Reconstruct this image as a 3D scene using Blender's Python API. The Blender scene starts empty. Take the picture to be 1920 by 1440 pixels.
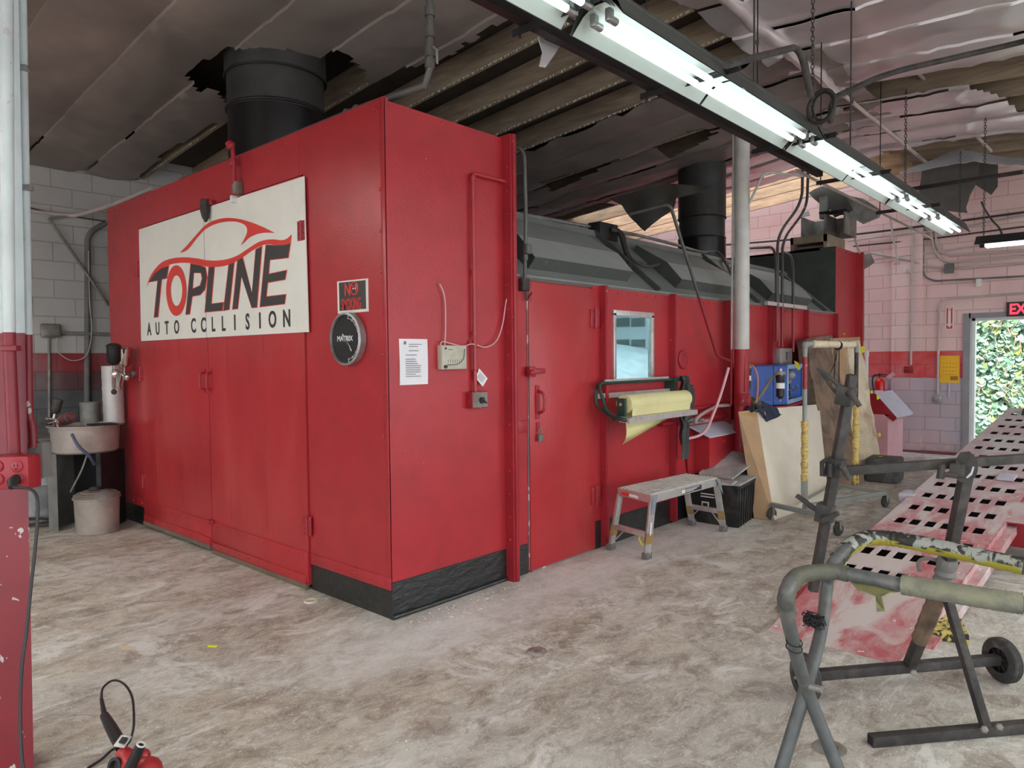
import bpy, bmesh, math, random
from mathutils import Vector, Matrix, noise
random.seed(7)
EXPO, SKY, TUBE, OFFT = 1.05, 1.9, 1.3, 21.0
V = Vector
# ---------------------------------------------------------------- camera
FPX = 1337.3
YAW, PIT, ROL = math.radians(42.193), math.radians(-2.076), math.radians(.544)
_f = V((math.cos(YAW)*math.cos(PIT), math.sin(YAW)*math.cos(PIT), math.sin(PIT)))
_r = V((math.sin(YAW), -math.cos(YAW), 0)); _d = _f.cross(_r)
CR = math.cos(ROL)*_r + math.sin(ROL)*_d
CD = -math.sin(ROL)*_r + math.cos(ROL)*_d
CAM = V((0, 0, 1.5))
scene = bpy.context.scene
cd = bpy.data.cameras.new('camera'); cam = bpy.data.objects.new('camera', cd)
scene.collection.objects.link(cam); scene.camera = cam
cd.sensor_width = 36; cd.lens = FPX/1920*36; cd.clip_start = .05; cd.clip_end = 200
cam.matrix_world = Matrix((
    (CR.x, -CD.x, -_f.x, CAM.x), (CR.y, -CD.y, -_f.y, CAM.y), (CR.z, -CD.z, -_f.z, CAM.z), (0, 0, 0, 1)))
# ---------------------------------------------------------------- light
scene.view_settings.view_transform = 'Standard'; scene.view_settings.look = 'None'
scene.view_settings.gamma = 1; scene.view_settings.use_curve_mapping = False
scene.view_settings.exposure = EXPO
w = bpy.data.worlds.new('sky'); scene.world = w; w.use_nodes = True
bg = w.node_tree.nodes['Background']; bg.inputs[0].default_value = (.80, .90, 1, 1); bg.inputs[1].default_value = SKY
sd = bpy.data.lights.new('sun', 'SUN'); sd.energy = 5; sd.angle = math.radians(2); sd.color = (1, .95, .85)
so = bpy.data.objects.new('sun', sd); scene.collection.objects.link(so)
so.rotation_euler = V((.42, .35, -1)).to_track_quat('-Z', 'Y').to_euler()
scene.cycles.max_bounces = 8; scene.cycles.diffuse_bounces = 5; scene.cycles.glossy_bounces = 4
scene.cycles.sample_clamp_indirect = 6

def ray(px, py):
    return CR*((px-960)/FPX) + CD*((py-720)/FPX) + _f
def K(px, py, X=None, Y=None, Z=None):
    d = ray(px, py)
    t = X/d.x if X is not None else (Y/d.y if Y is not None else (Z-1.5)/d.z)
    return CAM + d*t
def KX(px, py, x): return K(px, py, X=x)
def KY(px, py, y): return K(px, py, Y=y)
def KZ(px, py, z=0): return K(px, py, Z=z)

# ---------------------------------------------------------------- materials
def _nt(name):
    m = bpy.data.materials.new(name); m.use_nodes = True
    nt = m.node_tree; b = nt.nodes['Principled BSDF']
    return m, nt, b
def _pos(nt, world=True):
    if world: return nt.nodes.new('ShaderNodeNewGeometry').outputs['Position']
    return nt.nodes.new('ShaderNodeTexCoord').outputs['Object']
def _noise(nt, vec, sc, det=4, dist=0, rough=.55):
    n = nt.nodes.new('ShaderNodeTexNoise'); nt.links.new(vec, n.inputs['Vector'])
    n.inputs['Scale'].default_value = sc; n.inputs['Detail'].default_value = det
    n.inputs['Distortion'].default_value = dist; n.inputs['Roughness'].default_value = rough
    return n.outputs['Fac']
def _ramp(nt, fac, stops):
    r = nt.nodes.new('ShaderNodeValToRGB'); nt.links.new(fac, r.inputs[0])
    e = r.color_ramp.elements
    for i, (p, c) in enumerate(stops):
        if i > 1: e.new(p)
        e[i].position = p; e[i].color = (c, c, c, 1) if isinstance(c, (int, float)) else (*c, 1)
    return r.outputs[0]
def _mix(nt, fac, a, b, mode='MIX'):
    m = nt.nodes.new('ShaderNodeMix'); m.data_type = 'RGBA'; m.blend_type = mode
    for s, v in ((m.inputs[0], fac), (m.inputs[6], a), (m.inputs[7], b)):
        if isinstance(v, (int, float)): s.default_value = v
        elif isinstance(v, tuple): s.default_value = (*v, 1)
        else: nt.links.new(v, s)
    return m.outputs[2]
def _math(nt, op, a, b=0.0):
    m = nt.nodes.new('ShaderNodeMath'); m.operation = op
    for s, v in ((m.inputs[0], a), (m.inputs[1], b)):
        if isinstance(v, (int, float)): s.default_value = v
        else: nt.links.new(v, s)
    return m.outputs[0]
def _map(nt, vec, scale=(1, 1, 1), rot=(0, 0, 0), loc=(0, 0, 0)):
    m = nt.nodes.new('ShaderNodeMapping'); nt.links.new(vec, m.inputs[0])
    m.inputs['Scale'].default_value = scale; m.inputs['Rotation'].default_value = rot; m.inputs['Location'].default_value = loc
    return m.outputs[0]
def _bump(nt, b, h, s=.3, d=.01):
    n = nt.nodes.new('ShaderNodeBump'); nt.links.new(h, n.inputs['Height'])
    n.inputs['Strength'].default_value = s; n.inputs['Distance'].default_value = d
    nt.links.new(n.outputs[0], b.inputs['Normal'])
def mat(name, c, r=.5, metal=0, c2=None, ns=3, lo=.45, hi=.62, var=.12, bump=0, bs=40, stretch=(1, 1, 1), world=True, spec=.5, chips=None, cs=18, cl=.66):
    m, nt, b = _nt(name); p = _pos(nt, world); p = _map(nt, p, stretch)
    f = _noise(nt, p, ns*1.7, 6, .3)
    col = _mix(nt, _ramp(nt, f, [(.3, 0), (.7, 1)]), tuple(x*(1-var) for x in c), tuple(min(1, x*(1+var)) for x in c))
    if c2: col = _mix(nt, _ramp(nt, _noise(nt, p, ns, 8, .4, .62), [(lo, 0), (hi, 1)]), col, c2)
    if chips: col = _mix(nt, _ramp(nt, _noise(nt, p, cs, 3, .2), [(cl, 0), (cl+.02, 1)]), col, chips)
    nt.links.new(col, b.inputs['Base Color'])
    b.inputs['Roughness'].default_value = r; b.inputs['Metallic'].default_value = metal
    b.inputs['Specular IOR Level'].default_value = spec
    if bump: _bump(nt, b, _noise(nt, p, bs, 5), bump, .01)
    return m
def split_mat(name, low, high, z0, r=.45, chips=(.55, .55, .52), cl=.68, cs=14):
    m, nt, b = _nt(name); p = _pos(nt)
    s = nt.nodes.new('ShaderNodeSeparateXYZ'); nt.links.new(p, s.inputs[0])
    t = _math(nt, 'GREATER_THAN', s.outputs[2], z0)
    f = _ramp(nt, _noise(nt, p, 6, 6), [(.3, 0), (.7, 1)])
    lo = _mix(nt, f, tuple(x*.8 for x in low), low); hi = _mix(nt, f, tuple(x*.8 for x in high), high)
    col = _mix(nt, t, lo, hi)
    col = _mix(nt, _ramp(nt, _noise(nt, p, cs, 3, .3), [(cl, 0), (cl+.02, 1)]), col, chips)
    nt.links.new(col, b.inputs['Base Color']); b.inputs['Roughness'].default_value = r
    return m
def emit_mat(name, c, s):
    m, nt, b = _nt(name); b.inputs['Base Color'].default_value = (*c, 1)
    b.inputs['Emission Color'].default_value = (*c, 1); b.inputs['Emission Strength'].default_value = s
    return m
def block_mat(name, axis, bands, tint2, zoff=0.0, rough_patch=None):
    """painted concrete block courses; bands = [(z, colour), ...] from the floor up"""
    m, nt, b = _nt(name); p = _pos(nt)
    s = nt.nodes.new('ShaderNodeSeparateXYZ'); nt.links.new(p, s.inputs[0])
    cb = nt.nodes.new('ShaderNodeCombineXYZ')
    nt.links.new(s.outputs[0 if axis == 'X' else 1], cb.inputs[0])
    nt.links.new(_math(nt, 'ADD', s.outputs[2], zoff), cb.inputs[1])
    br = nt.nodes.new('ShaderNodeTexBrick'); nt.links.new(cb.outputs[0], br.inputs['Vector'])
    br.inputs['Scale'].default_value = 1; br.inputs['Brick Width'].default_value = .405; br.inputs['Row Height'].default_value = .2
    br.inputs['Mortar Size'].default_value = .006; br.inputs['Mortar Smooth'].default_value = .3
    br.inputs['Color1'].default_value = (1, 1, 1, 1); br.inputs['Color2'].default_value = (.93, .93, .93, 1); br.inputs['Mortar'].default_value = (.62, .6, .58, 1)
    z = _math(nt, 'ADD', s.outputs[2], _math(nt, 'MULTIPLY', _math(nt, 'SUBTRACT', _noise(nt, p, 9, 3), .5), .012))
    col = bands[0][1]
    for zz, c in bands[1:]:
        col = _mix(nt, _math(nt, 'GREATER_THAN', z, zz), col, c)
    col = _mix(nt, _ramp(nt, _noise(nt, p, 1.3, 6, .4), [(.38, 0), (.68, 1)]), col, _mix(nt, .5, col, tint2))
    if rough_patch: col = _mix(nt, _math(nt, 'MULTIPLY', _ramp(nt, _noise(nt, p, 11, 5, .5), [(.52, 0), (.6, 1)]), _math(nt, 'LESS_THAN', s.outputs[2], _math(nt, 'MULTIPLY', _noise(nt, p, 3, 3), .42))), col, rough_patch)
    col = _mix(nt, .85, col, br.outputs[0], 'MULTIPLY')
    nt.links.new(col, b.inputs['Base Color']); b.inputs['Roughness'].default_value = .75
    h = _math(nt, 'ADD', br.outputs[1], _math(nt, 'MULTIPLY', _noise(nt, p, 45, 5), -.5))
    n = nt.nodes.new('ShaderNodeBump'); nt.links.new(h, n.inputs['Height']); n.invert = True
    n.inputs['Strength'].default_value = .6; n.inputs['Distance'].default_value = .008
    nt.links.new(n.outputs[0], b.inputs['Normal'])
    return m

RED = (.40, .026, .034)
M = {}
M['red'] = mat('red_booth_paint', RED, .34, var=.1, bump=.12, bs=60, chips=(.5, .3, .3), cs=22, cl=.765)
M['red_front'] = mat('red_door_paint', (.41, .027, .033), .3, var=.13, c2=(.47, .06, .055), ns=2.2, lo=.5, hi=.8, bump=.12, bs=60, stretch=(1, 1, .35), chips=(.5, .28, .28), cs=26, cl=.765)
M['red_dark'] = mat('red_flange_paint', (.34, .02, .03), .4, chips=(.35, .3, .3), cs=30, cl=.72)
M['red_col'] = mat('red_fitting_paint', (.29, .013, .022), .4, chips=(.5, .45, .42), cs=24, cl=.67)
M['rubber'] = mat('black_skirt_coating', (.012, .015, .014), .38, c2=(.11, .115, .11), ns=9, lo=.60, hi=.85, bump=1.0, bs=14, stretch=(1, 1, 2.2), spec=.8)  # grey patches paint glossy highlights onto the black
M['hip'] = mat('grey_hip_paint', (.19, .205, .19), .42, var=.1, c2=(.28, .28, .26), ns=1.6, lo=.6, hi=.8, bump=.1)
M['hip_lip_shade'] = mat('shaded_grey_lip', (.085, .095, .085), .45, c2=(.2, .2, .19), ns=12, lo=.62, hi=.75)  # darker grey paints the shade on the down-facing lip
M['hip_top_lit'] = mat('lit_grey_lamp_top', (.27, .285, .265), .5, var=.08)  # paler grey paints the light on the housing tops
M['hip_dark'] = mat('dark_grey_sheet_paint', (.055, .062, .055), .5, var=.2)
M['darksteel'] = mat('dark_steel', (.02, .02, .021), .5, metal=.1, var=.3, bump=.2, spec=.3)
M['flue'] = mat('sooty_flue_metal', (.045, .045, .043), .5, metal=.2, var=.3, bump=.2)
M['flue_black'] = mat('black_flue_coating', (.004, .004, .006), .3, var=.2)
M['galv_dull'] = mat('dull_spiral_duct', (.50, .49, .47), .55, metal=.3, var=.12)
M['galv'] = mat('galvanised_steel', (.42, .43, .43), .42, metal=.75, var=.2, c2=(.3, .3, .29), ns=5)
M['galv_old'] = mat('dull_zinc', (.30, .30, .28), .6, metal=.35, var=.25, c2=(.2, .17, .14), ns=4)
M['alu'] = mat('brushed_aluminium', (.62, .62, .60), .38, metal=.7, var=.1, c2=(.42, .38, .36), ns=9, lo=.55, hi=.75)
M['chrome'] = mat('polished_chrome', (.8, .78, .74), .14, metal=1, var=.05)
M['wood'] = mat('old_joist_wood', (.33, .25, .175), .85, var=.25, c2=(.19, .135, .09), ns=2.4, lo=.5, hi=.75, bump=.5, bs=18, stretch=(5, .7, 5))
M['wood_lit'] = mat('lit_joist_wood', (.55, .36, .22), .8, var=.3, bump=.3, bs=18, stretch=(5, .7, 5))  # paler joist wood, the bright daylight by the far wall put into the colour
M['deck'] = mat('roof_deck_boards', (.06, .045, .035), .9, var=.3)
M['foil_dirty'] = mat('dusty_foil_insulation', (.33, .275, .25), .5, metal=.25, var=.12, c2=(.22, .18, .165), ns=.8, lo=.4, hi=.7, bump=.3, bs=5)
M['foil'] = mat('silver_foil_insulation', (.80, .77, .78), .36, metal=.75, var=.08, c2=(.62, .57, .58), ns=.9, lo=.45, hi=.75, bump=.35, bs=5, stretch=(1, .6, 1))
M['foil_back'] = mat('grey_foil_backing', (.10, .095, .085), .75, var=.15)
M['white'] = mat('white_enamel', (.74, .75, .73), .4, var=.05)
M['sign_white'] = mat('off_white_vinyl', (.76, .74, .67), .42, var=.03, c2=(.66, .64, .57), ns=3, lo=.6, hi=.85, bump=.15, bs=7)
M['sign_red'] = mat('sign_red_vinyl', (.68, .045, .035), .4, var=.03)
M['sign_black'] = mat('sign_charcoal_vinyl', (.045, .045, .045), .4, var=.05)
M['black'] = mat('black_plastic', (.014, .014, .015), .45, var=.2)
M['blackmatt'] = mat('black_powder', (.01, .01, .011), .8)
M['paper'] = mat('white_paper', (.80, .80, .82), .7, var=.03)
M['ink'] = mat('grey_ink', (.16, .16, .17), .8)
M['mask'] = mat('yellow_masking_paper', (.72, .68, .34), .6, var=.06, c2=(.62, .56, .28), ns=2, lo=.55, hi=.8)
M['tape'] = mat('yellow_masking_tape', (.62, .46, .13), .6, var=.3, c2=(.30, .22, .10), ns=14, lo=.5, hi=.65, bump=.7, bs=30, stretch=(1, 1, 2.5))
M['greenmet'] = mat('dark_green_enamel', (.015, .05, .035), .35)
M['card'] = mat('brown_cardboard', (.40, .26, .145), .8, var=.1, c2=(.30, .19, .10), ns=3, lo=.5, hi=.75, bump=.15)
M['card_dirty'] = mat('stained_cardboard', (.20, .135, .09), .85, var=.3, c2=(.075, .05, .04), ns=3.5, lo=.48, hi=.66, bump=.5, bs=16)
M['card_pale'] = mat('dusty_pale_cardboard', (.66, .57, .41), .85, var=.12, c2=(.38, .27, .16), ns=3, lo=.52, hi=.7, bump=.2)
M['panelwhite'] = mat('overspray_white_board', (.66, .61, .50), .6, var=.07, c2=(.55, .53, .47), ns=1.6, lo=.5, hi=.75)
M['blue'] = mat('blue_machine_paint', (.012, .075, .33), .36, var=.08)
M['bluelt'] = mat('pale_blue_trim', (.22, .34, .55), .4)
M['denim'] = mat('navy_cloth', (.03, .035, .07), .9, var=.3, bump=.6, bs=60)
M['steelgrey'] = mat('grey_primer_steel', (.085, .092, .09), .42, var=.25, c2=(.17, .165, .15), ns=8, lo=.52, hi=.75, bump=.15)
M['stand'] = mat('oversprayed_black_steel', (.048, .045, .042), .6, var=.3, c2=(.10, .085, .075), ns=10, lo=.5, hi=.78, bump=.3, spec=.25)
M['rackgrey'] = mat('grey_rack_paint', (.27, .29, .27), .5, var=.12)
M['wheel'] = mat('grey_rubber_tyre', (.045, .045, .042), .75, var=.3, c2=(.15, .145, .13), ns=12, lo=.5, hi=.7)
M['ramp'] = None
M['pink'] = mat('pink_overspray_paint', (.66, .38, .42), .5, var=.1)
M['lid'] = mat('pale_dusty_lid', (.50, .50, .58), .5, var=.08)
M['crate'] = mat('black_tote_plastic', (.018, .018, .018), .5, var=.4, c2=(.07, .07, .065), ns=6, lo=.5, hi=.75)
M['cratelid'] = mat('dusty_tote_lid', (.42, .42, .40), .7, var=.15, c2=(.30, .30, .29), ns=4)
M['solvent'] = mat('dusty_steel_pot', (.38, .33, .29), .55, metal=.25, var=.12, c2=(.24, .21, .18), ns=5, lo=.5, hi=.75)
M['yellow'] = mat('yellow_plastic', (.85, .48, .02), .5, var=.05)
M['lemon'] = mat('lemon_tape', (.80, .78, .05), .5)
M['grime'] = mat('grimy_grey_paint', (.16, .155, .145), .7, var=.3)
M['exred'] = mat('extinguisher_red', (.62, .012, .012), .3)
M['tube'] = emit_mat('lit_tube', (.93, .98, 1), TUBE); M['tube_bright'] = emit_mat('lit_tube_boosted', (1, .97, .92), OFFT)  # tubes of the added unseen rows are boosted to light the room
M['reflector'] = mat('white_reflector_enamel', (.48, .56, .52), .35, var=.04)
M['chain'] = mat('dark_chain_steel', (.06, .055, .05), .5, metal=.4)
M['oldconduit'] = mat('painted_pale_conduit', (.50, .42, .39), .55, var=.12)
M['conduit'] = mat('grey_conduit', (.115, .115, .105), .55, metal=.3, var=.2)
M['glowglass'] = None
M['pipewhite'] = split_mat('column_paint', (.40, .02, .03), (.62, .61, .57), 1.566, chips=(.45, .42, .38), cl=.70)
M['pipeleft'] = split_mat('near_column_paint', (.21, .011, .02), (.52, .58, .58), 1.61, chips=(.42, .40, .38), cl=.665, cs=16)

# floor: dusty, stained concrete
def floor_mat():
    m, nt, b = _nt('dusty_concrete'); p = _pos(nt)
    s = nt.nodes.new('ShaderNodeSeparateXYZ'); nt.links.new(p, s.inputs[0])
    st = _map(nt, p, (1, 2.0, 1), (0, 0, .5))
    base = _mix(nt, _ramp(nt, _noise(nt, st, 1.5, 8, .7, .62), [(.36, 0), (.64, 1)]), (.53, .475, .385), (.30, .25, .195))
    # pale sanding dust
    d = _ramp(nt, _noise(nt, _map(nt, p, (1, 1.7, 1), (0, 0, .9), (3.3, 1, 0)), .75, 9, 1.1, .66), [(.46, 0), (.62, 1)])
    base = _mix(nt, _math(nt, 'MULTIPLY', d, .85), base, (.62, .62, .58))
    # greyer traffic lane on the right
    lane = _ramp(nt, _math(nt, 'ADD', s.outputs[1], _math(nt, 'MULTIPLY', _noise(nt, p, 1.1, 5), 1.2)), [(.0, 1), (1.0, 0)])
    lane = _ramp(nt, _math(nt, 'MULTIPLY', _math(nt, 'ADD', s.outputs[1], _math(nt, 'MULTIPLY', _noise(nt, p, 1.1, 5), 1.2)), .3), [(.55, 1), (.85, 0)])
    base = _mix(nt, _math(nt, 'MULTIPLY', lane, .62), base, (.46, .465, .435))
    # streaks, grit and specks
    fine = _noise(nt, _map(nt, p, (5, 18, 1), (0, 0, .75)), 4, 8, 1.2, .75)
    base = _mix(nt, _math(nt, 'MULTIPLY', _ramp(nt, fine, [(.46, 0), (.62, 1)]), .42), base, (.68, .66, .63))
    fine2 = _noise(nt, _map(nt, p, (9, 20, 1), (0, 0, .3)), 5, 8, .8, .8)
    base = _mix(nt, _math(nt, 'MULTIPLY', _ramp(nt, fine2, [(.55, 0), (.7, 1)]), .45), base, (.20, .165, .14))
    g1 = _noise(nt, _map(nt, p, (1, 1.6, 1), (0, 0, .7)), 9, 12, .9, .82)
    base = _mix(nt, _math(nt, 'MULTIPLY', _ramp(nt, g1, [(.47, 0), (.60, 1)]), .60), base, (.73, .71, .645))
    g2 = _noise(nt, _map(nt, p, (1, 1.4, 1), (0, 0, .4), (7, 3, 0)), 5, 12, .7, .8)
    base = _mix(nt, _math(nt, 'MULTIPLY', _ramp(nt, g2, [(.47, 0), (.62, 1)]), .72), base, (.215, .155, .12))
    w1 = _noise(nt, _map(nt, p, (1, 1.3, 1), (0, 0, .8), (2, 9, 0)), 1.6, 12, 1.3, .78)
    base = _mix(nt, _math(nt, 'MULTIPLY', _ramp(nt, w1, [(.54, 0), (.62, 1)]), .8), base, (.76, .77, .74))
    # swept dust band along the booth foot
    dy = _math(nt, 'ABSOLUTE', _math(nt, 'SUBTRACT', s.outputs[1], 2.95))
    band = _math(nt, 'MULTIPLY', _ramp(nt, _math(nt, 'ADD', dy, _math(nt, 'MULTIPLY', _noise(nt, p, 2.2, 6), .55)), [(.35, 1), (.72, 0)]), _ramp(nt, _math(nt, 'MULTIPLY', _math(nt, 'ADD', s.outputs[0], _noise(nt, p, 2, 4)), .2), [(.44, 0), (.56, 1)]))
    bf = _ramp(nt, _noise(nt, _map(nt, p, (1, 1.5, 1)), 7, 10, .8, .8), [(.38, .45), (.60, 1)])
    base = _mix(nt, _math(nt, 'MULTIPLY', band, bf), base, (.74, .745, .735))
    sp = _noise(nt, p, 95, 2)
    base = _mix(nt, _ramp(nt, sp, [(.66, 0), (.69, 1)]), base, (.86, .85, .82))
    sp2 = _noise(nt, p, 38, 2, .4)
    base = _mix(nt, _ramp(nt, sp2, [(.72, 0), (.745, 1)]), base, (.80, .79, .76))
    nt.links.new(base, b.inputs['Base Color'])
    nt.links.new(_ramp(nt, _noise(nt, p, .6, 5), [(.35, .62), (.65, .8)]), b.inputs['Roughness'])
    b.inputs['Specular IOR Level'].default_value = .3
    _bump(nt, b, _noise(nt, p, 60, 6), .35, .006)
    return m
def ramp_mat():
    m, nt, b = _nt('worn_red_ramp_steel'); p = _pos(nt)
    st = _map(nt, p, (1, 2.2, 1), (0, 0, .3))
    f = _ramp(nt, _noise(nt, st, 1.5, 9, .8, .62), [(.44, 0), (.56, 1)])
    c = _mix(nt, f, (.46, .10, .12), (.60, .52, .50))
    c = _mix(nt, _math(nt, 'MULTIPLY', _ramp(nt, _noise(nt, st, 6, 8, .5, .7), [(.40, 0), (.66, 1)]), .55), c, (.60, .55, .54))
    s = nt.nodes.new('ShaderNodeSeparateXYZ'); nt.links.new(p, s.inputs[0])
    far = _ramp(nt, _math(nt, 'ADD', _math(nt, 'MULTIPLY', s.outputs[0], .1), _math(nt, 'MULTIPLY', _noise(nt, p, 1.5, 4), .3)), [(.72, 0), (.92, 1)])
    c = _mix(nt, _math(nt, 'MULTIPLY', far, .6), c, (.52, .50, .53))
    c = _mix(nt, _ramp(nt, _noise(nt, p, 16, 3, .5), [(.69, 0), (.71, 1)]), c, (.80, .78, .76))
    nt.links.new(c, b.inputs['Base Color']); b.inputs['Roughness'].default_value = .5
    return m
def glass_mat():
    m, nt, b = _nt('window_glass')
    b.inputs['Base Color'].default_value = (.75, .9, .92, 1); b.inputs['Roughness'].default_value = .04
    b.inputs['Transmission Weight'].default_value = 1; b.inputs['IOR'].default_value = 1.1
    return m
M['floor'] = floor_mat(); M['ramp'] = ramp_mat(); M['glass'] = glass_mat()
PINK = (.82, .615, .57)
M['wall_far'] = block_mat('far_wall_block_paint', 'Y', [(0, (.46, .43, .47)), (1.145, (.66, .02, .02)), (1.545, PINK)], (.78, .44, .45), zoff=.055, rough_patch=(.68, .45, .42))
M['wall_left'] = block_mat('left_wall_block_paint', 'X', [(0, (.085, .085, .09)), (1.19, (.13, .055, .06)), (1.39, (.30, .035, .045)), (1.60, (.50, .485, .46))], (.36, .34, .33), zoff=.0)

# ---------------------------------------------------------------- mesh builder
def _frame(t):
    t = t.normalized(); u = V((0, 0, 1)) if abs(t.z) < .95 else V((1, 0, 0))
    a = t.cross(u).normalized(); return a, t.cross(a).normalized()
def fillet(pts, r, n=6):
    pts = [V(p) for p in pts]; out = [pts[0]]
    for i in range(1, len(pts)-1):
        a, b, c = pts[i-1], pts[i], pts[i+1]
        u = (a-b); w_ = (c-b); k = min(r, u.length*.49, w_.length*.49)
        p, q = b+u.normalized()*k, b+w_.normalized()*k
        for j in range(n+1):
            t = j/n; out.append(p.lerp(b, t).lerp(b.lerp(q, t), t))
    out.append(pts[-1]); return out
def smooth(pts, n=6):
    P = [V(p) for p in pts]; P = [P[0]*2-P[1]] + P + [P[-1]*2-P[-2]]; out = []
    for i in range(1, len(P)-2):
        for j in range(n):
            t = j/n; a, b, c, d = P[i-1:i+3]
            out.append(.5*((2*b)+(c-a)*t+(2*a-5*b+4*c-d)*t*t+(3*b-a-3*c+d)*t**3))
    out.append(P[-2]); return out
class MB:
    def __init__(s): s.v = []; s.f = []; s.m = []
    def add(s, vs, fs, m=0):
        o = len(s.v); s.v += [tuple(x) for x in vs]
        s.f += [tuple(i+o for i in f) for f in fs]; s.m += [m]*len(fs); return s
    def box(s, c, sz, rot=None, bev=0, m=0):
        c = V(c); R = rot.to_3x3() if rot is not None else Matrix.Identity(3)
        if bev:
            bm = bmesh.new(); bmesh.ops.create_cube(bm, size=1)
            for v in bm.verts: v.co = V((v.co.x*sz[0], v.co.y*sz[1], v.co.z*sz[2]))
            bmesh.ops.bevel(bm, geom=bm.edges[:], offset=bev, segments=2, profile=.5, affect='EDGES')
            bm.verts.index_update()
            s.add([c+R@v.co for v in bm.verts], [[v.index for v in f.verts] for f in bm.faces], m); bm.free(); return s
        h = [V((x*sz[0]/2, y*sz[1]/2, z*sz[2]/2)) for x in (-1, 1) for y in (-1, 1) for z in (-1, 1)]
        return s.add([c+R@p for p in h], [(0, 1, 3, 2), (4, 6, 7, 5), (0, 4, 5, 1), (2, 3, 7, 6), (0, 2, 6, 4), (1, 5, 7, 3)], m)
    def bb(s, a, b, bev=0, m=0):
        a, b = V(a), V(b); return s.box((a+b)/2, [abs(x) for x in (b-a)], None, bev, m)
    def bar(s, a, b, w_, h, up=(0, 0, 1), bev=0, m=0):
        a, b = V(a), V(b); d = b-a; x = d.normalized(); y = V(up).cross(x)
        if y.length < 1e-4: y = V((1, 0, 0)).cross(x)
        y.normalize(); z = x.cross(y)
        R = Matrix((x, y, z)).transposed()
        return s.box((a+b)/2, (d.length, w_, h), R, bev, m)
    def tube(s, pts, r, seg=10, m=0, closed=False):
        pts = [V(p) for p in pts]; n = len(pts); rs = r if isinstance(r, (list, tuple)) else [r]*n
        vs = []; a = None
        for i, p in enumerate(pts):
            if closed: t = pts[(i+1) % n]-pts[i-1]
            else: t = pts[min(i+1, n-1)]-pts[max(i-1, 0)]
            t.normalize()
            if a is None: a, b = _frame(t)
            else:
                a = (a-t*a.dot(t)); a.normalize(); b = t.cross(a)
            for k in range(seg):
                g = 2*math.pi*k/seg; vs.append(p+(a*math.cos(g)+b*math.sin(g))*rs[i])
        fs = []
        for i in range(n if closed else n-1):
            j = (i+1) % n
            for k in range(seg):
                l = (k+1) % seg; fs.append((i*seg+k, i*seg+l, j*seg+l, j*seg+k))
        if not closed: fs += [tuple(range(seg-1, -1, -1)), tuple(range((n-1)*seg, n*seg))]
        return s.add(vs, fs, m)
    def cyl(s, a, b, r, seg=20, m=0): return s.tube([a, b], r, seg, m)
    def lathe(s, base, prof, axis=(0, 0, 1), seg=28, m=0, cap=True):
        base = V(base); t = V(axis).normalized(); a, b = _frame(t); vs = []
        for r, h in prof:
            for k in range(seg):
                g = 2*math.pi*k/seg; vs.append(base+t*h+(a*math.cos(g)+b*math.sin(g))*max(r, 1e-4))
        fs = [(i*seg+k, i*seg+(k+1) % seg, (i+1)*seg+(k+1) % seg, (i+1)*seg+k) for i in range(len(prof)-1) for k in range(seg)]
        if cap: fs += [tuple(range(seg-1, -1, -1)), tuple(range((len(prof)-1)*seg, len(prof)*seg))]
        return s.add(vs, fs, m)
    def ball(s, c, r, m=0, sc=(1, 1, 1), seg=12, rg=8):
        c = V(c); vs = []; 
        for i in range(rg+1):
            th = math.pi*i/rg
            for k in range(seg):
                g = 2*math.pi*k/seg; q = V((math.sin(th)*math.cos(g)*sc[0], math.sin(th)*math.sin(g)*sc[1], math.cos(th)*sc[2]))
                vs.append(c+q*r)
        fs = [(i*seg+k, (i+1)*seg+k, (i+1)*seg+(k+1) % seg, i*seg+(k+1) % seg) for i in range(rg) for k in range(seg)]
        return s.add(vs, fs, m)
    def ring(s, c, axis, R, r, seg=32, m=0, sc=1):
        a, b = _frame(V(axis)); c = V(c)
        return s.tube([c+(a*math.cos(2*math.pi*k/seg)+b*math.sin(2*math.pi*k/seg))*R for k in range(seg)], r, 8, m, closed=True)
    def prism(s, poly, vec, m=0):
        poly = [V(p) for p in poly]; n = len(poly); vec = V(vec)
        vs = poly+[p+vec for p in poly]
        fs = [(i, (i+1) % n, n+(i+1) % n, n+i) for i in range(n)]
        from mathutils.geometry import tessellate_polygon
        for t in tessellate_polygon([poly]):
            fs.append(tuple(t)[::-1]); fs.append(tuple(n+i for i in t))
        return s.add(vs, fs, m)
    def grid(s, fn, nu, nv, thick=None, m=0, skip=None):
        vs = [V(fn(i/nu, j/nv)) for i in range(nu+1) for j in range(nv+1)]
        fs = []
        for i in range(nu):
            for j in range(nv):
                if skip and skip((i+.5)/nu, (j+.5)/nv): continue
                k = i*(nv+1)+j; fs.append((k, k+nv+1, k+nv+2, k+1))
        if thick is None: return s.add(vs, fs, m)
        th = V(thick); n = len(vs); ed = {}
        for f in fs:
            for a, b in zip(f, f[1:]+f[:1]):
                if (b, a) in ed: del ed[(b, a)]
                else: ed[(a, b)] = 1
        fs2 = fs+[tuple(x+n for x in f[::-1]) for f in fs]+[(b, a, a+n, b+n) for a, b in ed]
        return s.add(vs+[v+th for v in vs], fs2, m)
    def rivets(s, pts, nrm, r=.009, m=0):
        nrm = V(nrm).normalized(); a, b = _frame(nrm); r *= 1.25
        for p in pts:
            p = V(p); vs = [p+(a*math.cos(k*math.pi/3)+b*math.sin(k*math.pi/3))*r for k in range(6)]
            vs += [p+nrm*r*.45+(a*math.cos(k*math.pi/3)+b*math.sin(k*math.pi/3))*r*.7 for k in range(6)]+[p+nrm*r*.7]
            s.add(vs, [(k, (k+1) % 6, 6+(k+1) % 6, 6+k) for k in range(6)]+[(6+k, 6+(k+1) % 6, 12) for k in range(6)], m)
        return s
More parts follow.
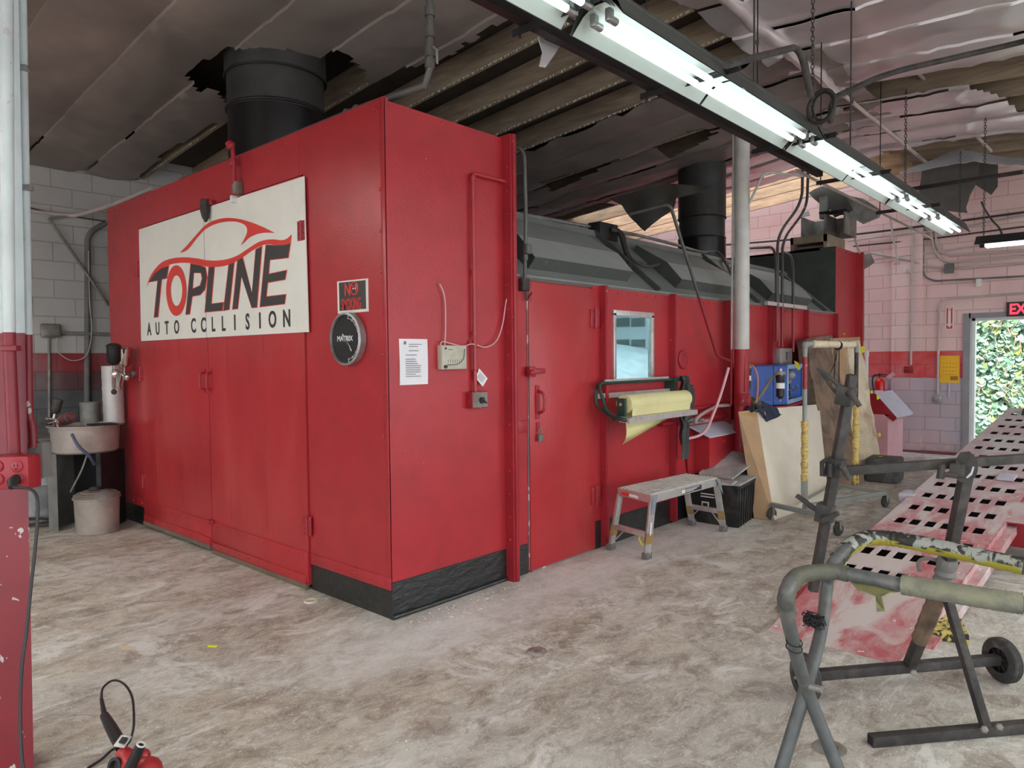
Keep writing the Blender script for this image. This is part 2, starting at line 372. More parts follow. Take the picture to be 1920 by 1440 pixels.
    def build(s, name, mats, parent=None, smooth_=True, ang=35, label=None, kind=None):
        me = bpy.data.meshes.new(name)
        o = bpy.data.objects.new(name, me)
        off = V((0, 0, 0))
        if parent is not None: off = parent['_o'] if '_o' in parent else V((0, 0, 0)); off = V(off)
        me.from_pydata([tuple(V(v)-V(off)) for v in s.v], [], s.f)
        for mm in (mats if isinstance(mats, (list, tuple)) else [mats]): me.materials.append(M[mm] if isinstance(mm, str) else mm)
        me.polygons.foreach_set('material_index', s.m)
        me.update()
        bm = bmesh.new(); bm.from_mesh(me); bmesh.ops.recalc_face_normals(bm, faces=bm.faces[:]); bm.to_mesh(me); bm.free()
        if smooth_:
            me.polygons.foreach_set('use_smooth', [True]*len(me.polygons)); me.set_sharp_from_angle(angle=math.radians(ang))
        scene.collection.objects.link(o)
        if parent is not None: o.parent = parent; o['_o'] = tuple(off)
        else: o['_o'] = (0, 0, 0)
        if label: o['label'] = label
        if kind: o['kind'] = kind
        return o
def thing(name, label, cat, base=(0, 0, 0), group=None):
    o = bpy.data.objects.new(name, None); scene.collection.objects.link(o); o.empty_display_size = .1
    o.location = base; o['_o'] = tuple(base); o['label'] = label; o['category'] = cat
    if group: o['group'] = group
    return o
def solo(mb, name, label, cat, mats, group=None, kind=None, **k):
    o = mb.build(name, mats, None, **k); o['label'] = label; o['category'] = cat
    if group: o['group'] = group
    if kind: o['kind'] = kind
    return o
def struct(mb, name, mats, **k): return mb.build(name, mats, None, kind='structure', **k)
def text(parent, name, s, org, xd, up, size, mt, sx=1.0, thick=.0015, bold=0.0, shear=0.0, space=1.0, align='LEFT'):
    cu = bpy.data.curves.new(name, 'FONT'); cu.body = s; cu.size = size; cu.extrude = thick/2; cu.align_x = align
    cu.offset = bold; cu.shear = shear; cu.space_character = space; cu.resolution_u = 3
    t = bpy.data.objects.new('tmp', cu); scene.collection.objects.link(t)
    dg = bpy.context.evaluated_depsgraph_get(); me = bpy.data.meshes.new_from_object(t.evaluated_get(dg))
    bpy.data.objects.remove(t); bpy.data.curves.remove(cu)
    xd, up = V(xd).normalized(), V(up).normalized(); n = xd.cross(up)
    off = V(parent['_o'])
    for v in me.vertices: v.co = V(org)-off+xd*v.co.x*sx+up*v.co.y+n*(v.co.z+thick/2)
    me.materials.clear(); me.materials.append(M[mt])
    o = bpy.data.objects.new(name, me); scene.collection.objects.link(o); o.parent = parent; o['_o'] = tuple(off); return o
def copy_tree(o, delta, parent=None):
    c = o.copy(); scene.collection.objects.link(c)
    if parent is not None: c.parent = parent
    else: c.location = V(o.location)+V(delta)
    for ch in o.children: copy_tree(ch, delta, c)
    return c
# ================================================================ room shell
YL, XF = 8.9, 12.3            # left wall, far wall planes
YR, XB = -6.5, -4.5           # right wall, back wall (behind the camera)
def zc(y):                    # underside of the joists: low gable
    return 4.215-.093*(y-2.75) if y > 2.75 else 4.215-.066*(2.75-y)
def onc(px, py, dz=0):        # pixel on the ceiling surface
    d = ray(px, py); best = None
    for s_, sgn in ((-.093, 1), (.066, -1)):
        z0 = 4.215+dz
        t = (z0-s_*2.75-1.5)/(d.z-s_*d.y)
        p = CAM+d*t
        if (p.y-2.75)*sgn >= -.001: best = p
    return best
mb = MB(); mb.bb((XB-4, YR-4, -.2), (XF+.25, YL+.25, 0)); struct(mb, 'floor', 'floor')
mb = MB(); mb.bb((XB, YL, 0), (XF+.25, YL+.25, 3.9)); struct(mb, 'wall_left', 'wall_left')
# far wall with the exit doorway
dl = KX(1816, 700, XF).y; dtop = KX(1816, 594, XF).z; dr = dl-1.0
mb = MB()
mb.bb((XF, dl, 0), (XF+.25, YL, 4.45)); mb.bb((XF, dr, dtop), (XF+.25, dl, 4.45)); mb.bb((XF, YR, 0), (XF+.25, dr, 4.45))
struct(mb, 'wall_far', 'wall_far')
pl = KX(1671, 700, XF-.05).y; pr = KX(1728, 700, XF-.05).y
mb = MB(); mb.bb((XF-.07, pr, 0), (XF-.001, pl, 4.0)); struct(mb, 'trim_1', 'wall_far')
# walls behind the camera, with open roll-up doorways letting the daylight in
mb = MB()
for a, b in ((YR, -5.6), (-.6, 1.2), (6.2, YL)): mb.bb((XB-.2, a, 0), (XB, b, 4.4))
for a, b in ((-5.6, -.6), (1.2, 6.2)): mb.bb((XB-.2, a, 2.5), (XB, b, 4.4))
struct(mb, 'wall_back', 'wall_far')
mb = MB()
for a, b in ((XB, -3.6), (1.6, 2.6), (7.8, 8.8), (11.6, XF)): mb.bb((a, YR-.2, 0), (b, YR, 4.4))
for a, b in ((-3.6, 1.6), (2.6, 7.8), (8.8, 11.6)): mb.bb((a, YR-.2, 2.95), (b, YR, 4.4))
struct(mb, 'wall_right', 'wall_far')
# roof deck
mb = MB()
for a, b in ((YL, 2.75), (2.75, YR-.2)):
    for i in range(1):
        def dk(xa, xb, ya, yb): mb.prism([(xa, ya, zc(ya)+.25), (xb, ya, zc(ya)+.25), (xb, yb, zc(yb)+.25), (xa, yb, zc(yb)+.25)], (0, 0, .08))
        if a == YL: dk(XB, 9.75, a, b); dk(12.15, XF+.25, a, b); dk(9.75, 12.15, a, 7.6); dk(9.75, 12.15, 3.3, b)
        else: dk(XB, XF+.25, a, b)
struct(mb, 'ceiling', 'deck')
# translucent skylight over the rear corner, between the bare joists
mb = MB(); mb.prism([(9.75, 7.6, zc(7.6)+.27), (12.15, 7.6, zc(7.6)+.27), (12.15, 3.3, zc(3.3)+.27), (9.75, 3.3, zc(3.3)+.27)], (0, 0, .006))
_m, _nt_, _b = _nt('skylight_sheet'); _b.inputs['Base Color'].default_value = (.95, .97, 1, 1); _b.inputs['Roughness'].default_value = .25; _b.inputs['Transmission Weight'].default_value = 1; _b.inputs['IOR'].default_value = 1.02
struct(mb, 'window_1', _m, smooth_=False)
# exit doorway frame
mb = MB()
mb.bb((XF-.03, dl-.02, 0), (XF+.12, dl+.07, dtop+.05)); mb.bb((XF-.03, dr-.07, 0), (XF+.12, dr+.02, dtop+.05)); mb.bb((XF-.03, dr, dtop-.02), (XF+.12, dl, dtop+.05))
fr = struct(mb, 'door_1', mat('grey_door_frame', (.27, .26, .27), .5, var=.1))
mb = MB(); mb.bb((XF+.10, dl-.06, 0), (XF+.22, dl-.02, dtop-.02)); mb.bb((XF+.10, dr+.02, 0), (XF+.22, dr+.06, dtop-.02)); mb.bb((XF+.10, dr+.02, dtop-.06), (XF+.22, dl-.02, dtop-.02))
mb.build('door_stop', 'white', fr)
# outside: path and ivy-covered bank seen through the doorway
mb = MB(); mb.bb((XF+.25, -8, -.25), (19, 12, -.05)); struct(mb, 'trim_2', mat('outdoor_paving', (.45, .45, .43), .9))
ivy = MB(); LX = 15.6
ivy.bb((LX+.1, -3.5, -.05), (LX+.5, 6.5, 3.2))
for i in range(7600):
    y = random.uniform(.2, 3.6); z = random.uniform(0, 3.1); s_ = random.uniform(.035, .075); x = LX+.09-random.uniform(0, .14)
    nrm = V((-1, random.uniform(-.7, .7), random.uniform(-.2, 1.0))).normalized(); a, b = _frame(nrm)
    g = random.uniform(-.6, .6); u = a*math.cos(g)+b*math.sin(g); v_ = nrm.cross(u)
    c = V((x, y, z)); mi = 1 if random.random() < .5 else 2
    if random.random() < .05+.14*max(0, noise.noise(V((y*1.2, z*1.2, 3)))*2): mi = 3
    out = [(0, -1), (.75, -.55), (.95, .25), (.4, .3), (0, 1.05), (-.4, .3), (-.95, .25), (-.75, -.55)]
    ivy.add([c+u*(p*s_)+v_*(-q*s_)+nrm*(.01*abs(p)) for p, q in out], [tuple(range(8))], mi)
for i in range(140):
    y = random.uniform(.4, 3.2); z = random.uniform(.2, 2.2); c = V((LX-.06, y, z)); d = V((0, random.uniform(-.3, .3), random.uniform(.12, .4)))
    ivy.tube([c, c+d*.5+V((-.02, random.uniform(-.04, .04), 0)), c+d], .005, 4, 4)
solo(ivy, 'ivy_hedge', 'sunlit green ivy bank outside the exit doorway', 'ivy', [mat('ivy_shade', (.07, .12, .06), .9), mat('ivy_leaf', (.20, .40, .24), .45, var=.35, ns=5), mat('ivy_leaf_blue', (.27, .46, .38), .4, var=.3, ns=5), mat('ivy_leaf_young', (.42, .52, .12), .5, var=.3, ns=5), mat('ivy_stem', (.55, .42, .26), .8)], kind='stuff', smooth_=False)

# ================================================================ joists
jx = [6.42-.61*k for k in range(0, 18) if 6.42-.61*k > XB+.1] + [6.42+.61*k for k in range(1, 10)]
proto = None
def joist_mesh(x, y0, y1):
    mb = MB()
    for a, b in ((y0, y1),):
        mb.prism([(x-.02, a, zc(a)), (x-.02, b, zc(b)), (x-.02, b, zc(b)+.235), (x-.02, a, zc(a)+.235)], (.04, 0, 0))
    return mb
seen = {}; cnt = {}
ORD = ['nearest', 'second', 'third', 'fourth', 'fifth', 'sixth', 'seventh', 'eighth', 'ninth', 'tenth', 'eleventh', 'twelfth']
for x in sorted(jx):
    far = x > 9.6
    for side, (a, b) in (('booth', (2.75, YL-.01)), ('open', (YR, 2.75))):
        if x < 3.3: continue
        key = (side, far)
        if side == 'open' and x < 7.5: continue
        lab = {('booth', False): 'dusty wooden roof joist exposed above the red spray booth', ('booth', True): 'warm bare wood roof joist near the pink block wall',
               ('open', False): 'brown wooden roof joist over the right bay, between foil sheets', ('open', True): 'wooden roof joist at the far right end of the ceiling'}[key]
        if key not in seen:
            o = solo(joist_mesh(x, a, b), 'ceiling_joist', lab.replace('wooden roof', 'nearest wooden roof').replace('bare wood roof', 'bare wood nearest roof'), 'ceiling joist', 'wood_lit' if (far and side == 'booth') else 'wood',
                     group={('booth', False): 'exposed joists above the booth', ('booth', True): 'bare joists by the far wall', ('open', False): 'joists over the right bay', ('open', True): 'far right joists'}[key])
            mb = MB()
            for k in range(int((b-a)/.035) if key == ('booth', False) else 0):
                y = a+k*.035+random.uniform(0, .03)
                if noise.noise(V((y*1.7, 3, 0))) < -.25: continue
                h = random.uniform(.006, .022); w_ = random.uniform(.012, .03); z = zc(y)
                mb.add([(x-.024, y, z+.004), (x-.024, y+w_, z+.004), (x-.026, y+w_*.8, z-h), (x-.026, y+w_*.2, z-h*.7)], [(0, 1, 2, 3)])
            if mb.v: mb.build('torn_paper_edge', 'sign_white', o, smooth_=False, kind='stuff')
            seen[key] = (o, x)
        else:
            o, x0 = seen[key]; c = o.copy(); c.location.x = x-x0; cnt[key] = cnt.get(key, 1)+1; c['label'] = lab.replace('wooden roof', ORD[cnt[key]-1]+' wooden roof').replace('bare wood roof', 'bare wood '+ORD[cnt[key]-1]+' roof'); scene.collection.objects.link(c)
            for ch in o.children:
                d_ = ch.copy(); d_.parent = c; scene.collection.objects.link(d_)

# ================================================================ foil insulation under the joists
def foil_z(x, y, seed, amp=1.0):
    k = (x-6.42)/.61; f = k-math.floor(k)
    sag = math.sin(math.pi*f)*(.75+.5*noise.noise(V((k//1*3.1, y*.7, seed))))
    z = zc(y)-.012-.035*amp*sag*(1+.6*noise.noise(V((x*.6, y*.6, seed))))
    z += amp*.02*noise.noise(V((x*1.4, y*.7, seed+5)))
    n_ = noise.noise(V((x*1.2+.8*y, y*1.7-.5*x, seed+9)))
    z -= amp*.014*max(0, 1-abs(n_)*10)
    n2 = noise.noise(V((x*2.6-.9*y, y*1.1+.7*x, seed+19))); z -= amp*.008*max(0, 1-abs(n2)*8)
    z -= amp*.03*max(0, noise.noise(V((x*2.1, y*1.1, seed+2)))-.1)
    z -= .022*(1-f)
    return min(z, zc(y)-.004)
def inpoly(x, y, P):
    r = False
    for i in range(len(P)):
        a, b = P[i], P[i-1]
        if (a[1] > y) != (b[1] > y) and x < (b[0]-a[0])*(y-a[1])/(b[1]-a[1])+a[0]: r = not r
    return r
def foil(name_label, x0, x1, y0, y1, mt, seed, keep=None, holes=(), amp=1.0, cell=.05, group=None, sl=.012, thr=.12):
    ny = int(abs(y1-y0)/(cell*1.5)); xs = [x0]; slit = []
    k0 = math.floor((x0-6.42)/.61)
    for k in range(k0, k0+60):
        j = 6.42+.61*k
        for q in [j-sl*.4, j+sl*.6]+[j+sl*.6+(.61-sl)*i/11 for i in range(1, 11)]:
            if x0+.012 < q < x1-.012: xs.append(q)
        slit.append(j)
    xs.append(x1); xs.sort(); nx = len(xs)-1
    mb = MB()
    def fn(u, v):
        x, y = xs[round(u*nx)], y0+(y1-y0)*v
        jig = .05*noise.noise(V((y*2.2, seed, 0)))+.03*noise.noise(V((y*7, seed, 4)))
        if u == 0 or u == 1: x += jig
        return (x, y, foil_z(x, y, seed, amp))
    def skip(u, v):
        i = min(int(u*nx), nx-1); x, y = (xs[i]+xs[i+1])/2, y0+(y1-y0)*v
        if xs[i+1]-xs[i] < .02 and noise.noise(V((x*3.7, y*.9, seed+3))) > thr: return True
        x += .03*noise.noise(V((x*5, y*5, seed)))
        if keep and not inpoly(x, y, keep): return True
        return any(inpoly(x, y, h) for h in holes)
    mb.grid(fn, nx, ny, (0, 0, .003), skip=skip)
    return solo(mb, 'foil_insulation', name_label, 'insulation foil', mt, group=group, ang=60)
P2 = lambda *q: [tuple(onc(*p)[:2]) for p in q]
h1 = P2((345, 128), (385, 108), (418, 86), (432, 82), (470, 79), (500, 78), (545, 82), (570, 92), (597, 112), (608, 98), (632, 84), (652, 92), (668, 108), (686, 127), (688, 148), (640, 175), (560, 205), (500, 215), (425, 190), (400, 152), (372, 160), (362, 145))
E1 = 4.12
keepL = [(-5, 2.7), (4.1, 2.7)]+P2((935, 28), (920, 40), (900, 45), (892, 58), (870, 66), (850, 88), (830, 95), (800, 108), (760, 118), (740, 124), (700, 150), (692, 152), (640, 180), (560, 215), (470, 235), (400, 225), (345, 262), (332, 262), (300, 290), (248, 335))+[(3.25, 9.2), (-5, 9.2)]
foil('large sagging dusty foil sheet over the left corner, torn around the flue', -4.4, E1, 2.75, YL-.02, 'foil_dirty', 11, keep=keepL, holes=[h1], amp=1.0, sl=.006, thr=.30, cell=.04)
foil('dark crumpled foil sheet hanging over the middle of the booth roof', 6.42, 9.0, 2.2, YL-.02, 'foil_dirty', 23, amp=1.5,
     holes=[P2((1215, 268), (1300, 232), (1345, 240), (1255, 285)), P2((1010, 335), (1150, 282), (1180, 286), (1035, 350))])
foil('broad wrinkled silver foil sheet over the right bay, nearest the camera', -4.4, 7.62, YR+.02, 2.72, 'foil', 31, amp=1.1, sl=.009, thr=.2)
hR = P2((1744, 163), (1800, 155), (1870, 168), (1925, 205), (1990, 205), (2100, 60), (1900, 120))
foil('bright silver foil sheet with a long curved tear on its right edge', 8.06, 10.2, YR+.02, 2.72, 'foil', 47, amp=1.2, holes=[hR], cell=.03)
foil('pale foil strip lit by daylight beyond the booth column', 9.0, 10.3, 2.72, 6.2, 'foil', 52, amp=1.3)

def sheet(name, label, cat, pts, mt, thick=.004, warp=.03, group=None, n=10, parent=None, plabel=None):
    """a flexible sheet through an outline of 3-d points, subdivided and slightly crumpled"""
    pts = [V(p) for p in pts]; c = sum(pts, V())/len(pts)
    nrm = V()
    for i in range(len(pts)): nrm += (pts[i-1]-c).cross(pts[i]-c)
    nrm.normalize()
    bm = bmesh.new(); vs = [bm.verts.new(p) for p in pts]
    from mathutils.geometry import tessellate_polygon
    for t in tessellate_polygon([pts]): bm.faces.new([vs[i] for i in t])
    for _ in range(4):
        L = [e for e in bm.edges if e.calc_length() > .12]
        if L: bmesh.ops.subdivide_edges(bm, edges=L, cuts=1); bmesh.ops.triangulate(bm, faces=bm.faces[:])
    sd_ = random.random()*50
    for v in bm.verts: v.co += nrm*warp*(noise.noise(v.co*3+V((sd_, 0, 0)))*1.2+noise.noise(v.co*9+V((sd_, 0, 0)))*.35)
    bm.normal_update()
    geo = bmesh.ops.solidify(bm, geom=bm.faces[:], thickness=thick)
    mb = MB(); bm.verts.index_update(); mb.add([v.co.copy() for v in bm.verts], [[v.index for v in f.verts] for f in bm.faces]); bm.free()
    if parent is not None: return mb.build(name, mt, parent, ang=50, label=plabel)
    return solo(mb, name, label, cat, mt, group=group, ang=50)
sheet('foil_flap', 'dark torn foil flap drooping over the grey booth hip near the rear flue', 'insulation flap', [KX(px, py, 7.35) for px, py in ((1140, 372), (1165, 385), (1178, 405), (1210, 434), (1240, 408), (1262, 392), (1268, 372), (1300, 362), (1335, 350), (1250, 343))], 'foil_back', warp=.06)
sheet('foil_flap', 'small white torn foil tongue hanging beside the front light fixture', 'insulation flap', [KY(px, py, 2.155) for px, py in ((1010, 68), (1047, 88), (1038, 104), (1024, 126), (1012, 124), (1018, 98))], 'foil', warp=.02)
sheet('foil_flap', 'large dark grey foil flap hanging down in front of the far wall', 'insulation flap', [KX(px, py, 11.2) for px, py in ((1731, 304), (1780, 298), (1838, 298), (1830, 345), (1820, 365), (1812, 390), (1815, 400), (1775, 396), (1722, 360), (1726, 338))], 'foil_back', warp=.05)
sheet('foil_flap', 'small brown-grey foil flap with a pointed tip beside the larger one', 'insulation flap', [KX(px, py, 11.5) for px, py in ((1838, 300), (1871, 303), (1871, 350), (1859, 366), (1828, 346))], 'foil_back', warp=.03)
def drape(u, v):
    A_ = [(1686, 323), (1740, 303), (1782, 285), (1806, 280), (1832, 286), (1880, 294), (1925, 299)]
    B_ = [(1690, 326), (1740, 318), (1800, 306), (1832, 303), (1862, 308), (1900, 311), (1925, 312)]
    k = u*6; i = min(int(k), 5); t = k-i
    a = V((*A_[i], 0)).lerp(V((*A_[i+1], 0)), t); b = V((*B_[i], 0)).lerp(V((*B_[i+1], 0)), t)
    return KX(a.x, a.y, 10.9).lerp(KX(b.x, b.y, 10.5), v)+V((0, 0, .02*noise.noise(V((u*12, v*3, 1)))))
mb = MB(); mb.grid(drape, 30, 5, (0, 0, .004)); solo(mb, 'foil_flap', 'bright white foil strip sagging like a tent at the far right ceiling', 'insulation flap', 'paper')
for lab, c, mt, sz in (('dark crumpled foil clump above the beige roof boxes', [(1520, 362), (1545, 352), (1590, 368), (1600, 395), (1580, 402), (1565, 408), (1560, 396), (1540, 382)], 'foil_back', .09),
                   ('lighter crumpled foil clump left of the long ceiling light', [(1590, 366), (1618, 372), (1655, 396), (1648, 408), (1618, 420), (1598, 408), (1588, 392)], 'galv_old', .09)):
    sheet('foil_clump', lab, 'insulation clump', [KX(px, py, 10.6) for px, py in c], mt, warp=sz, thick=.05)

# ================================================================ spray booth
X0, Y0, X1, XE, YB = 2.531, 3.245, 10.1, 11.0, 7.56
HV, HS, YH, ZH = 2.975, 2.06, 3.93, 2.65
hv = V((0, YH-Y0, ZH-HS)); hn = V((0, -(ZH-HS), YH-Y0)).normalized()
def HP(x, v, out=0): return V((x, Y0, HS))+hv*v+hn*out
booth = thing('spray_booth', 'long red steel paint spray booth with a grey sloping roof shoulder', 'spray booth', (X0, Y0, 0))
def part(mb, name, mt, parent=booth, **k): return mb.build(name, mt, parent, **k)
DR, DL, DS = 4.09, 6.80, 5.46       # front double door: right edge, left edge, split
# front frame around the doors
mb = MB()
mb.bb((X0, Y0, .2), (X0+.03, DR-.006, HV)); mb.bb((X0, DL+.006, .2), (X0+.03, YB, HV)); mb.bb((X0, DR-.006, 2.69), (X0+.03, DL+.006, HV))
mb.bb((X0-.006, Y0, .17), (X0+.006, DR-.01, .24), bev=.002); mb.bb((X0-.006, DL+.01, .17), (X0+.006, YB, .24), bev=.002)
mb.bb((X0-.004, Y0, .24), (X0+.006, Y0+.035, HV), bev=.001)
riv = []
y = Y0+.1
while y < YB-.05: riv.append((X0, y, HV-.045)); y += .235
for k in range(12): riv.append((X0-.004, Y0+.022+.02, .35+k*.235))
for k in range(12): riv.append((X0, YB-.04, .35+k*.235))
for k in range(6): riv.append((X0-.006, Y0+.05+k*.15, .205))
for k in range(4): riv.append((X0-.006, DL+.08+k*.2, .205))
mb.rivets(riv, (-1, 0, 0), .009)
mb.bb((X0-.0015, 4.128, 2.70), (X0, 4.132, HV))
part(mb, 'front_frame', 'red')
for a, b in ((Y0+.001, DR-.006), (DL+.006, YB)):
    mb = MB(); mb.bb((X0+.004, a, 0), (X0+.03, b, .2)); part(mb, 'front_skirt', 'rubber', label='black tarred skirt')
# double doors
for (a, b, bot) in ((DR, DS-.004, .03), (DS+.004, DL, .055)):
    mb = MB(); mb.bb((X0-.012, a, bot), (X0+.02, b, 2.68))
    w_ = (b-a)
    for k in range(1, 3): mb.bb((X0-.0135, a+w_*k/2.6, .3), (X0-.012, a+w_*k/2.6+.004, 2.67))
    mb.bb((X0-.018, a+.004, bot+.02), (X0-.010, b-.004, .245), bev=.002)
    mb.bb((X0-.026, a+.02, bot), (X0-.010, b-.01, bot+.06), bev=.003)
    mb.rivets([(X0-.026, a+.08+k*.14, bot+.035) for k in range(int(w_/.14))], (-1, 0, 0), .008)
    mb.rivets([(X0-.018, a+.06+k*.17, .215) for k in range(int(w_/.17))], (-1, 0, 0), .007)
    d = part(mb, 'door_leaf', 'red_front')
    mb = MB(); mb.bb((X0-.03, a+.01, bot-.03), (X0-.008, b-.01, bot+.004)); mb.build('bottom_seal', mat('dirty_wood_seal', (.16, .12, .08), .9), d)
    hy = DS+(-.055 if a == DR else .055)
    mb = MB(); mb.tube(smooth([(X0-.012, hy, 1.415), (X0-.05, hy, 1.40), (X0-.058, hy, 1.345), (X0-.05, hy, 1.29), (X0-.012, hy, 1.275)], 5), .009, 8)
    mb.bb((X0-.018, hy-.016, 1.405), (X0-.012, hy+.016, 1.44)); mb.bb((X0-.018, hy-.016, 1.25), (X0-.012, hy+.016, 1.285)); mb.build('handle', 'red_dark', d)
    ed = a if a == DR else b; sg = -1 if a == DR else 1
    for zz in (2.33, .42) + ((1.39,) if a != DR else ()):
        mb = MB()
        for q in (-1, 1):
            mb.bb((X0-.02, ed+q*.026-.02, zz-.065), (X0-.012, ed+q*.026+.02, zz+.065), bev=.002)
            mb.rivets([(X0-.02, ed+q*.03, zz-.05+k*.033) for k in range(4)], (-1, 0, 0), .006)
        mb.cyl((X0-.022, ed, zz-.065), (X0-.022, ed, zz+.065), .008, 8); mb.build('hinge', 'red_dark', d)
mb = MB(); mb.bb((X0-.04, DS-.05, .235), (X0-.014, DS+.03, .262), bev=.004); mb.cyl((X0-.05, DS-.03, .25), (X0-.02, DS-.03, .25), .012, 8); part(mb, 'floor_latch', 'red_dark')
# vestibule side panel, other walls and roof
mb = MB(); mb.bb((X0+.006, Y0-.002, .215), (3.50, Y0+.03, HV-.02)); 
mb.rivets([(X0+.03+k*.135, Y0, HV-.05) for k in range(7)], (0, -1, 0), .010)
mb.rivets([(X0+.1+k*.14, Y0, .25) for k in range(6)], (0, -1, 0), .006)
part(mb, 'side_panel', 'red')
mb = MB(); mb.bb((X0+.002, Y0-.006, 0), (3.53, Y0+.03, .215))
mb.tube([(X0, Y0-.012, .016), (3.0, Y0-.016, .012), (3.55, Y0-.012, .014)], .014, 8)
part(mb, 'side_skirt', 'rubber', label='black tarred skirt')
mb = MB(); mb.bb((X0, YB-.03, 0), (XE, YB, HV-.05)); mb.bb((X0+.03, Y0+.03, HV-.06), (3.53, YB-.03, HV-.03)); mb.bb((3.50, Y0+.03, 2.0), (3.53, YB-.03, HV-.03)); part(mb, 'vestibule_shell', 'hip_dark')
mb = MB(); mb.bb((3.53, YH, ZH-.03), (X1+.001, YB-.03, ZH)); part(mb, 'roof_deck', 'hip_dark')
# tall flange between vestibule and the low side wall
def flange(x, z1, dep=.075, t=.012, z0=.02):
    mb = MB(); mb.bb((x, Y0-dep, z0), (x+t, Y0+.004, z1)); mb.bb((x-.035, Y0-dep-.006, z0), (x+t, Y0-dep+.004, z1)) if dep < 0 else None
    mb.rivets([(x, Y0-dep*.5, .3+k*.16) for k in range(int((z1-.3)/.16))], (-1, 0, 0), .008)
    return mb
FX = [3.545, 4.60, 5.675, 6.765, 7.84, 8.92, 10.0]
mb = MB(); mb.bb((3.50, Y0-.075, .0), (3.515, Y0+.03, HV-.005)); mb.bb((3.515, Y0-.088, 0), (3.545, Y0-.06, HV-.005), bev=.002)
mb.rivets([(3.50, Y0-.04, .28+k*.155) for k in range(17)], (-1, 0, 0), .009)
part(mb, 'corner_flange', 'red_dark')
for x in FX[1:]:
    mb = flange(x, HS-.003, .06); mb.bb((x+.012, Y0-.066, .02), (x+.035, Y0-.052, HS-.003), bev=.002)
    part(mb, 'panel_flange', 'red_dark')
# low side wall panels (X, window and ducts cut out by building around them)
def wallpanel(a, b, top=HS, zb=.215):
    mb = MB(); mb.bb((a, Y0, zb), (b, Y0+.03, top))
    n = int((b-a)/.13); mb.rivets([(a+.1+k*(b-a-.16)/max(1, n-1), Y0, top-.045) for k in range(n)], (0, -1, 0), .009)
    mb.rivets([(a+.12+random.random()*.02+k*.12, Y0, zb+.05+random.random()*.03) for k in range(int((b-a)/.14))], (0, -1, 0), .008)
    return mb
WX0, WX1, WZ0, WZ1 = 4.805, 5.385, 1.305, 1.855
mb = MB(); mb.bb((4.635, Y0, .215), (WX0, Y0+.03, HS)); mb.bb((WX1, Y0, .215), (5.675, Y0+.03, HS)); mb.bb((WX0, Y0, .215), (WX1, Y0+.03, WZ0)); mb.bb((WX0, Y0, WZ1), (WX1, Y0+.03, HS))
mb.rivets([(4.72+k*.145, Y0, HS-.045) for k in range(7)], (0, -1, 0), .010)
mb.rivets([(4.75+k*.11, Y0, .27+.02*(k % 2)) for k in range(8)], (0, -1, 0), .009)
part(mb, 'window_panel', 'red')
for a, b in zip(FX[2:-1], FX[3:]): part(wallpanel(a+.035, b), 'wall_panel', 'red')
part(wallpanel(10.035, X1), 'wall_panel', 'red')
mb = MB(); mb.bb((4.635, Y0-.006, 0), (X1, Y0+.03, .215)); part(mb, 'long_skirt', 'rubber', label='black tarred skirt')
# window
wf = MB()
for a, b in (((WX0-.02, Y0-.012, WZ1-.02), (WX1+.02, Y0+.03, WZ1+.025)), ((WX0-.02, Y0-.012, WZ0-.025), (WX1+.02, Y0+.03, WZ0+.02)), ((WX0-.02, Y0-.012, WZ0), (WX0+.02, Y0+.03, WZ1)), ((WX1-.022, Y0-.012, WZ0), (WX1+.02, Y0+.03, WZ1))): wf.bb(a, b, bev=.003)
wo = part(wf, 'window_frame', 'alu')
mb = MB(); mb.bb((WX0+.01, Y0+.012, WZ0+.01), (WX1-.01, Y0+.018, WZ1-.01)); mb.build('pane', 'glass', wo)
# interior seen through the pane: lit white booth room and plastic drape
mb = MB()
mb.bb((3.56, YB-.1, 0), (X1-.05, YB-.04, 2.62)); mb.bb((3.56, YH+.03, ZH-.1), (X1-.05, YB-.04, ZH-.05)); mb.prism([HP(3.56, 0, -.05), HP(X1-.05, 0, -.05), HP(X1-.05, 1, -.05), HP(3.56, 1, -.05)], -hn*.01); mb.prism([(X1-.1, Y0+.04, 0), (X1-.1, YB-.04, 0), (X1-.1, YB-.04, 2.6), (X1-.1, YH+.04, 2.6), (X1-.1, Y0+.04, 1.98)], (.05, 0, 0)); mb.bb((3.56, Y0+.04, .001), (X1-.05, YB-.04, .02)); mb.prism([(3.54, Y0+.04, 0), (3.54, YB-.04, 0), (3.54, YB-.04, 2.6), (3.54, YH+.04, 2.6), (3.54, Y0+.04, 1.98)], (.02, 0, 0))
part(mb, 'inner_lining', mat('pale_booth_lining', (.74, .84, .85), .5, var=.04))
mb = MB()
for a in (0, 1):
    for b in (0, 1):
        p, q = KX(1155+a*29, 597+b*40, 9.98), KX(1179+a*29, 612+b*38, 9.98); mb.bb((9.97, q.y, q.z), (9.99, p.y, p.z))
part(mb, 'filter_grille', mat('grey_filter_mesh', (.20, .25, .25), .8))
mb = MB(); mb.grid(lambda u, v: (4.4+u*4.6, 3.9+v*2.6, .50+1.12*math.sin(min(1, v*1.25)*1.57)**.7+.05*math.sin(u*34+v*18)+.04*noise.noise(V((u*9, v*9, 0)))), 90, 24, (0, 0, .004))
for x in (4.4, 8.5):
    for y in (4.0, 6.2): mb.cyl((x, y, .02), (x, y, .6 if y < 5 else 1.3), .02, 8)
solo(mb, 'plastic_drape', 'clear pale plastic sheeting draped over work inside the booth window', 'plastic sheet', mat('masking_film', (.72, .84, .87), .3))
for y in (4.3, 6.6):
    mb = MB(); mb.bb((4.2, y-.05, ZH-.13), (8.6, y+.05, ZH-.1)); part(mb, 'inner_lamp', emit_mat('booth_lamp', (.85, .97, 1), 9))
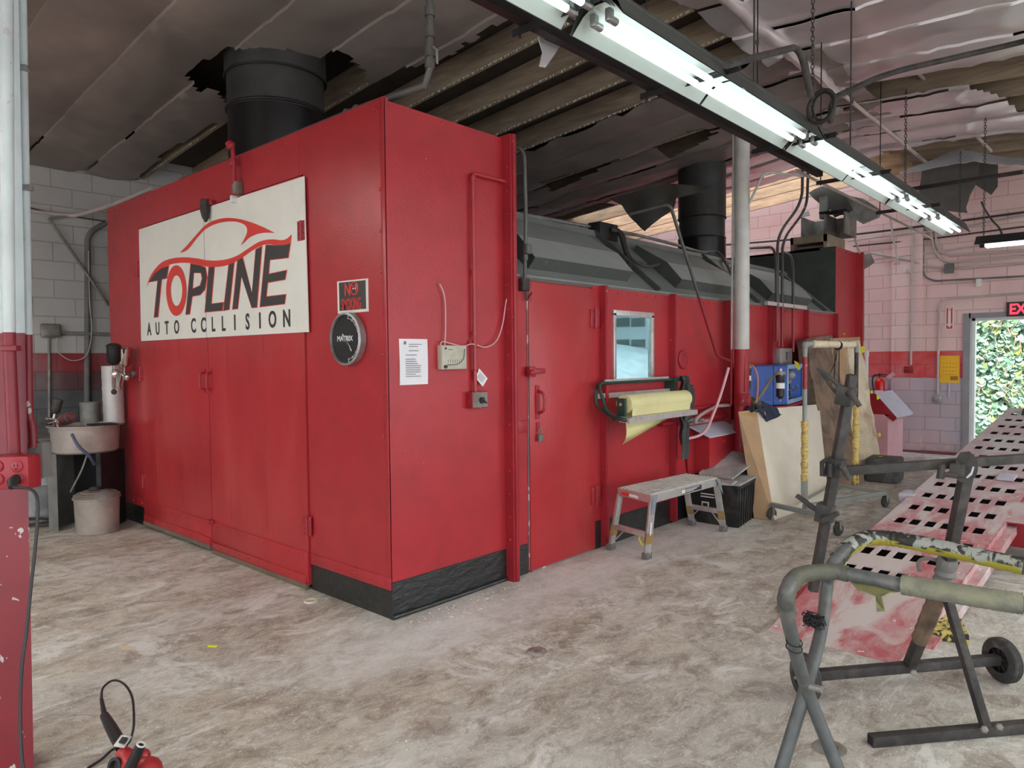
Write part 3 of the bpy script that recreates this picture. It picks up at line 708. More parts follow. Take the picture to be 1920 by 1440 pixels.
# hip (sloping grey shoulder)
mb = MB(); mb.prism([HP(3.53, -.01), HP(X1, -.01), HP(X1, 1), HP(3.53, 1)], -hn*.02); mb.bb((3.55, Y0-.012, HS-.004), (X1, Y0+.02, HS+.012))
mb.prism([HP(3.53, .955, .002), HP(X1, .955, .002), HP(X1, 1.01, .02), HP(3.53, 1.01, .02)], hn*.014)
part(mb, 'hip_sheet', 'hip')
for x in (5.47, 7.57, 9.67):
    mb = MB(); mb.prism([HP(x, 0), HP(x+.03, 0), HP(x+.03, 1), HP(x, 1)], hn*.045); mb.build('hip_rib', 'hip_dark', booth)
for k in range(3):
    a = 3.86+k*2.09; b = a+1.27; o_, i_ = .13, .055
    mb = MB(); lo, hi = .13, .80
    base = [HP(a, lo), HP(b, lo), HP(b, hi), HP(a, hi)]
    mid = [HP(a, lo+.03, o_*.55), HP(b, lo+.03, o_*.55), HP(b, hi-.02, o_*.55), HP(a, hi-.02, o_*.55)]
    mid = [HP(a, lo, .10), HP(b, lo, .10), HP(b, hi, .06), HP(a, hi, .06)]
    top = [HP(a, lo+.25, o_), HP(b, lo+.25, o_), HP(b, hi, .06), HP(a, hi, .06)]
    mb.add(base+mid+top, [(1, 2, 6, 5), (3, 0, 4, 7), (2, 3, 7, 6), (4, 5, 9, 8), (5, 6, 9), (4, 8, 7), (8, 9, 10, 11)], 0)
    lb = mb.build('lamp_housing', 'hip_top_lit', booth, smooth_=False, label='raised grey lamp housing')
    mb = MB(); mb.prism([HP(a, lo-.004), HP(b, lo-.004), HP(b, lo-.004, .101), HP(a, lo-.004, .101)], hv*.006); mb.build('shaded_lip', 'hip_lip_shade', lb, smooth_=False)
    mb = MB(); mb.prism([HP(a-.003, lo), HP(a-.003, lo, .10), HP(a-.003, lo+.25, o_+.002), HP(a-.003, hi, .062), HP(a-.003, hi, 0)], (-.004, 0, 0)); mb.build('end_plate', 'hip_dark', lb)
# rear tall section
mb = MB(); mb.prism([(X1, Y0+.03, HS), (X1, Y0+.03, 2.96), (X1, YB, 2.96), (X1, YB, ZH), (X1, YH, ZH)], (.02, 0, 0))
mb.bb((X1-.008, Y0+.0, HS), (X1, Y0+.21, 2.965)); mb.rivets([(X1-.008, Y0+.04, 2.15+k*.15) for k in range(6)], (-1, 0, 0), .009)
part(mb, 'rear_end_panel', 'hip_dark', label='dark grey stepped end panel')
mb = MB(); mb.bb((X1, Y0, .0), (10.95, Y0+.03, 2.965)); mb.bb((10.95, Y0-.1, 0), (XE, Y0+.03, 2.965)); mb.bb((X1, Y0+.03, 2.93), (XE, YB, 2.96)); mb.bb((XE-.03, Y0, 0), (XE, YB, 2.96))
mb.rivets([(X1+.08+k*.16, Y0, 2.92) for k in range(5)], (0, -1, 0), .009)
part(mb, 'rear_panel', 'red')
# personnel door
PX0, PX1 = 3.735, 4.505
mb = MB(); mb.bb((3.56, Y0-.01, .02), (PX0-.012, Y0+.03, HS-.01)); mb.bb((PX1+.006, Y0-.004, .02), (4.60, Y0+.03, HS-.004)); mb.bb((PX0-.02, Y0+.013, HS-.06), (PX1+.01, Y0+.03, HS)); mb.bb((PX0-.02, Y0+.013, 0), (PX1+.01, Y0+.022, HS-.05))
part(mb, 'door_jamb', 'red')
mb = MB(); mb.bb((3.553, Y0-.0125, .0), (PX0-.02, Y0-.008, .21)); part(mb, 'jamb_skirt', 'rubber')
mb = MB(); mb.bb((PX1+.006, Y0-.007, 0), (4.60, Y0-.002, .22)); part(mb, 'jamb_skirt', 'rubber')
mb = MB(); mb.bb((PX0, Y0-.022, .012), (PX1, Y0+.012, HS-.035), bev=.003)
pd = part(mb, 'personnel_door', 'red_front', label='narrow red side door')
mb = MB(); mb.bb((PX0-.012, Y0-.016, .02), (PX0-.003, Y0+.0, HS-.04)); mb.bb((PX0+.02, Y0-.018, .0), (PX1-.02, Y0-.004, .018)); mb.build('edge_seal', mat('worn_grey_seal', (.17, .17, .165), .7, chips=(.5, .5, .48), cs=12, cl=.58), pd)
for zz in (1.80, .43, ):
    mb = MB()
    for q in (-1, 1):
        mb.bb((PX1+.003+q*.032-.026, Y0-.03, zz-.07), (PX1+.003+q*.032+.026, Y0-.021, zz+.07), bev=.002)
        mb.rivets([(PX1+.003+q*.042, Y0-.03, zz-.055+k*.037) for k in range(4)], (0, -1, 0), .006)
    mb.cyl((PX1+.003, Y0-.034, zz-.075), (PX1+.003, Y0-.034, zz+.075), .009, 8); mb.build('hinge', 'red_dark', pd)
mb = MB(); hx = PX0+.085
mb.tube(smooth([(hx, Y0-.022, 1.27), (hx+.005, Y0-.07, 1.25), (hx+.01, Y0-.08, 1.19), (hx+.005, Y0-.07, 1.13), (hx, Y0-.022, 1.11)], 5), .011, 8); mb.bb((hx-.025, Y0-.028, 1.07), (hx+.02, Y0-.022, 1.31)); mb.build('handle', 'red_dark', pd)
mb = MB(); mb.bb((PX0-.035, Y0-.06, 1.37), (PX0+.03, Y0-.02, 1.44), bev=.006); mb.bb((PX0+.0, Y0-.065, 1.39), (PX0+.13, Y0-.022, 1.425), bev=.008); mb.ball((PX0-.02, Y0-.06, 1.40), .02); mb.build('latch', 'red_dark', pd)
mb = MB(); mb.bb((hx-.02, Y0-.028, .98), (hx+.018, Y0-.022, 1.05)); mb.build('hasp', 'red_dark', pd)
mb = MB(); mb.bb((hx-.022, Y0-.055, .915), (hx+.03, Y0-.03, .965), bev=.005); mb.tube(smooth([(hx-.012, Y0-.042, .965), (hx-.01, Y0-.042, 1.0), (hx+.004, Y0-.042, 1.012), (hx+.018, Y0-.042, 1.0), (hx+.02, Y0-.042, .965)], 4), .004, 6); mb.build('padlock', 'galv_old', pd)
mb = MB(); mb.bb((3.62, Y0-.02, .99), (3.72, Y0-.01, 1.07), bev=.002); mb.build('strike_plate', 'red_dark', pd)
# round inspection cover
mb = MB(); p = KY(1280, 674, Y0); mb.lathe((p.x, Y0, p.z), [(.088, 0), (.088, .012), (.08, .018), (.0, .018)], (0, -1, 0), 32)
mb.rivets([(p.x+.055*math.cos(a), Y0-.018, p.z+.055*math.sin(a)) for a in (1.57, 3.6, 5.8)], (0, -1, 0), .008)
part(mb, 'inspection_cover', 'red_dark', label='round bolted cover plate')
# boxed red duct with pale hood low on the side wall
a, b = 6.13, 7.3
mb = MB(); mb.prism([(a, Y0, .38), (a, Y0-.16, .46), (a, Y0-.16, .74), (a, Y0, .80)], (b-a, 0, 0)); mb.rivets([(a+.3, Y0-.16, .68), (a+.3, Y0-.16, .52)], (0, -1, 0), .012); part(mb, 'exhaust_box', 'red', smooth_=False)
mb = MB(); mb.prism([(a-.1, Y0, .84), (a-.05, Y0-.19, .745), (b, Y0-.19, .745), (b, Y0, .84)], (0, 0, .008)); part(mb, 'dust_hood', 'lid', smooth_=False, label='pale dusty hood over the low duct')
# ================================================================ painted sign on the double doors
SX = X0-.020
sg = thing('wall_sign', 'large off-white auto body shop sign with red car outline on the double doors', 'sign', (SX, 5.4, 2.18))
def SP(px, py, out=0.0): p = KX(px, py, X0-.016); return V((SX-out, p.y, p.z))
def SC(u, v, out=0.0): return SP(240+u/4, 320+v/4, out)          # sign artwork coordinates
mb = MB(); poly = [SP(261.2, 430.5), SP(400, 385.3), SP(571, 330.5), SP(575, 470), SP(579.5, 622.5), SP(430, 630.5), SP(265.5, 639.5)]
mb.prism(poly, (.006, 0, 0)); mb.build('backing', 'sign_white', sg, smooth_=False)
def art(name, polys, mt, out=.002):
    mb = MB()
    for q in polys: mb.prism([SC(u, v, out) for u, v in q], (.0015, 0, 0))
    return mb.build(name, mt, sg, smooth_=False)
def cur(q, n=6): return [tuple(p[:2]) for p in smooth([(a, b, 0) for a, b in q], n)]
roof = cur([(397, 615), (450, 560), (520, 480), (585, 412), (650, 375), (740, 356), (830, 362), (920, 385), (1010, 420), (1108, 468)]) + \
       cur([(1108, 468), (1040, 466), (980, 475), (920, 500), (885, 532), (852, 560)]) + cur([(852, 560), (875, 520), (898, 470), (898, 430), (870, 400), (810, 383), (730, 385), (650, 405), (580, 445), (520, 510), (465, 580), (430, 607), (397, 615)])[:-1]
swoosh = cur([(147, 868), (170, 800), (215, 730), (270, 682), (340, 658), (430, 650), (520, 658), (600, 672), (680, 674), (760, 662), (830, 635), (900, 590), (980, 540), (1040, 520), (1100, 516), (1160, 522), (1200, 510), (1233, 480)]) + \
         cur([(1228, 540), (1190, 556), (1130, 560), (1060, 552), (1000, 565), (930, 605), (860, 655), (790, 695), (710, 718), (620, 722), (550, 710), (480, 695), (400, 692), (320, 705), (250, 738), (190, 790), (147, 868)])[:-1]
art('car_outline', [roof, swoosh], 'sign_red', .0035)
L_T = [(165, 835), (205, 775), (250, 738), (308, 716), (294, 805), (256, 815), (228, 1096), (203, 1098), (230, 822)]
L_P = [(478, 700), (545, 712), (585, 728), (596, 800), (582, 890), (545, 930), (486, 942), (466, 1074), (441, 1077)]
L_P_in = [(505, 770), (552, 770), (560, 810), (545, 860), (496, 882)]
L_L = [(614, 724), (652, 722), (628, 1002), (720, 990), (710, 1048), (584, 1060)]
L_I = [(764, 702), (800, 690), (762, 1040), (724, 1048)]
L_N = [(830, 668), (864, 655), (935, 920), (966, 592), (1008, 570), (970, 1024), (936, 1026), (856, 790), (826, 1034), (792, 1038)]
L_E = [(1042, 560), (1130, 562), (1222, 546), (1206, 652), (1068, 668), (1058, 778), (1194, 750), (1182, 815), (1052, 838), (1040, 948), (1188, 930), (1178, 998), (998, 1020)]
def grow(q, d=7):
    n = len(q); out = []
    ar = sum(q[i-1][0]*q[i][1]-q[i][0]*q[i-1][1] for i in range(n)); sg_ = 1 if ar > 0 else -1
    for i in range(n):
        a, b, c = q[i-1], q[i], q[(i+1) % n]
        n1 = V((b[1]-a[1], a[0]-b[0])).normalized(); n2 = V((c[1]-b[1], b[0]-c[0])).normalized(); m_ = n1+n2
        k = max(.45, (1+n1.dot(n2))/1.0); m_ = m_/k
        out.append((b[0]+sg_*m_.x*d, b[1]+sg_*m_.y*d))
    return out
Ls = [L_T, L_P, L_L, L_I, L_N, L_E]
for q in Ls: art('letter_outline', [grow(q, 5)], 'sign_red', .002)
for q in Ls: art('letter', [q], 'sign_black', .003)
art('letter_counter', [grow(L_P_in, 5)], 'sign_red', .0038); art('letter_counter', [L_P_in], 'sign_white', .0045)
def ell(cx, cy, rx, ry, sh, n=36): return [(cx+rx*math.cos(t*2*math.pi/n)+sh*math.sin(t*2*math.pi/n), cy+ry*math.sin(t*2*math.pi/n)) for t in range(n)]
oo, oi = ell(369, 900, 76, 190, 0), ell(370, 900, 44, 115, 0)
mb = MB(); n = 36
vs = [SC(u, v, .004) for u, v in oo+oi]; mb.add(vs, [(i, (i+1) % n, n+(i+1) % n, n+i) for i in range(n)]); mb.build('letter_ring', 'sign_red', sg, smooth_=False)
# lower line of lettering
xs = [(165, 'A', 1232, 92), (228, 'U', 1228, 90), (297, 'T', 1224, 95), (371, 'O', 1220, 98), (497, 'C', 1212, 104), (572, 'C', 1208, 106), (646, 'L', 1203, 106), (722, 'L', 1199, 108), (808, 'I', 1193, 112), (903, 'S', 1188, 116), (996, 'I', 1180, 116), (1090, 'O', 1174, 122), (1197, 'N', 1168, 126)]
for u, ch, vb, h in xs:
    c = SC(u, vb, .001); t = SC(u, vb-h, .001); hh = (t-c).length
    text(sg, 'small_letter', ch, c, (0, -1, 0), (0, 0, 1), hh/.70, 'sign_black', sx=.82 if ch != 'I' else .9, bold=.004, align='CENTER')
mb = MB(); mb.bb((SX-.001, DS-.002, SC(580, 1255).z), (SX+.002, DS+.002, SC(580, 345).z)); mb.build('centre_seam', 'grime', sg)

# No smoking sign
s2 = thing('no_smoking_sign', 'small black and red no smoking sign above the round wall clock', 'sign', (X0, 3.57, 1.88))
A_, B_, C_, D_ = (V((X0-.004, *KX(px, py, X0)[1:])) for px, py in ((633, 528), (690.5, 522), (691.5, 584), (634.5, 588.5)))
mb = MB(); mb.prism([A_, B_, C_, D_], (.004, 0, 0)); mb.build('sign_plate', 'sign_white', s2, smooth_=False)
ce = (A_+B_+C_+D_)/4
mb = MB(); mb.prism([ce+(p-ce)*.87+V((-.001, 0, .004)) for p in (A_, B_, C_, D_)], (.001, 0, 0)); mb.build('black_field', 'sign_black', s2, smooth_=False)
yl = (A_.y+D_.y)/2
text(s2, 'lettering', 'N', (X0-.0055, ce.y+.078, ce.z+.010), (0, -1, 0), (0, 0, 1), .105, 'sign_red', sx=.8, bold=.0025)
text(s2, 'lettering', 'SMOKING', (X0-.0055, ce.y+.112, ce.z-.076), (0, -1, 0), (0, 0, 1), .096, 'sign_red', sx=.47, bold=.0012)
mb = MB(); cc = V((X0-.0065, ce.y-.025, ce.z+.046)); mb.ring(cc, (1, 0, 0), .036, .0045, 28); mb.bar(cc+V((0, .026, .024)), cc+V((0, -.026, -.024)), .006, .003, (1, 0, 0)); mb.build('prohibition_ring', 'sign_red', s2)
mb = MB(); mb.bb((X0-.007, cc.y-.018, cc.z-.005), (X0-.0055, cc.y+.02, cc.z+.002)); mb.tube(smooth([(X0-.006, cc.y-.012, cc.z+.006), (X0-.006, cc.y-.02, cc.z+.014), (X0-.006, cc.y-.010, cc.z+.022)], 3), .0022, 5); mb.build('cigarette_mark', 'sign_white', s2)
# round clock
cy_, cz_ = 3.595, 1.624
s3 = thing('wall_clock', 'round black-faced clock with silver rim below the no smoking sign', 'clock', (X0, cy_, cz_))
R_ = .158
mb = MB(); mb.lathe((X0, cy_, cz_), [(R_-.006, 0), (R_, .005), (R_, .045), (R_-.012, .05), (R_-.014, .036)], (-1, 0, 0), 48, cap=False); mb.build('rim', 'galv', s3)
mb = MB(); mb.lathe((X0, cy_, cz_), [(R_-.006, .001), (R_-.013, .034), (0, .034)], (-1, 0, 0), 48); mb.build('face', 'black', s3)
mb = MB()
n = 40
pa = [V((X0-.0355, cy_-(R_-.034)*math.cos(a), cz_+(R_-.034)*math.sin(a))) for a in [math.radians(80-160*k/n) for k in range(n+1)]]
mb.tube(pa, .0016, 5)
for k in range(9):
    a = math.radians(80-20*k); d = V((0, -math.cos(a), math.sin(a))); c = V((X0-.0355, cy_, cz_)); mb.bar(c+d*(R_-.04), c+d*(R_-.022), .004, .001, (1, 0, 0))
    if k % 1 == 0: mb.box(c+d*(R_-.019)+V((0, 0, .0)), (.001, .007, .009))
mb.build('dial_marks', 'white', s3)
text(s3, 'lettering', 'MATRIX', (X0-.035, cy_+.092, cz_-.012), (0, -1, 0), (0, 0, 1), .044, 'white', sx=1.0, bold=.0009)
mb = MB(); c = V((X0-.038, cy_+.01, cz_)); mb.bar(c+V((0, .024, .03)), c+V((0, -.066, -.072)), .008, .002, (1, 0, 0)); mb.bar(c+V((0, .01, .01)), c+V((0, -.055, -.056)), .010, .002, (1, 0, 0)); mb.build('hands', 'white', s3)

# ---------------------------------------------------------------- hardware over the doors
t = thing('latch_rod', 'red top latch rod with clamp running down to the sign', 'door latch', (X0, 5.02, 2.7))
p = lambda px, py, o=.05: (lambda q: V((X0-o, q.y, q.z)))(KX(px, py, X0-.03))
mb = MB(); mb.lathe(p(441, 278), [(.028, 0), (.035, .02), (.022, .05), (.0, .055)], (-.35, .2, .5), 16); mb.tube([p(441, 277), p(443, 300), p(444, 345)], .016, 10)
mb.box(p(441, 305), (.045, .06, .06), bev=.012); mb.build('rod', 'red_dark', t)
mb = MB(); mb.box(p(445, 352, .03), (.06, .055, .085), bev=.006); mb.bb(p(441, 372, .012)-V((.01, .03, .0)), p(449, 348, .012)+V((.03, .03, 0))); mb.build('clamp_block', 'galv_old', t)
mb = MB(); mb.box(p(440, 374, .035), (.05, .03, .05), bev=.004); mb.build('lower_catch', 'white', t)
t = thing('door_sensor', 'dark oval bracket light hanging over the sign top edge', 'bracket light', (X0, 5.42, 2.55))
mb = MB(); c = p(391, 396, .055); pts = [c+V((0, 0, .085)), c+V((0, 0, .05)), c+V((0, .005, 0)), c+V((0, .0, -.05)), c+V((0, -.004, -.085))]
mb.tube(pts, [.03, .037, .036, .026, .008], 14); mb.build('housing', 'stand', t)
mb = MB(); mb.box(p(394, 380, .02), (.045, .06, .035), bev=.003); mb.build('mount', 'red_dark', t)

# ---------------------------------------------------------------- things on the vestibule side
t = thing('notice', 'taped white inspection notice on the red vestibule side', 'notice', (2.72, Y0, 1.48))
mb = MB(); mb.grid(lambda u, v: (2.612+u*.214, Y0-.004-.002*math.sin(u*6+v*4), 1.350+v*.268), 8, 8, (0, .001, 0)); mb.build('sheet', 'paper', t)
mb = MB()
for k in range(16):
    z = 1.585-k*.0125
    if k in (2, 4, 6): continue
    x0_ = 2.655 if k > 3 else 2.68; mb.bb((x0_, Y0-.0075, z), (x0_+random.uniform(.07, .125), Y0-.0065, z+.0035))
mb.bb((2.645, Y0-.0075, 1.585), (2.66, Y0-.0065, 1.604)); mb.build('print', 'ink', t)
t = thing('pressure_gauge', 'beige square inclined pressure gauge with white tubing', 'gauge', (3.01, Y0, 1.5))
mb = MB(); mb.bb((2.905, Y0-.048, 1.435), (3.11, Y0, 1.582), bev=.006); mb.build('case', mat('beige_gauge_case', (.50, .48, .38), .5, c2=(.33, .32, .27), ns=9, lo=.55, hi=.75), t)
mb = MB(); mb.tube(smooth([(2.945, Y0-.05, 1.463), (3.00, Y0-.05, 1.463), (3.05, Y0-.05, 1.475), (3.08, Y0-.05, 1.505), (3.09, Y0-.05, 1.56)], 6), .003, 6)
for k in range(7): mb.bb((2.95+k*.019, Y0-.0495, 1.478), (2.953+k*.019, Y0-.048, 1.495))
mb.bb((2.955, Y0-.0495, 1.553), (2.99, Y0-.048, 1.558)); mb.build('scale', 'ink', t)
mb = MB(); mb.cyl((2.925, Y0-.048, 1.452), (2.925, Y0-.062, 1.452), .010, 12); mb.cyl((2.93, Y0-.048, 1.563), (2.93, Y0-.055, 1.563), .006, 10); mb.build('knob', 'stand', t)
mb = MB(); mb.tube(smooth([KY(822, 534, Y0)+V((0, 0, 0)), KY(826, 535, Y0-.02), KY(834, 560, Y0-.02), KY(835.5, 610, Y0-.02), KY(834, 648, Y0-.025)], 6), .004, 6)
mb.tube(smooth([KY(825.5, 649, Y0-.03), KY(829, 641, Y0-.03), KY(845, 644, Y0-.03), KY(868, 649, Y0-.03), KY(886, 645, Y0-.035), KY(910, 651, Y0-.03), KY(930, 640, Y0-.03), KY(942, 610, Y0-.03), KY(949, 565, Y0-.03), KY(955, 549, Y0-.03)], 6), .004, 6)
mb.build('tubing', mat('pinkish_white_tubing', (.62, .42, .42), .5), t)
t = thing('rotary_switch', 'small red conduit switch box with a worn dial plate', 'switch', (3.22, Y0, 1.24))
mb = MB(); mb.bb((3.145, Y0-.055, 1.185), (3.285, Y0, 1.29), bev=.004); mb.build('box', 'red_col', t)
mb = MB(); mb.bb((3.15, Y0-.058, 1.19), (3.28, Y0-.055, 1.285)); mb.build('dial_plate', 'galv_old', t)
mb = MB(); mb.cyl((3.225, Y0-.058, 1.235), (3.225, Y0-.072, 1.235), .02, 14); mb.bar((3.205, Y0-.075, 1.25), (3.255, Y0-.075, 1.215), .010, .012, (0, 1, 0), bev=.002); mb.build('lever', 'stand', t)
mb = MB(); mb.tube(fillet([(3.50, Y0-.028, 2.665), (3.20, Y0-.028, 2.665), (3.20, Y0-.028, 1.29)], .03), .0125, 10)
for z in (2.63, 2.05, 1.66): mb.cyl((3.20, Y0-.028, z-.012), (3.20, Y0-.028, z+.012), .017, 10)
mb.bb((3.165, Y0-.018, 1.592), (3.235, Y0, 1.612)); solo(mb, 'conduit', 'red painted conduit dropping to the small rotary switch', 'conduit', 'red')
t = thing('tag', 'white paper tag tied to the red switch conduit', 'tag', (3.26, Y0, 1.40))
mb = MB(); c = KY(902, 708, Y0-.03); R = Matrix.Rotation(.72, 3, 'Y'); mb.box(c, (.10, .001, .068), R); mb.build('card', 'paper', t)
mb = MB()
for k in range(5): mb.box(c+R@V((.0, -.0015, -.018+k*.009)), (.06, .001, .0025), R)
mb.build('print', 'ink', t)
mb = MB(); mb.tube([KY(889, 693, Y0-.04), KY(896, 699, Y0-.032)], .002, 5); mb.box(KY(893, 694, Y0-.03), (.03, .008, .012), R); mb.build('tie', 'blackmatt', t)
# small cable hook and door-head box
t = thing('door_switch', 'small limit switch box at the head of the side door', 'switch', (3.66, Y0, 2.05))
mb = MB(); mb.box(KY(983, 534, Y0-.03), (.075, .04, .085), bev=.006); mb.build('box', 'stand', t)
mb = MB(); mb.tube(smooth([KY(984, 548, Y0-.02), KY(987, 563, Y0-.03), KY(993, 556, Y0-.03), KY(998, 548, Y0-.03)], 4), .004, 6); mb.build('wire', 'stand', t)
mb = MB(); mb.prism([KY(988, 532, Y0-.025), KY(996, 524, Y0-.025), KY(999, 533, Y0-.025), KY(993, 545, Y0-.025)], (0, .003, 0)); mb.prism([KY(990, 552, Y0-.025), KY(997, 548, Y0-.025), KY(999, 562, Y0-.025), KY(995, 566, Y0-.025)], (0, .003, 0)); mb.build('bracket_plate', 'red_dark', t)
t = thing('conduit', 'grey conduit bending over the hip down to the side door switch', 'conduit', (3.62, Y0-.03, 2.1))
mb = MB(); mb.tube(fillet([(3.62, Y0+.2, 2.93), (3.68, Y0-.04, 2.93), KY(986, 405, Y0-.05), KY(984, 525, Y0-.035)], .09, 8), .0135, 10); mb.build('tube', 'conduit', t)
mb = MB(); mb.box(KY(989, 467, Y0-.06), (.05, .045, .07), bev=.01); mb.cyl(KY(985, 478, Y0-.045), KY(985, 488, Y0-.045), .019, 10); mb.build('fitting', 'conduit', t)

# spray guns hung by the booth corner
def gun(name, label, c, ax, s, cupmat, lay=False):
    """gravity spray gun: cup above, body, handle, nozzle; ax = forward direction of the nozzle"""
    t = thing(name, label, 'spray gun', c); c = V(c); f = V(ax).normalized(); up = V((0, 0, 1)) if not lay else V((0, .25, .35)).normalized(); sd_ = f.cross(up).normalized(); up = sd_.cross(f)
    mb = MB(); mb.lathe(c+up*.05*s, [(.012*s, 0), (.03*s, .012*s), (.041*s, .03*s), (.041*s, .115*s), (.044*s, .118*s), (.044*s, .13*s), (.034*s, .135*s), (.03*s, .14*s)], up, 24); mb.build('cup', cupmat, t)
    mb = MB(); mb.tube([c+up*.05*s, c, c-up*.01*s], .010*s, 8); mb.tube([c-f*.05*s, c+f*.05*s], [.013*s, .014*s], 10); mb.tube([c+f*.05*s, c+f*.075*s, c+f*.078*s], [.019*s, .017*s, .008*s], 14)
    mb.tube([c-f*.035*s, c-f*.075*s-up*.07*s, c-f*.09*s-up*.125*s], [.013*s, .012*s, .010*s], 10); mb.tube(smooth([c-f*.045*s+up*.01*s, c-f*.07*s+up*.02*s, c-f*.10*s-up*.0*s], 3), .005*s, 6)
    mb.build('body', 'chrome', t)
    mb = MB(); mb.bar(c+f*.01*s-up*.01*s, c-f*.035*s-up*.085*s, .008*s, .006*s, sd_); mb.build('trigger', 'chrome', t)
    mb = MB(); mb.tube([c-f*.09*s-up*.125*s, c-f*.10*s-up*.155*s], .008*s, 8); mb.ball(c-f*.098*s-up*.15*s, .018*s); mb.build('air_fitting', 'stand', t)
    return t
g1 = KX(233, 703, X0-.09); gun('spray_gun', 'chrome spray gun with bright steel cup hooked on the booth corner', g1, (-.1, -1, -.28), 1.4, 'chrome')
g2 = KX(214, 699, X0-.24); gun('spray_gun', 'spray gun with dark grimy cup hung just left of the bright one', g2, (-.3, -1, -.2), 1.35, 'darksteel')
t = thing('gun_hook', 'round grimy gun holder magnet on the booth corner panel', 'hook', KX(252, 700, X0))
c = KX(252, 701, X0); mb = MB(); mb.lathe(c, [(.03, 0), (.034, .02), (.03, .03), (0, .03)], (-1, 0, 0), 18); mb.tube([c+V((-.025, 0, 0)), c+V((-.11, .01, .01)), g1+V((0, 0, .03))], .008, 6); mb.tube([c+V((-.1, .01, .01)), g2+V((.0, 0, .035))], .006, 6); mb.build('disc', 'galv_old', t)

# ================================================================ left corner: wash basin stand
bc = V((2.185, 7.22, 0)); R_ = .292; zt = .925
t = thing('wash_basin', 'round dull metal gun-wash basin on a sheet metal stand', 'basin', bc)
mb = MB(); mb.lathe(bc, [(.02, zt-.235), (R_*.84, zt-.235), (R_*.90, zt-.22), (R_*.93, zt-.1), (R_*.94, zt), (R_*1.05, zt+.002), (R_*1.05, zt+.012), (R_*.92, zt+.010), (R_*.91, zt-.02), (R_*.3, zt-.05), (.01, zt-.055)], seg=48); mb.build('bowl', 'solvent', t)
mb = MB()
lx = V((.74, .67, 0)); ly = V((-.67, .74, 0)); bs = bc
def BX(a, b, z): return bs+ly*b*-1+lx*a+V((0, 0, z))
mb.prism([BX(-.18, -.24, 0), BX(-.18, -.16, 0), BX(-.18, -.16, zt-.235), BX(-.18, -.24, zt-.235)], lx*.004); mb.prism([BX(-.18, -.24, 0), BX(.2, -.24, 0), BX(.2, -.24, zt-.235), BX(-.18, -.24, zt-.235)], ly*.004)
mb.build('side_leg', 'grime', t)
mb = MB(); mb.prism([BX(-.18, .19, 0), BX(-.18, .235, 0), BX(-.18, .235, zt-.235), BX(-.18, .19, zt-.235)], lx*.004); mb.prism([BX(-.18, .235, 0), BX(.2, .235, 0), BX(.2, .235, zt-.235), BX(-.18, .235, zt-.235)], ly*.004); mb.build('side_leg', 'darksteel', t)
mb = MB(); mb.prism([BX(.2, -.24, 0), BX(.2, .235, 0), BX(.2, .235, zt-.24), BX(.2, -.24, zt-.24)], lx*.004); mb.build('back_panel', 'blackmatt', t)  # black carries the shade inside the open stand
mb = MB(); mb.tube(smooth([BX(-.15, .10, zt-.24), BX(-.19, .07, .55), BX(-.19, .0, .42), BX(-.12, -.08, .34)], 6), .008, 8); mb.build('drain_hose', mat('grey_hose', (.22, .22, .20), .6), t)
mb = MB(); mb.tube(smooth([bc+V((-.19, -.27, .88)), bc+V((-.16, -.33, .78)), bc+V((-.08, -.345, .68)), bc+V((-.03, -.30, .60))], 6), .013, 8); mb.build('blue_hose', mat('violet_blue_hose', (.07, .075, .15), .5), t)
mb = MB(); mb.bb(bc+V((-.02, -.30, zt+.01)), bc+V((.18, -.10, zt+.022))); mb.build('tray', 'blackmatt', t)
gun('spray_gun', 'dirty spray gun lying on its side on the basin rim', V((1.98, 7.40, zt+.06)), (-.45, .9, 0), 1.0, 'stand', lay=True)
t = thing('cup_brush', 'dark stained plastic cup lying across the basin rim', 'cup', (2.03, 7.12, zt+.06))
mb = MB(); mb.lathe(V((2.0, 7.20, zt+.06)), [(.04, 0), (.05, .01), (.052, .11), (.045, .115), (0, .115)], (.25, -.85, .25), 20); mb.build('cup', mat('stained_red_black', (.05, .025, .025), .4, c2=(.22, .08, .08), ns=9), t)
mb = MB(); mb.tube([V((2.0, 7.20, zt+.06)), V((1.94, 7.38, zt+.03))], .008, 8); mb.build('stem', 'chrome', t)
mb = MB(); mb.ball(V((1.95, 7.42, zt+.035)), .03); mb.tube([V((1.95, 7.45, zt+.03)), V((1.93, 7.56, zt+.02))], .012, 8); solo(mb, 'air_coupler', 'grimy ball-shaped air coupler on the left rim of the basin', 'air fitting', 'stand')
mb = MB(); c = V((2.31, 7.49, zt-.02)); mb.lathe(c, [(.085, 0), (.085, .20), (.088, .205), (.088, .215), (.05, .22), (0, .215)]); solo(mb, 'solvent_can', 'tall dull metal solvent can standing behind the basin rim', 'can', 'galv_old')
mb = MB(); mb.lathe(V((2.42, 7.20, .93)), [(.088, 0)] + [(.088+(.003 if k % 4 == 0 else 0), .015+k*.026) for k in range(20)] + [(.088, .53)], (.0, .03, 1), 28, cap=False)
mb.ring((2.42, 7.215, 1.46), (0, .03, 1), .088, .003)
solo(mb, 'spiral_duct_pipe', 'short spiral steel duct pipe standing up behind the basin', 'duct pipe', 'galv_dull')
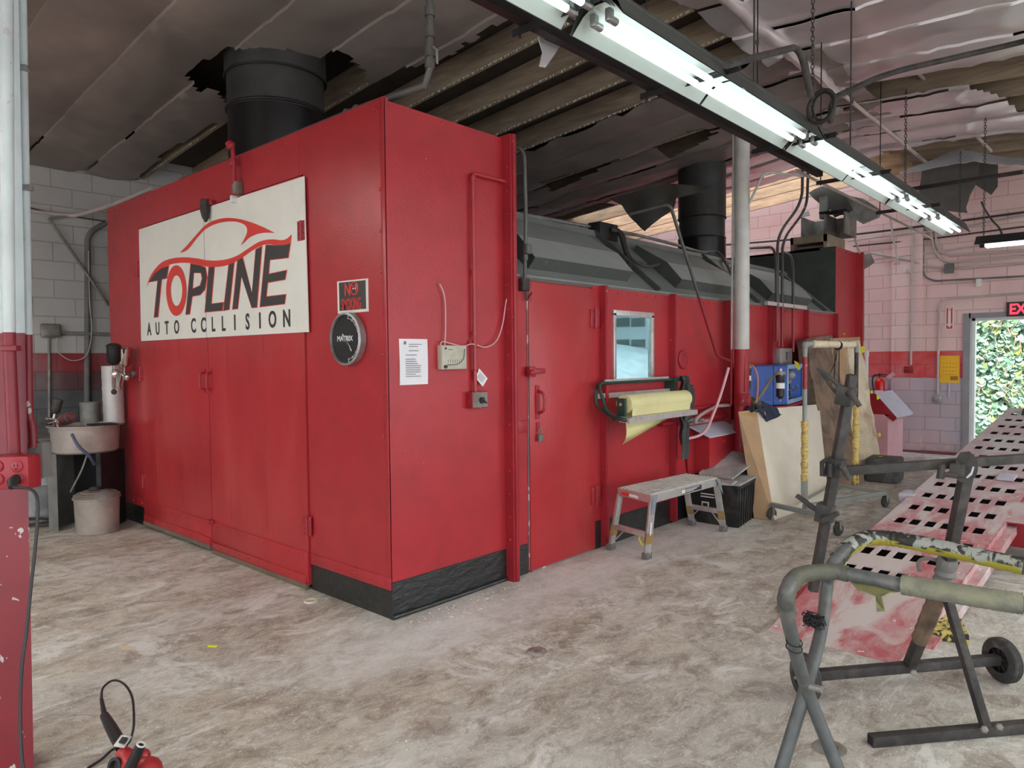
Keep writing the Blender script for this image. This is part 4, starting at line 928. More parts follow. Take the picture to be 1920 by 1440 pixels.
# lidded pot on the floor
c = KZ(178, 985); c = V((2.17, 6.93, 0)); t = thing('solvent_pot', 'dusty lidded metal pot standing under the wash basin', 'pot', c)
mb = MB(); mb.lathe(c, [(.16, 0), (.168, .01), (.178, .30), (.19, .305), (.19, .315), (.175, .315)], seg=40); mb.build('pot', 'solvent', t)
mb = MB(); mb.lathe(c, [(.18, .315), (.182, .335), (.165, .345), (.16, .352), (.13, .355), (.12, .365), (.05, .37), (0, .37)], seg=40); mb.build('lid', 'galv_old', t)
mb = MB(); mb.lathe(c+V((-.02, 0, .37)), [(.04, 0), (.045, .012), (.03, .03), (0, .034)], seg=20); mb.ring(c+V((.08, -.03, .365)), (0, 0, 1), .02, .006); mb.build('knob', 'stand', t)
mb = MB(); mb.bb(c+V((-.2, -.215, 0)), c+V((.22, .19, .006))); 
# trash can
c = V((2.05, 8.12, 0)); t = thing('trash_can', 'fluted galvanised trash can behind the near red column', 'trash can', c)
mb = MB(); prof = [(.24, 0), (.245, .02), (.25, .06), (.255, .30), (.262, .33), (.255, .36), (.272, .70), (.28, .715), (.272, .725)]
seg = 48; vs = []; 
for r, h in prof:
    for k in range(seg): g = 2*math.pi*k/seg; rr = r*(1-(.03 if (k//2) % 2 and .05 < h < .68 else 0)); vs.append(c+V((rr*math.cos(g), rr*math.sin(g), h)))
mb.add(vs, [(i*seg+k, i*seg+(k+1) % seg, (i+1)*seg+(k+1) % seg, (i+1)*seg+k) for i in range(len(prof)-1) for k in range(seg)]+[tuple(range(seg))]); mb.build('body', 'galv', t, ang=25)
mb = MB(); hp = c+V((-.05, -.275, .56)); mb.tube(smooth([hp+V((-.05, .01, .03)), hp+V((-.05, -.03, 0)), hp+V((.05, -.03, 0)), hp+V((.05, .01, .03))], 4), .007, 6); mb.build('side_handle', 'galv_old', t)
mb = MB(); mb.bb(c+V((-.25, -.30, .755)), c+V((.3, .25, .78))); mb.bb(c+V((-.22, -.2, .72)), c+V((.2, .2, .756)));
solo(mb, 'wood_board', 'weathered grey board laid across the trash can', 'board', mat('weathered_board', (.17, .165, .155), .8, var=.2))
# cables on the floor
for i, (lab, pts) in enumerate((('black air hose coiled on the floor left of the pot', [(1.62, 7.95), (1.75, 7.7), (1.95, 7.55), (2.05, 7.62), (1.98, 7.85), (1.75, 7.95), (1.62, 7.82), (1.78, 7.62), (1.98, 7.58)]),
                            ('grey cable tangle on the floor in front of the basin stand', [(1.85, 7.62), (1.95, 7.45), (2.02, 7.5), (1.92, 7.6), (1.86, 7.46), (1.98, 7.40), (2.03, 7.44)]))):
    mb = MB(); mb.tube(smooth([V((x, y, .012+.012*i+.006*(k % 3))) for k, (x, y) in enumerate(pts)], 6), .011, 8); solo(mb, 'air_hose', lab, 'hose', 'stand')
# wall fittings on the left wall
def LW(px, py, o=.02): return KY(px, py, YL-o)
def wallpipe(lab, pts, r, mt, f=.05, name='conduit', cat='conduit', grp=None):
    mb = MB(); mb.tube(fillet(pts, f), r, 10); return solo(mb, name, lab, cat, mt, group=grp)
wallpipe('thick dark vertical pipe on the left block wall beside the booth', [LW(199, 417), LW(164, 438), LW(163, 840)], .03, 'grime', .1, 'pipe', 'pipe')
mb = MB(); mb.box(LW(95, 620, .04), (.19, .07, .15), bev=.02); mb.box(LW(97, 619, .085), (.15, .03, .12), bev=.012); solo(mb, 'junction_box', 'lumpy grey junction box on the left block wall', 'electrical box', 'galv_old')
wallpipe('horizontal conduit from the lumpy box to the booth', [LW(112, 624, .03), LW(206, 627, .03)], .02, 'galv_old')
wallpipe('thin vertical pale conduit below the lumpy junction box', [LW(92, 632, .02), LW(92.5, 830, .02)], .013, 'galv_old')
wallpipe('pale pipe running along the top of the left wall behind the booth', [LW(52, 395, .03), LW(140, 405, .05), KX(200, 388, 2.7), KX(285, 354, 2.75)], .02, 'oldconduit', .1, 'pipe', 'pipe')
wallpipe('slim diagonal brace rod on the left block wall', [LW(130, 404, .05), LW(92, 410, .05), LW(203, 572, .05)], .014, 'galv_old', .01, 'brace_rod', 'rod')
wallpipe('thin dark wire strung across the left block wall', [LW(50, 388, .04), LW(90, 398, .04), LW(150, 408, .04), LW(198, 415, .04)], .007, 'chain', .2, 'wire', 'wire')
mb = MB(); mb.tube(smooth([LW(107, 630, .05), LW(106, 655, .04), LW(118, 668, .04), LW(135, 676, .04), LW(155, 672, .04), LW(166, 658, .06), LW(172, 620, .05), LW(168, 560, .05), LW(166, 470, .05)], 6), .006, 6); mb.box(LW(107, 651, .05), (.025, .02, .05)); solo(mb, 'wire', 'pale looping wire hanging from the lumpy junction box', 'wire', 'oldconduit')

# ================================================================ near column at the left edge
base = KZ(20, 1440); base = V((.60, 3.22, 0)); topc = V((.60-.02, 3.25, zc(3.2)))
t = thing('steel_column', 'near red and white steel column at the left edge', 'column', base)
a = math.radians(42); ax_ = V((math.sin(a), -math.cos(a), 0)); ay_ = V((math.cos(a), math.sin(a), 0))
def colpt(px, py, dd):      # point near the column at a given depth along view
    d = ray(px, py); return CAM+d*dd
D0 = 2.66
def CP(px, py, dd=D0): return colpt(px, py, dd)
mb = MB()
e0, e1 = CP(37, 2), CP(63, 1436, 2.60)
top_ = e0+(e0-e1)*.32; w_ = -CR*.19; dp = V((ray(45, 720).x, ray(45, 720).y, 0)).normalized()*.17
e1 = V((e1.x, e1.y, 0))
q = [e1, e1+w_, e1+w_+dp, e1+dp]; q2 = [top_+x for x in (V(), w_, w_+dp, dp)]
for z in q2: z.z = zc(3.3)
for z in q: z.z = 0
mb.add(q+q2, [(0, 1, 2, 3), (4, 5, 6, 7), (0, 1, 5, 4), (1, 2, 6, 5), (2, 3, 7, 6), (3, 0, 4, 7)]); mb.build('shaft', 'pipeleft', t, smooth_=False)
mb = MB(); mb.tube(fillet([CP(12, -330, 2.58), CP(14, 300, 2.57), CP(17, 640, 2.57), CP(27, 862, 2.57)], .1), .0205, 14)
mb.build('riser_conduit', 'pipeleft', t)
mb = MB(); mb.box(CP(20, 653, 2.56), (.06, .03, .02), Matrix.Rotation(-.83, 3, 'Z'), bev=.004); mb.cyl(CP(27, 850, 2.57), CP(27, 862, 2.57), .026, 14); mb.build('strap', 'pipeleft', t)
mb = MB(); mb.tube(smooth([CP(37, -260, 2.8), CP(43, 100, 2.8), CP(48, 400, 2.8), CP(52, 640, 2.8), CP(54, 770, 2.8), CP(60, 800, 2.8), CP(62, 840, 2.8)], 5), .0165, 12); mb.build('side_conduit', 'pipeleft', t)
mb = MB(); 
for py in (128, 352): mb.box(CP(38 if py < 200 else 46, py, 2.79), (.06, .03, .022), Matrix.Rotation(-.83, 3, 'Z'), bev=.003)
mb.build('strap', 'galv', t)
RZ = Matrix.Rotation(-(math.pi/2-YAW), 3, 'Z')
t2 = thing('outlet_box', 'red four-gang outlet box on the near left column', 'outlet box', CP(25, 885, 2.50))
mb = MB(); c = CP(24, 884, 2.50); mb.box(c, (.155, .07, .115), RZ, bev=.005); mb.build('box', 'red_col', t2)
fx, fy = RZ@V((1, 0, 0)), RZ@V((0, -1, 0))
for i, (u, v) in enumerate(((-.028, .024), (.040, .024), (-.028, -.022), (.040, -.022))):
    mb = MB(); cc = c+fx*u+V((0, 0, v))+fy*.036; mb.lathe(cc, [(.021, -.003), (.021, .003), (.018, .005), (0, .005)], fy, 20)
    rc = mb.build('receptacle', 'red_col', t2)
    mb = MB()
    for s_ in (-.006, .006): mb.box(cc+fx*s_+V((0, 0, .003))+fy*.005, (.0025, .002, .009), RZ)
    mb.box(cc+V((0, 0, -.009))+fy*.005, (.005, .002, .005), RZ); mb.build('slots', 'blackmatt', rc)
mb = MB(); mb.box(CP(66, 862, 2.83), (.10, .06, .14), RZ, bev=.004); solo(mb, 'conduit_box', 'small grey-pink conduit box behind the near column', 'electrical box', 'grime')
# extension cord plugged in and running down
t = thing('extension_cord', 'black power cord plugged into the column outlet box', 'power cord', CP(50, 890, 2.42))
mb = MB(); pc = c+fx*.040+V((0, 0, -.022)); mb.tube([pc+fy*.04, pc+fy*.065+fx*.004-V((0, 0, .004)), pc+fy*.085+fx*.014-V((0, 0, .02))], [.019, .017, .010], 12); mb.build('plug', 'black', t)
mb = MB(); mb.tube(smooth([pc+fy*.08+fx*.012-V((0, 0, .016)), CP(66, 925, 2.40), CP(69, 990, 2.38), CP(58, 1100, 2.35), CP(50, 1180, 2.32), CP(40, 1260, 2.28), CP(38, 1350, 2.25), CP(41, 1425, 2.22), CP(50, 1500, 2.2), V((.50, 2.62, .02)), V((.62, 2.35, .008)), V((.80, 2.10, .008)), V((.97, 2.02, .03))], 8), .0052, 8); mb.build('cord', 'black', t)

# ================================================================ polisher on the floor (bottom left)
t = thing('angle_polisher', 'red angle polisher with black grip lying at the bottom left', 'power tool', KZ(250, 1430, .08))
G = lambda px, py, z: KZ(px, py, z)
mb = MB(); a, b = G(228, 1400, .115), G(196, 1342, .10); mb.tube([a, a.lerp(b, .3), a.lerp(b, .6), b], [.021, .022, .021, .017], 12); mb.tube([b, G(190, 1310, .105)], [.011, .007], 10); mb.build('handle', 'black', t)
mb = MB(); mb.tube(smooth([G(190, 1312, .105), G(193, 1290, .11), G(212, 1276, .12), G(232, 1282, .12), G(247, 1305, .12), G(251, 1340, .11), G(249, 1372, .07), G(238, 1396, .03), G(212, 1405, .015), G(190, 1424, .008), G(165, 1440, .008)], 8), .0048, 8); mb.build('cord', 'black', t)
mb = MB(); c1, c2 = G(232, 1396, .14), G(250, 1432, .10); mb.tube([c1+V((-.01, 0, -.02)), c1.lerp(c2, .45)+V((0, 0, -.02)), c2+V((0, 0, -.02)), G(262, 1470, .07)], [.022, .034, .042, .04], 16); mb.ball(G(268, 1418, .095), .026); mb.ball(G(275, 1450, .07), .055); mb.build('body', mat('tool_red', (.36, .025, .03), .35, chips=(.5, .4, .4), cs=40, cl=.70), t)
mb = MB(); n_ = (CAM-c1).normalized(); sc_ = c1+n_*.012; mb.box(G(230, 1390, .165), (.044, .044, .006), Matrix.Rotation(.5, 3, 'Z')@Matrix.Rotation(-.5, 3, 'Y'), bev=.002); mb.build('switch_plate', 'alu', t)
mb = MB(); mb.box(G(231, 1388, .174), (.022, .022, .008), Matrix.Rotation(.5, 3, 'Z')@Matrix.Rotation(-.5, 3, 'Y'), bev=.002); mb.build('switch', 'black', t)
mb = MB(); ga, gb = G(264, 1397, .20), G(244, 1440, .12); mb.tube([ga, ga.lerp(gb, .15), gb, gb+(gb-ga)*.3], [.016, .0175, .019, .017], 16); mb.build('side_grip', 'black', t)
mb = MB(); dd = (ga-gb).normalized(); mb.lathe(ga, [(.010, .0), (.0155, .001), (.0155, .004), (.010, .004)], dd, 20, cap=False); mb.build('grip_ring', 'white', t)
mb = MB(); mb.lathe(G(222, 1436, .09), [(.028, 0), (.03, .02), (.02, .02), (.018, .006)], (-.8, -.3, .3), 20); mb.build('motor_vent', 'darksteel', t)
mb = MB(); mb.lathe(G(262, 1475, .0)+V((0, 0, .001)), [(.085, 0), (.09, .012), (.07, .025), (.02, .03)], (0, 0, 1), 28); mb.build('backing_pad', 'black', t)
# ================================================================ centre column and its fittings
mcx, mcy = 6.70, 3.03
t = thing('steel_column', 'white over red round steel column beside the booth wall', 'column', (mcx, mcy, 0))
mb = MB(); mb.tube([(mcx, mcy, 0), (mcx, mcy, zc(mcy)-.01)], .072, 28); mb.box((mcx, mcy, .006), (.22, .22, .012)); mb.build('shaft', 'pipewhite', t)
mb = MB(); mb.tube([KX(1375.5, 245, mcx-.02), KX(1371, 760, mcx-.02)], .012, 8); mb.build('side_pipe', 'pipewhite', t)
mb = MB(); mb.tube(fillet([KX(1505, 330, mcx+.5), KX(1432, 322, mcx), KX(1399, 395, mcx-.0), KX(1397.5, 640, mcx-.03), KX(1397.5, 735, mcx-.05)], .08), .0125, 8); mb.build('side_conduit', 'pipewhite', t)
c = KX(1397, 750, mcx-.07)
t = thing('outlet_box', 'small red outlet box on the right of the round column', 'outlet box', c)
R2 = Matrix.Rotation(.2, 3, 'Z')
mb = MB(); mb.box(c, (.06, .11, .115), R2, bev=.004); mb.build('box', 'red_col', t)
mb = MB(); 
for a in (-.025, .025):
    for b in (-.028, .028): mb.box(c+R2@V((-.031, b, a)), (.003, .03, .032), R2, bev=.001)
mb.build('receptacle', 'red_col', t)
wallpipe('dark red conduit slanting down the booth wall to the round column', [KY(1180, 402, 3.5), KY(1256, 382, 3.15), KY(1345, 668, 3.14), KY(1369, 677, 3.10)], .0145, split_mat('slanting_conduit_paint', (.30, .02, .03), (.09, .085, .08), 2.04), .06)
wallpipe('pink overspray hose curving from the column to the booth wall', [KY(1366, 690, 3.08), KY(1350, 745, 3.08), KY(1322, 815, 3.1), KY(1283, 824, 3.2)], .0135, 'pink', .12, 'hose', 'hose')
for zpx, lab in ((( (1285, 768), (1370, 757)), 'upper red rail pipe along the booth side wall'), (((1240, 796), (1370, 784)), 'lower red rail pipe along the booth side wall')):
    mb = MB(); a, b = KY(*zpx[0], Y0-.03), KY(*zpx[1], Y0-.03); b = V((6.7, a.y, a.z)); mb.tube([a, b], .02, 10); mb.tube([b, V((8.8, a.y, a.z))], .02, 10); solo(mb, 'rail_pipe', lab, 'pipe', 'red_dark')
t = thing('air_valve', 'pinkish air valve and pipe elbow behind the paper dispenser', 'valve', KY(1300, 790, 3.17))
mb = MB(); mb.tube(fillet([KY(1303, 787, 3.15), KY(1318, 775, 3.15), KY(1345, 761, 3.15), KY(1368, 760, 3.15)], .05), .016, 10); mb.tube([KY(1283, 795, 3.17), KY(1330, 788, 3.17)], .017, 10); mb.build('pipe', mat('worn_pink_pipe', (.45, .30, .30), .5, var=.2), t)
mb = MB(); mb.box(KY(1302, 789, 3.13), (.05, .05, .05), bev=.01); mb.box(KY(1315, 788, 3.13), (.03, .06, .035), bev=.008); mb.tube([KY(1298, 786, 3.1), KY(1290, 790, 3.06)], .007, 6); mb.build('body', 'galv_old', t)
mb = MB(); mb.tube(smooth([KY(1283, 825, 3.21), KY(1286, 835, 3.2), KY(1288, 850, 3.22), KY(1291, 890, 3.235)], 5), .012, 8); solo(mb, 'hose', 'short red hose stub dropping on the booth wall under the paper roll', 'hose', 'red_dark')

# ================================================================ masking paper dispenser
t = thing('paper_dispenser', 'green framed masking paper dispenser with a pale yellow roll', 'paper dispenser', KY(1200, 790, 3.1))
da, db, dc, dd = KY(1133, 723, 3.10), KY(1133, 783, 3.10), KY(1250, 716, 3.10), KY(1255, 770, 3.10)
ya, yb = 3.16, 2.90
xl, xr, zt_, zb_ = 4.46, 5.62, 1.30, 1.03
rx0, rx1 = KY(1170, 765, 2.985).x, KY(1284, 750, 2.985).x
bx0, bx1 = KY(1176, 788, 2.9).x, KY(1304, 776, 2.9).x
mb = MB(); mb.tube(fillet([(xl+.12, ya, zt_), (xl, ya, zt_), (xl-.02, ya-.1, zb_+.04), (xl-.02, yb, zb_), (xl+.12, yb, zb_)], .07), .014, 10)
mb.tube(fillet([(xl+.12, ya+.02, zt_+.0), (xl, ya+.02, zt_-.02), (xl, ya+.02, zb_+.1), (xl, yb+.1, zb_+.0)], .05), .012, 8)
mb.tube([(xl+.1, ya, zt_), (xr-.05, ya, zt_)], .013, 8); mb.bb((xr-.03, ya-.02, zt_-.1), (xr+.0, Y0-.0, zt_+.01)); mb.bb((xr-.05, ya-.03, zt_-.02), (xr+.17, ya+.01, zt_+.015))
mb.bb((rx0-.045, 2.95, zb_+.0), (rx0-.02, 3.02, zb_+.16)); mb.bb((rx1+.01, 2.95, zb_+.0), (rx1+.03, 3.02, zb_+.16)); mb.build('frame', 'greenmet', t)
mb = MB(); mb.bb((xl+.1, ya-.002, zt_+.0), (xr-.1, ya+.012, zt_+.028)); mb.bb((xl+.04, ya+.03, zt_-.12), (xr-.02, ya+.045, zt_-.08)); mb.build('top_rail', 'alu', t)
mb = MB(); mb.prism([(bx0, yb-.02, zb_-.02), (bx0, yb-.02, zb_+.02), (bx0, yb+.07, zb_+.026), (bx0, yb+.07, zb_-.014)], (bx1-bx0, 0, 0)); mb.build('cutting_bar', 'alu', t, smooth_=False)
rc = V((rx0, 2.985, zb_+.115)); rr = .07; RL = rx1-rx0
mb = MB(); mb.lathe(rc+V((-.0, 0, 0)), [(.02, 0), (rr, 0), (rr, RL), (.02, RL)], (1, 0, 0), 36); mb.build('paper_roll', 'mask', t)
mb = MB(); mb.cyl(rc+V((-.05, 0, 0)), rc+V((RL+.04, 0, 0)), .012, 10); mb.build('spindle', 'alu', t)
def tailfn(u, v):
    # paper leaving the roll, behind the bar, then curling down to a torn edge on the left
    L = .27*(1-u*.9)
    q = v*L
    x = rc.x+.06+u*(RL-.08); y = rc.y+rr*.4-(.02*v); z = rc.z-rr-.0-q
    if v > .5: y -= (v-.5)**2*.3*(1-u); x -= (v-.5)**2*.75*(1-u); z += (v-.5)**2*.20*(1-u)
    return (x, y, z)
mb = MB(); mb.grid(tailfn, 16, 20, (0, .0015, 0)); mb.prism([rc+V((.02, -rr+.002, 0)), rc+V((RL-.02, -rr+.002, 0)), rc+V((RL-.02, -rr+.012, -.09)), rc+V((.02, -rr+.012, -.09))], (0, .0015, 0)); mb.build('paper_tail', 'mask', t)
mb = MB(); mb.grid(lambda u, v: (xr+.03+u*.13+.012*math.sin(v*9), ya-.035-.03*math.sin(u*9+1)-.012*math.sin(v*20), zt_+.03-v*.62+.02*u*v), 10, 26, (0, .004, 0))
mb.grid(lambda u, v: (xr+.11+u*.10-.13*v*v+.03*math.sin(v*8), ya-.06-.02*math.sin(u*7), zt_-.05-v*.66), 8, 26, (0, .004, 0), skip=lambda u, v: False)
solo(mb, 'strap', 'black rubbery strap hanging over the right end of the paper dispenser', 'strap', mat('charcoal_strap', (.035, .035, .035), .6, c2=(.15, .15, .15), ns=9, lo=.55, hi=.7))

# ================================================================ folding work platform
t = thing('work_platform', 'folding aluminium work platform in front of the side door', 'step bench', (5.1, 2.95, 0))
ft = [V((4.60, 3.14, 0)), V((4.55, 2.79, 0)), V((5.73, 3.05, 0)), V((5.70, 2.74, 0))]
H_ = .50
tp = [V((4.83, 3.10, H_)), V((4.78, 2.80, H_)), V((5.56, 3.06, H_)), V((5.53, 2.77, H_))]
tp = [KZ(1160, 914, H_), KZ(1222, 928, H_), KZ(1285, 888, H_), KZ(1346, 896, H_)]
mb = MB(); mb.prism([tp[0], tp[1], tp[3], tp[2]], (0, 0, -.012))
for k in range(9):
    s_ = (k+.5)/9; a, b = tp[0].lerp(tp[1], s_), tp[2].lerp(tp[3], s_); mb.bar(a+V((0, 0, .002)), b+V((0, 0, .002)), .012, .005)
mb.build('tread', mat('dusty_ribbed_tread', (.62, .62, .58), .5, metal=.3, c2=(.42, .36, .34), ns=9, lo=.5, hi=.7), t)
mb = MB()
for a, b in ((0, 1), (1, 3), (3, 2), (2, 0)): mb.bar(tp[a]-V((0, 0, .032)), tp[b]-V((0, 0, .032)), .02, .055)
mb.build('apron', 'alu', t, smooth_=False)
for i in range(4):
    mb = MB(); a, b = tp[i]-V((0, 0, .05)), ft[i]+V((0, 0, .03)); c_ = (tp[0]+tp[1]+tp[2]+tp[3])/4; a = a.lerp(V((c_.x, c_.y, a.z)), .03)
    mb.bar(a, b, .05, .028, bev=.003); lg = mb.build('leg', 'alu', t)
    mb = MB(); mb.box(ft[i]+V((0, 0, .025)), (.068, .05, .05), bev=.004); mb.build('rubber_foot', 'grime', lg)
    mb = MB(); mb.bar(a.lerp(b, .58), a.lerp(b, .78), .0525, .0305); mb.build('tape_patch', mat('brown_tape', (.33, .22, .08), .5), lg)
for a, b in ((0, 1), (2, 3)):
    pa_, pb_ = tp[a].lerp(ft[a], .62), tp[b].lerp(ft[b], .62)
    mb = MB(); mb.bar(pa_, pb_, .03, .04, bev=.002)
    for p_, q_ in ((pa_, pb_), (pb_, pa_)): mb.bar(p_.lerp(q_, .30)-V((0, 0, .015)), p_.lerp(q_, .04)-V((0, 0, .1)), .012, .006)
    mb.build('cross_brace', 'alu', t)
mb = MB(); mb.prism([tp[1]+V((-.004, -.012, -.004)), tp[1]+V((.06, -.012, -.004)), tp[1]+V((.0, -.025, -.10)), tp[1].lerp(ft[1], .3)+V((-.03, -.02, 0))], (0, -.004, 0)); mb.prism([tp[3]+V((-.06, -.014, -.004)), tp[3]+V((.004, -.014, -.004)), tp[3].lerp(ft[3], .3)+V((.02, -.02, 0)), tp[3]+V((-.01, -.025, -.09))], (0, -.004, 0)); mb.build('gusset', mat('zinc_blue', (.36, .44, .50), .35, metal=.6), t)
ux = (tp[1]-tp[0]).normalized(); vx = (tp[3]-tp[1]).normalized(); nz_ = V((0, 0, 1))
nf = vx.cross(nz_)                                                     # outward of the long front face
mb = MB(); a = tp[1].lerp(tp[3], .40)+nf*.0112-nz_*.05; mb.prism([a, a+vx*.30, a+vx*.30+nz_*.034, a+nz_*.034], nf*.0012); mb.build('warning_label', 'black', t, smooth_=False)
mb = MB(); mb.prism([a+nf*.0013+nz_*.003, a+vx*.055+nf*.0013+nz_*.003, a+vx*.055+nz_*.031+nf*.0013, a+nz_*.031+nf*.0013], nf*.0008)
for k in range(3): q = a+vx*(.065)+nz_*(.025-.009*k)+nf*.0013; mb.prism([q, q+vx*(.2-.04*k), q+vx*(.2-.04*k)+nz_*.004, q+nz_*.004], nf*.0006)
mb.build('label_print', 'white', t, smooth_=False)
nl = -vx; 
mb = MB(); a = tp[0].lerp(tp[1], .12)-vx*.0112-nz_*.048; mb.prism([a, a+ux*.08, a+ux*.08+nz_*.026, a+nz_*.026], -vx*.001); mb.build('red_label', 'sign_red', t, smooth_=False)
mb = MB(); a = a+ux*.085; mb.prism([a, a+ux*.10, a+ux*.10+nz_*.022, a+nz_*.022], -vx*.001); mb.build('white_label', 'paper', t, smooth_=False)
mb = MB(); a = tp[1].lerp(ft[1], .42)+nf*.016; mb.bar(a, tp[1].lerp(ft[1], .62)+nf*.016, .024, .001, nf); mb.build('leg_label', 'paper', t)
c = tp[0].lerp(ft[0], .70).lerp(tp[1].lerp(ft[1], .70), .84)
mb = MB(); mb.tube([c+V((-.01, 0, .05)), c+V((.0, -.03, 0)), c+V((0, 0, -.05)), c+V((0, .03, 0))], .009, 6, closed=True); solo(mb, 'tape_roll', 'yellow loop of tape hanging on the near brace of the work platform', 'tape', 'lemon')

# ================================================================ tote, dirty lid
t = thing('storage_tote', 'black plastic tote with dusty grey lids behind the work platform', 'storage box', (6.2, 3.0, 0))
c0, c1, c2, c3 = V((5.86, 3.14, 0)), V((5.86, 2.68, 0)), V((6.52, 2.78, 0)), V((6.52, 3.14, 0))
mb = MB(); z1 = .36; cen = (c0+c1+c2+c3)/4
bt = [c.lerp(cen, .06) for c in (c0, c1, c2, c3)]; tt = [c+V((0, 0, z1)) for c in (c0, c1, c2, c3)]
mb.add(bt+tt, [(3, 2, 1, 0), (0, 1, 5, 4), (1, 2, 6, 5), (2, 3, 7, 6), (3, 0, 4, 7), (4, 5, 6, 7)])
for k in range(9):
    s_ = (k+.5)/9; mb.bar(bt[1].lerp(bt[2], s_)+V((0, -.004, .0)), tt[1].lerp(tt[2], s_)+V((0, -.006, 0)), .02, .016, (0, 1, 0))
for a, b in ((1, 2), (0, 1)): mb.bar(tt[a], tt[b], .03, .03)
mb.build('tub', 'crate', t, smooth_=False)
mb = MB(); mb.bb((5.853, 2.95, .13), (5.857, 3.02, .20)); 
for z in (.24, .265): mb.bb((5.853, 2.9, z), (5.857, 3.03, z+.01))
mb.build('printed_mark', 'white', t)
mb = MB(); mb.bb((5.8535-.002, 2.962, .142), (5.8535, 3.008, .188)); mb.build('printed_mark', 'crate', t)
mb = MB(); mb.prism([tt[0]+V((-.02, .0, .015)), tt[1]+V((-.02, -.02, .015)), tt[2]+V((.0, -.02, .015)), tt[3]+V((0, 0, .015))], (0, 0, .015)); mb.build('lid', 'cratelid', t, smooth_=False)
mb = MB(); mb.prism([V((6.05, 3.15, .40)), V((6.0, 2.80, .395)), V((6.62, 2.80, .52)), V((6.62, 3.14, .56))], (0, 0, .018)); solo(mb, 'loose_lid', 'dusty pale lid propped on the black tote against the column', 'lid', 'cratelid', smooth_=False)
mb = MB(); mb.box((5.83, 2.86, .395), (.16, .3, .022), Matrix.Rotation(.2, 3, 'Z')); mb.build('x', 'cratelid').name = 'x'
o = bpy.data.objects['x']; o.name = 'sanding_board'; o['label'] = 'dark sanding board on the front edge of the black tote'; o['category'] = 'sanding board'

# ================================================================ leaning boxes
def leanbox(name, label, a, b, tl, tr, depth, mats, dz=0, edge='card'):
    """panel box leaning back: bottom corners a, b on the floor, top corners tl, tr, thickness vector depth"""
    t = thing(name, label, 'box' if edge.startswith('card') else 'panel', (a+b)/2)
    mb = MB(); mb.prism([a, b, tr, tl], depth); mb.build('carton', edge, t, smooth_=False)
    return t
# carton with the pale board face
A1, A2 = V((6.36, 2.70, .004)), V((7.66, 2.54, .004)); T1, T2 = V((6.86, 2.97, .93)), V((7.62, 2.93, .935))
T1, T2 = KY(1418, 768, 2.86), KY(1535, 758, 2.86); A1, A2 = KZ(1452, 975, .004), KZ(1553, 937, .004)
dv = KZ(1415, 972, .004)-A1
t = thing('flat_carton', 'flat brown carton with a pale board face leaning on the column', 'carton', A1)
TL = KY(1384, 772, 2.93); BL = KZ(1414, 972, .004)
n_ = (A2-A1).cross(T1-A1).normalized(); 
mb = MB(); back = [BL, BL+(A2-A1), TL+(T2-T1), TL]; front = [A1, A2, T2, T1]
mb.add(front+back, [(0, 1, 2, 3), (4, 7, 6, 5), (0, 3, 7, 4), (3, 2, 6, 7), (1, 5, 6, 2), (0, 4, 5, 1)]); mb.build('box', 'card', t, smooth_=False)
off = (A1-BL).normalized()*.004
mb = MB(); mb.prism([A1+off*.2, A2+off*.2, T2+off*.2, T1+off*.2], off); mb.build('board_face', 'panelwhite', t, smooth_=False)
mb = MB()
for s_ in (.08, .42, .93):
    p0, p1 = BL.lerp(TL, s_), A1.lerp(T1, s_); q0, q1 = BL.lerp(TL, s_+.05), A1.lerp(T1, s_+.05); nn = (p1-p0).cross(q0-p0).normalized()
    if nn.dot(CAM-p0) < 0: nn = -nn
    mb.prism([p0+nn*.001, p1+nn*.001, q1+nn*.001, q0+nn*.001], nn*.0015)
mb.build('packing_tape', mat('brown_packing_tape', (.36, .22, .09), .35), t, smooth_=False)
# cloth over its top
def cl(u, v):
    A_ = [KY(1412, 757, 2.92), KY(1428, 752, 2.90), KY(1442, 760, 2.87), KY(1452, 766, 2.84)]; B_ = [KY(1424, 770, 2.82), KY(1440, 790, 2.80), KY(1462, 775, 2.78), KY(1461, 776, 2.78)]
    k = u*3; i = min(int(k), 2); s_ = k-i; return A_[i].lerp(A_[i+1], s_).lerp(B_[i].lerp(B_[i+1], s_), v)+V((0, -.02*math.sin(u*14)*v-.01, .02*math.sin(v*6)))
mb = MB(); mb.grid(cl, 24, 14, (0, .01, 0)); mb.grid(lambda u, v: KY(1400+u*32, 766-u*13, 2.93).lerp(KY(1412+u*22, 772-u*6, 2.84), v)+V((0, 0, .015*math.sin(u*9))), 12, 8, (0, .01, -.01))
solo(mb, 'work_cloth', 'dark navy cloth draped over the top of the flat carton', 'cloth', 'denim')
# tall cartons
def slab(name, label, pb, pt, dep, mt, warp=.02):
    """pb: floor corners (2), pt: top corners (2)"""
    a, b = pb; c, d = pt; mb = MB()
    n_ = (b-a).cross(c-a).normalized(); 
    if n_.dot(V((0, 1, 0))) < 0: n_ = -n_
    mb.grid(lambda u, v: a.lerp(b, u).lerp(c.lerp(d, u), v)+n_*warp*(noise.noise(V((u*4+a.x*3, v*7, 1)))+.4*noise.noise(V((u*11+a.x, v*16, 1)))), 14, 28, n_*dep)
    return solo(mb, name, label, 'carton', mt, ang=50)
slab('tall_carton', 'tall stained brown carton leaning against the booth, left of the pale one', (KZ(1556, 922, .004), KZ(1620, 905, .004)), (KY(1512, 636, 3.02), KY(1560, 628, 3.02)), .13, 'card_dirty', .03)
slab('tall_carton', 'tall tan carton with crumpled face in the middle of the leaning group', (V((8.95, 2.72, .004)), V((9.75, 2.68, .004))), (KY(1556, 634, 3.0), KY(1612, 632, 3.0)), .10, 'card', .03)
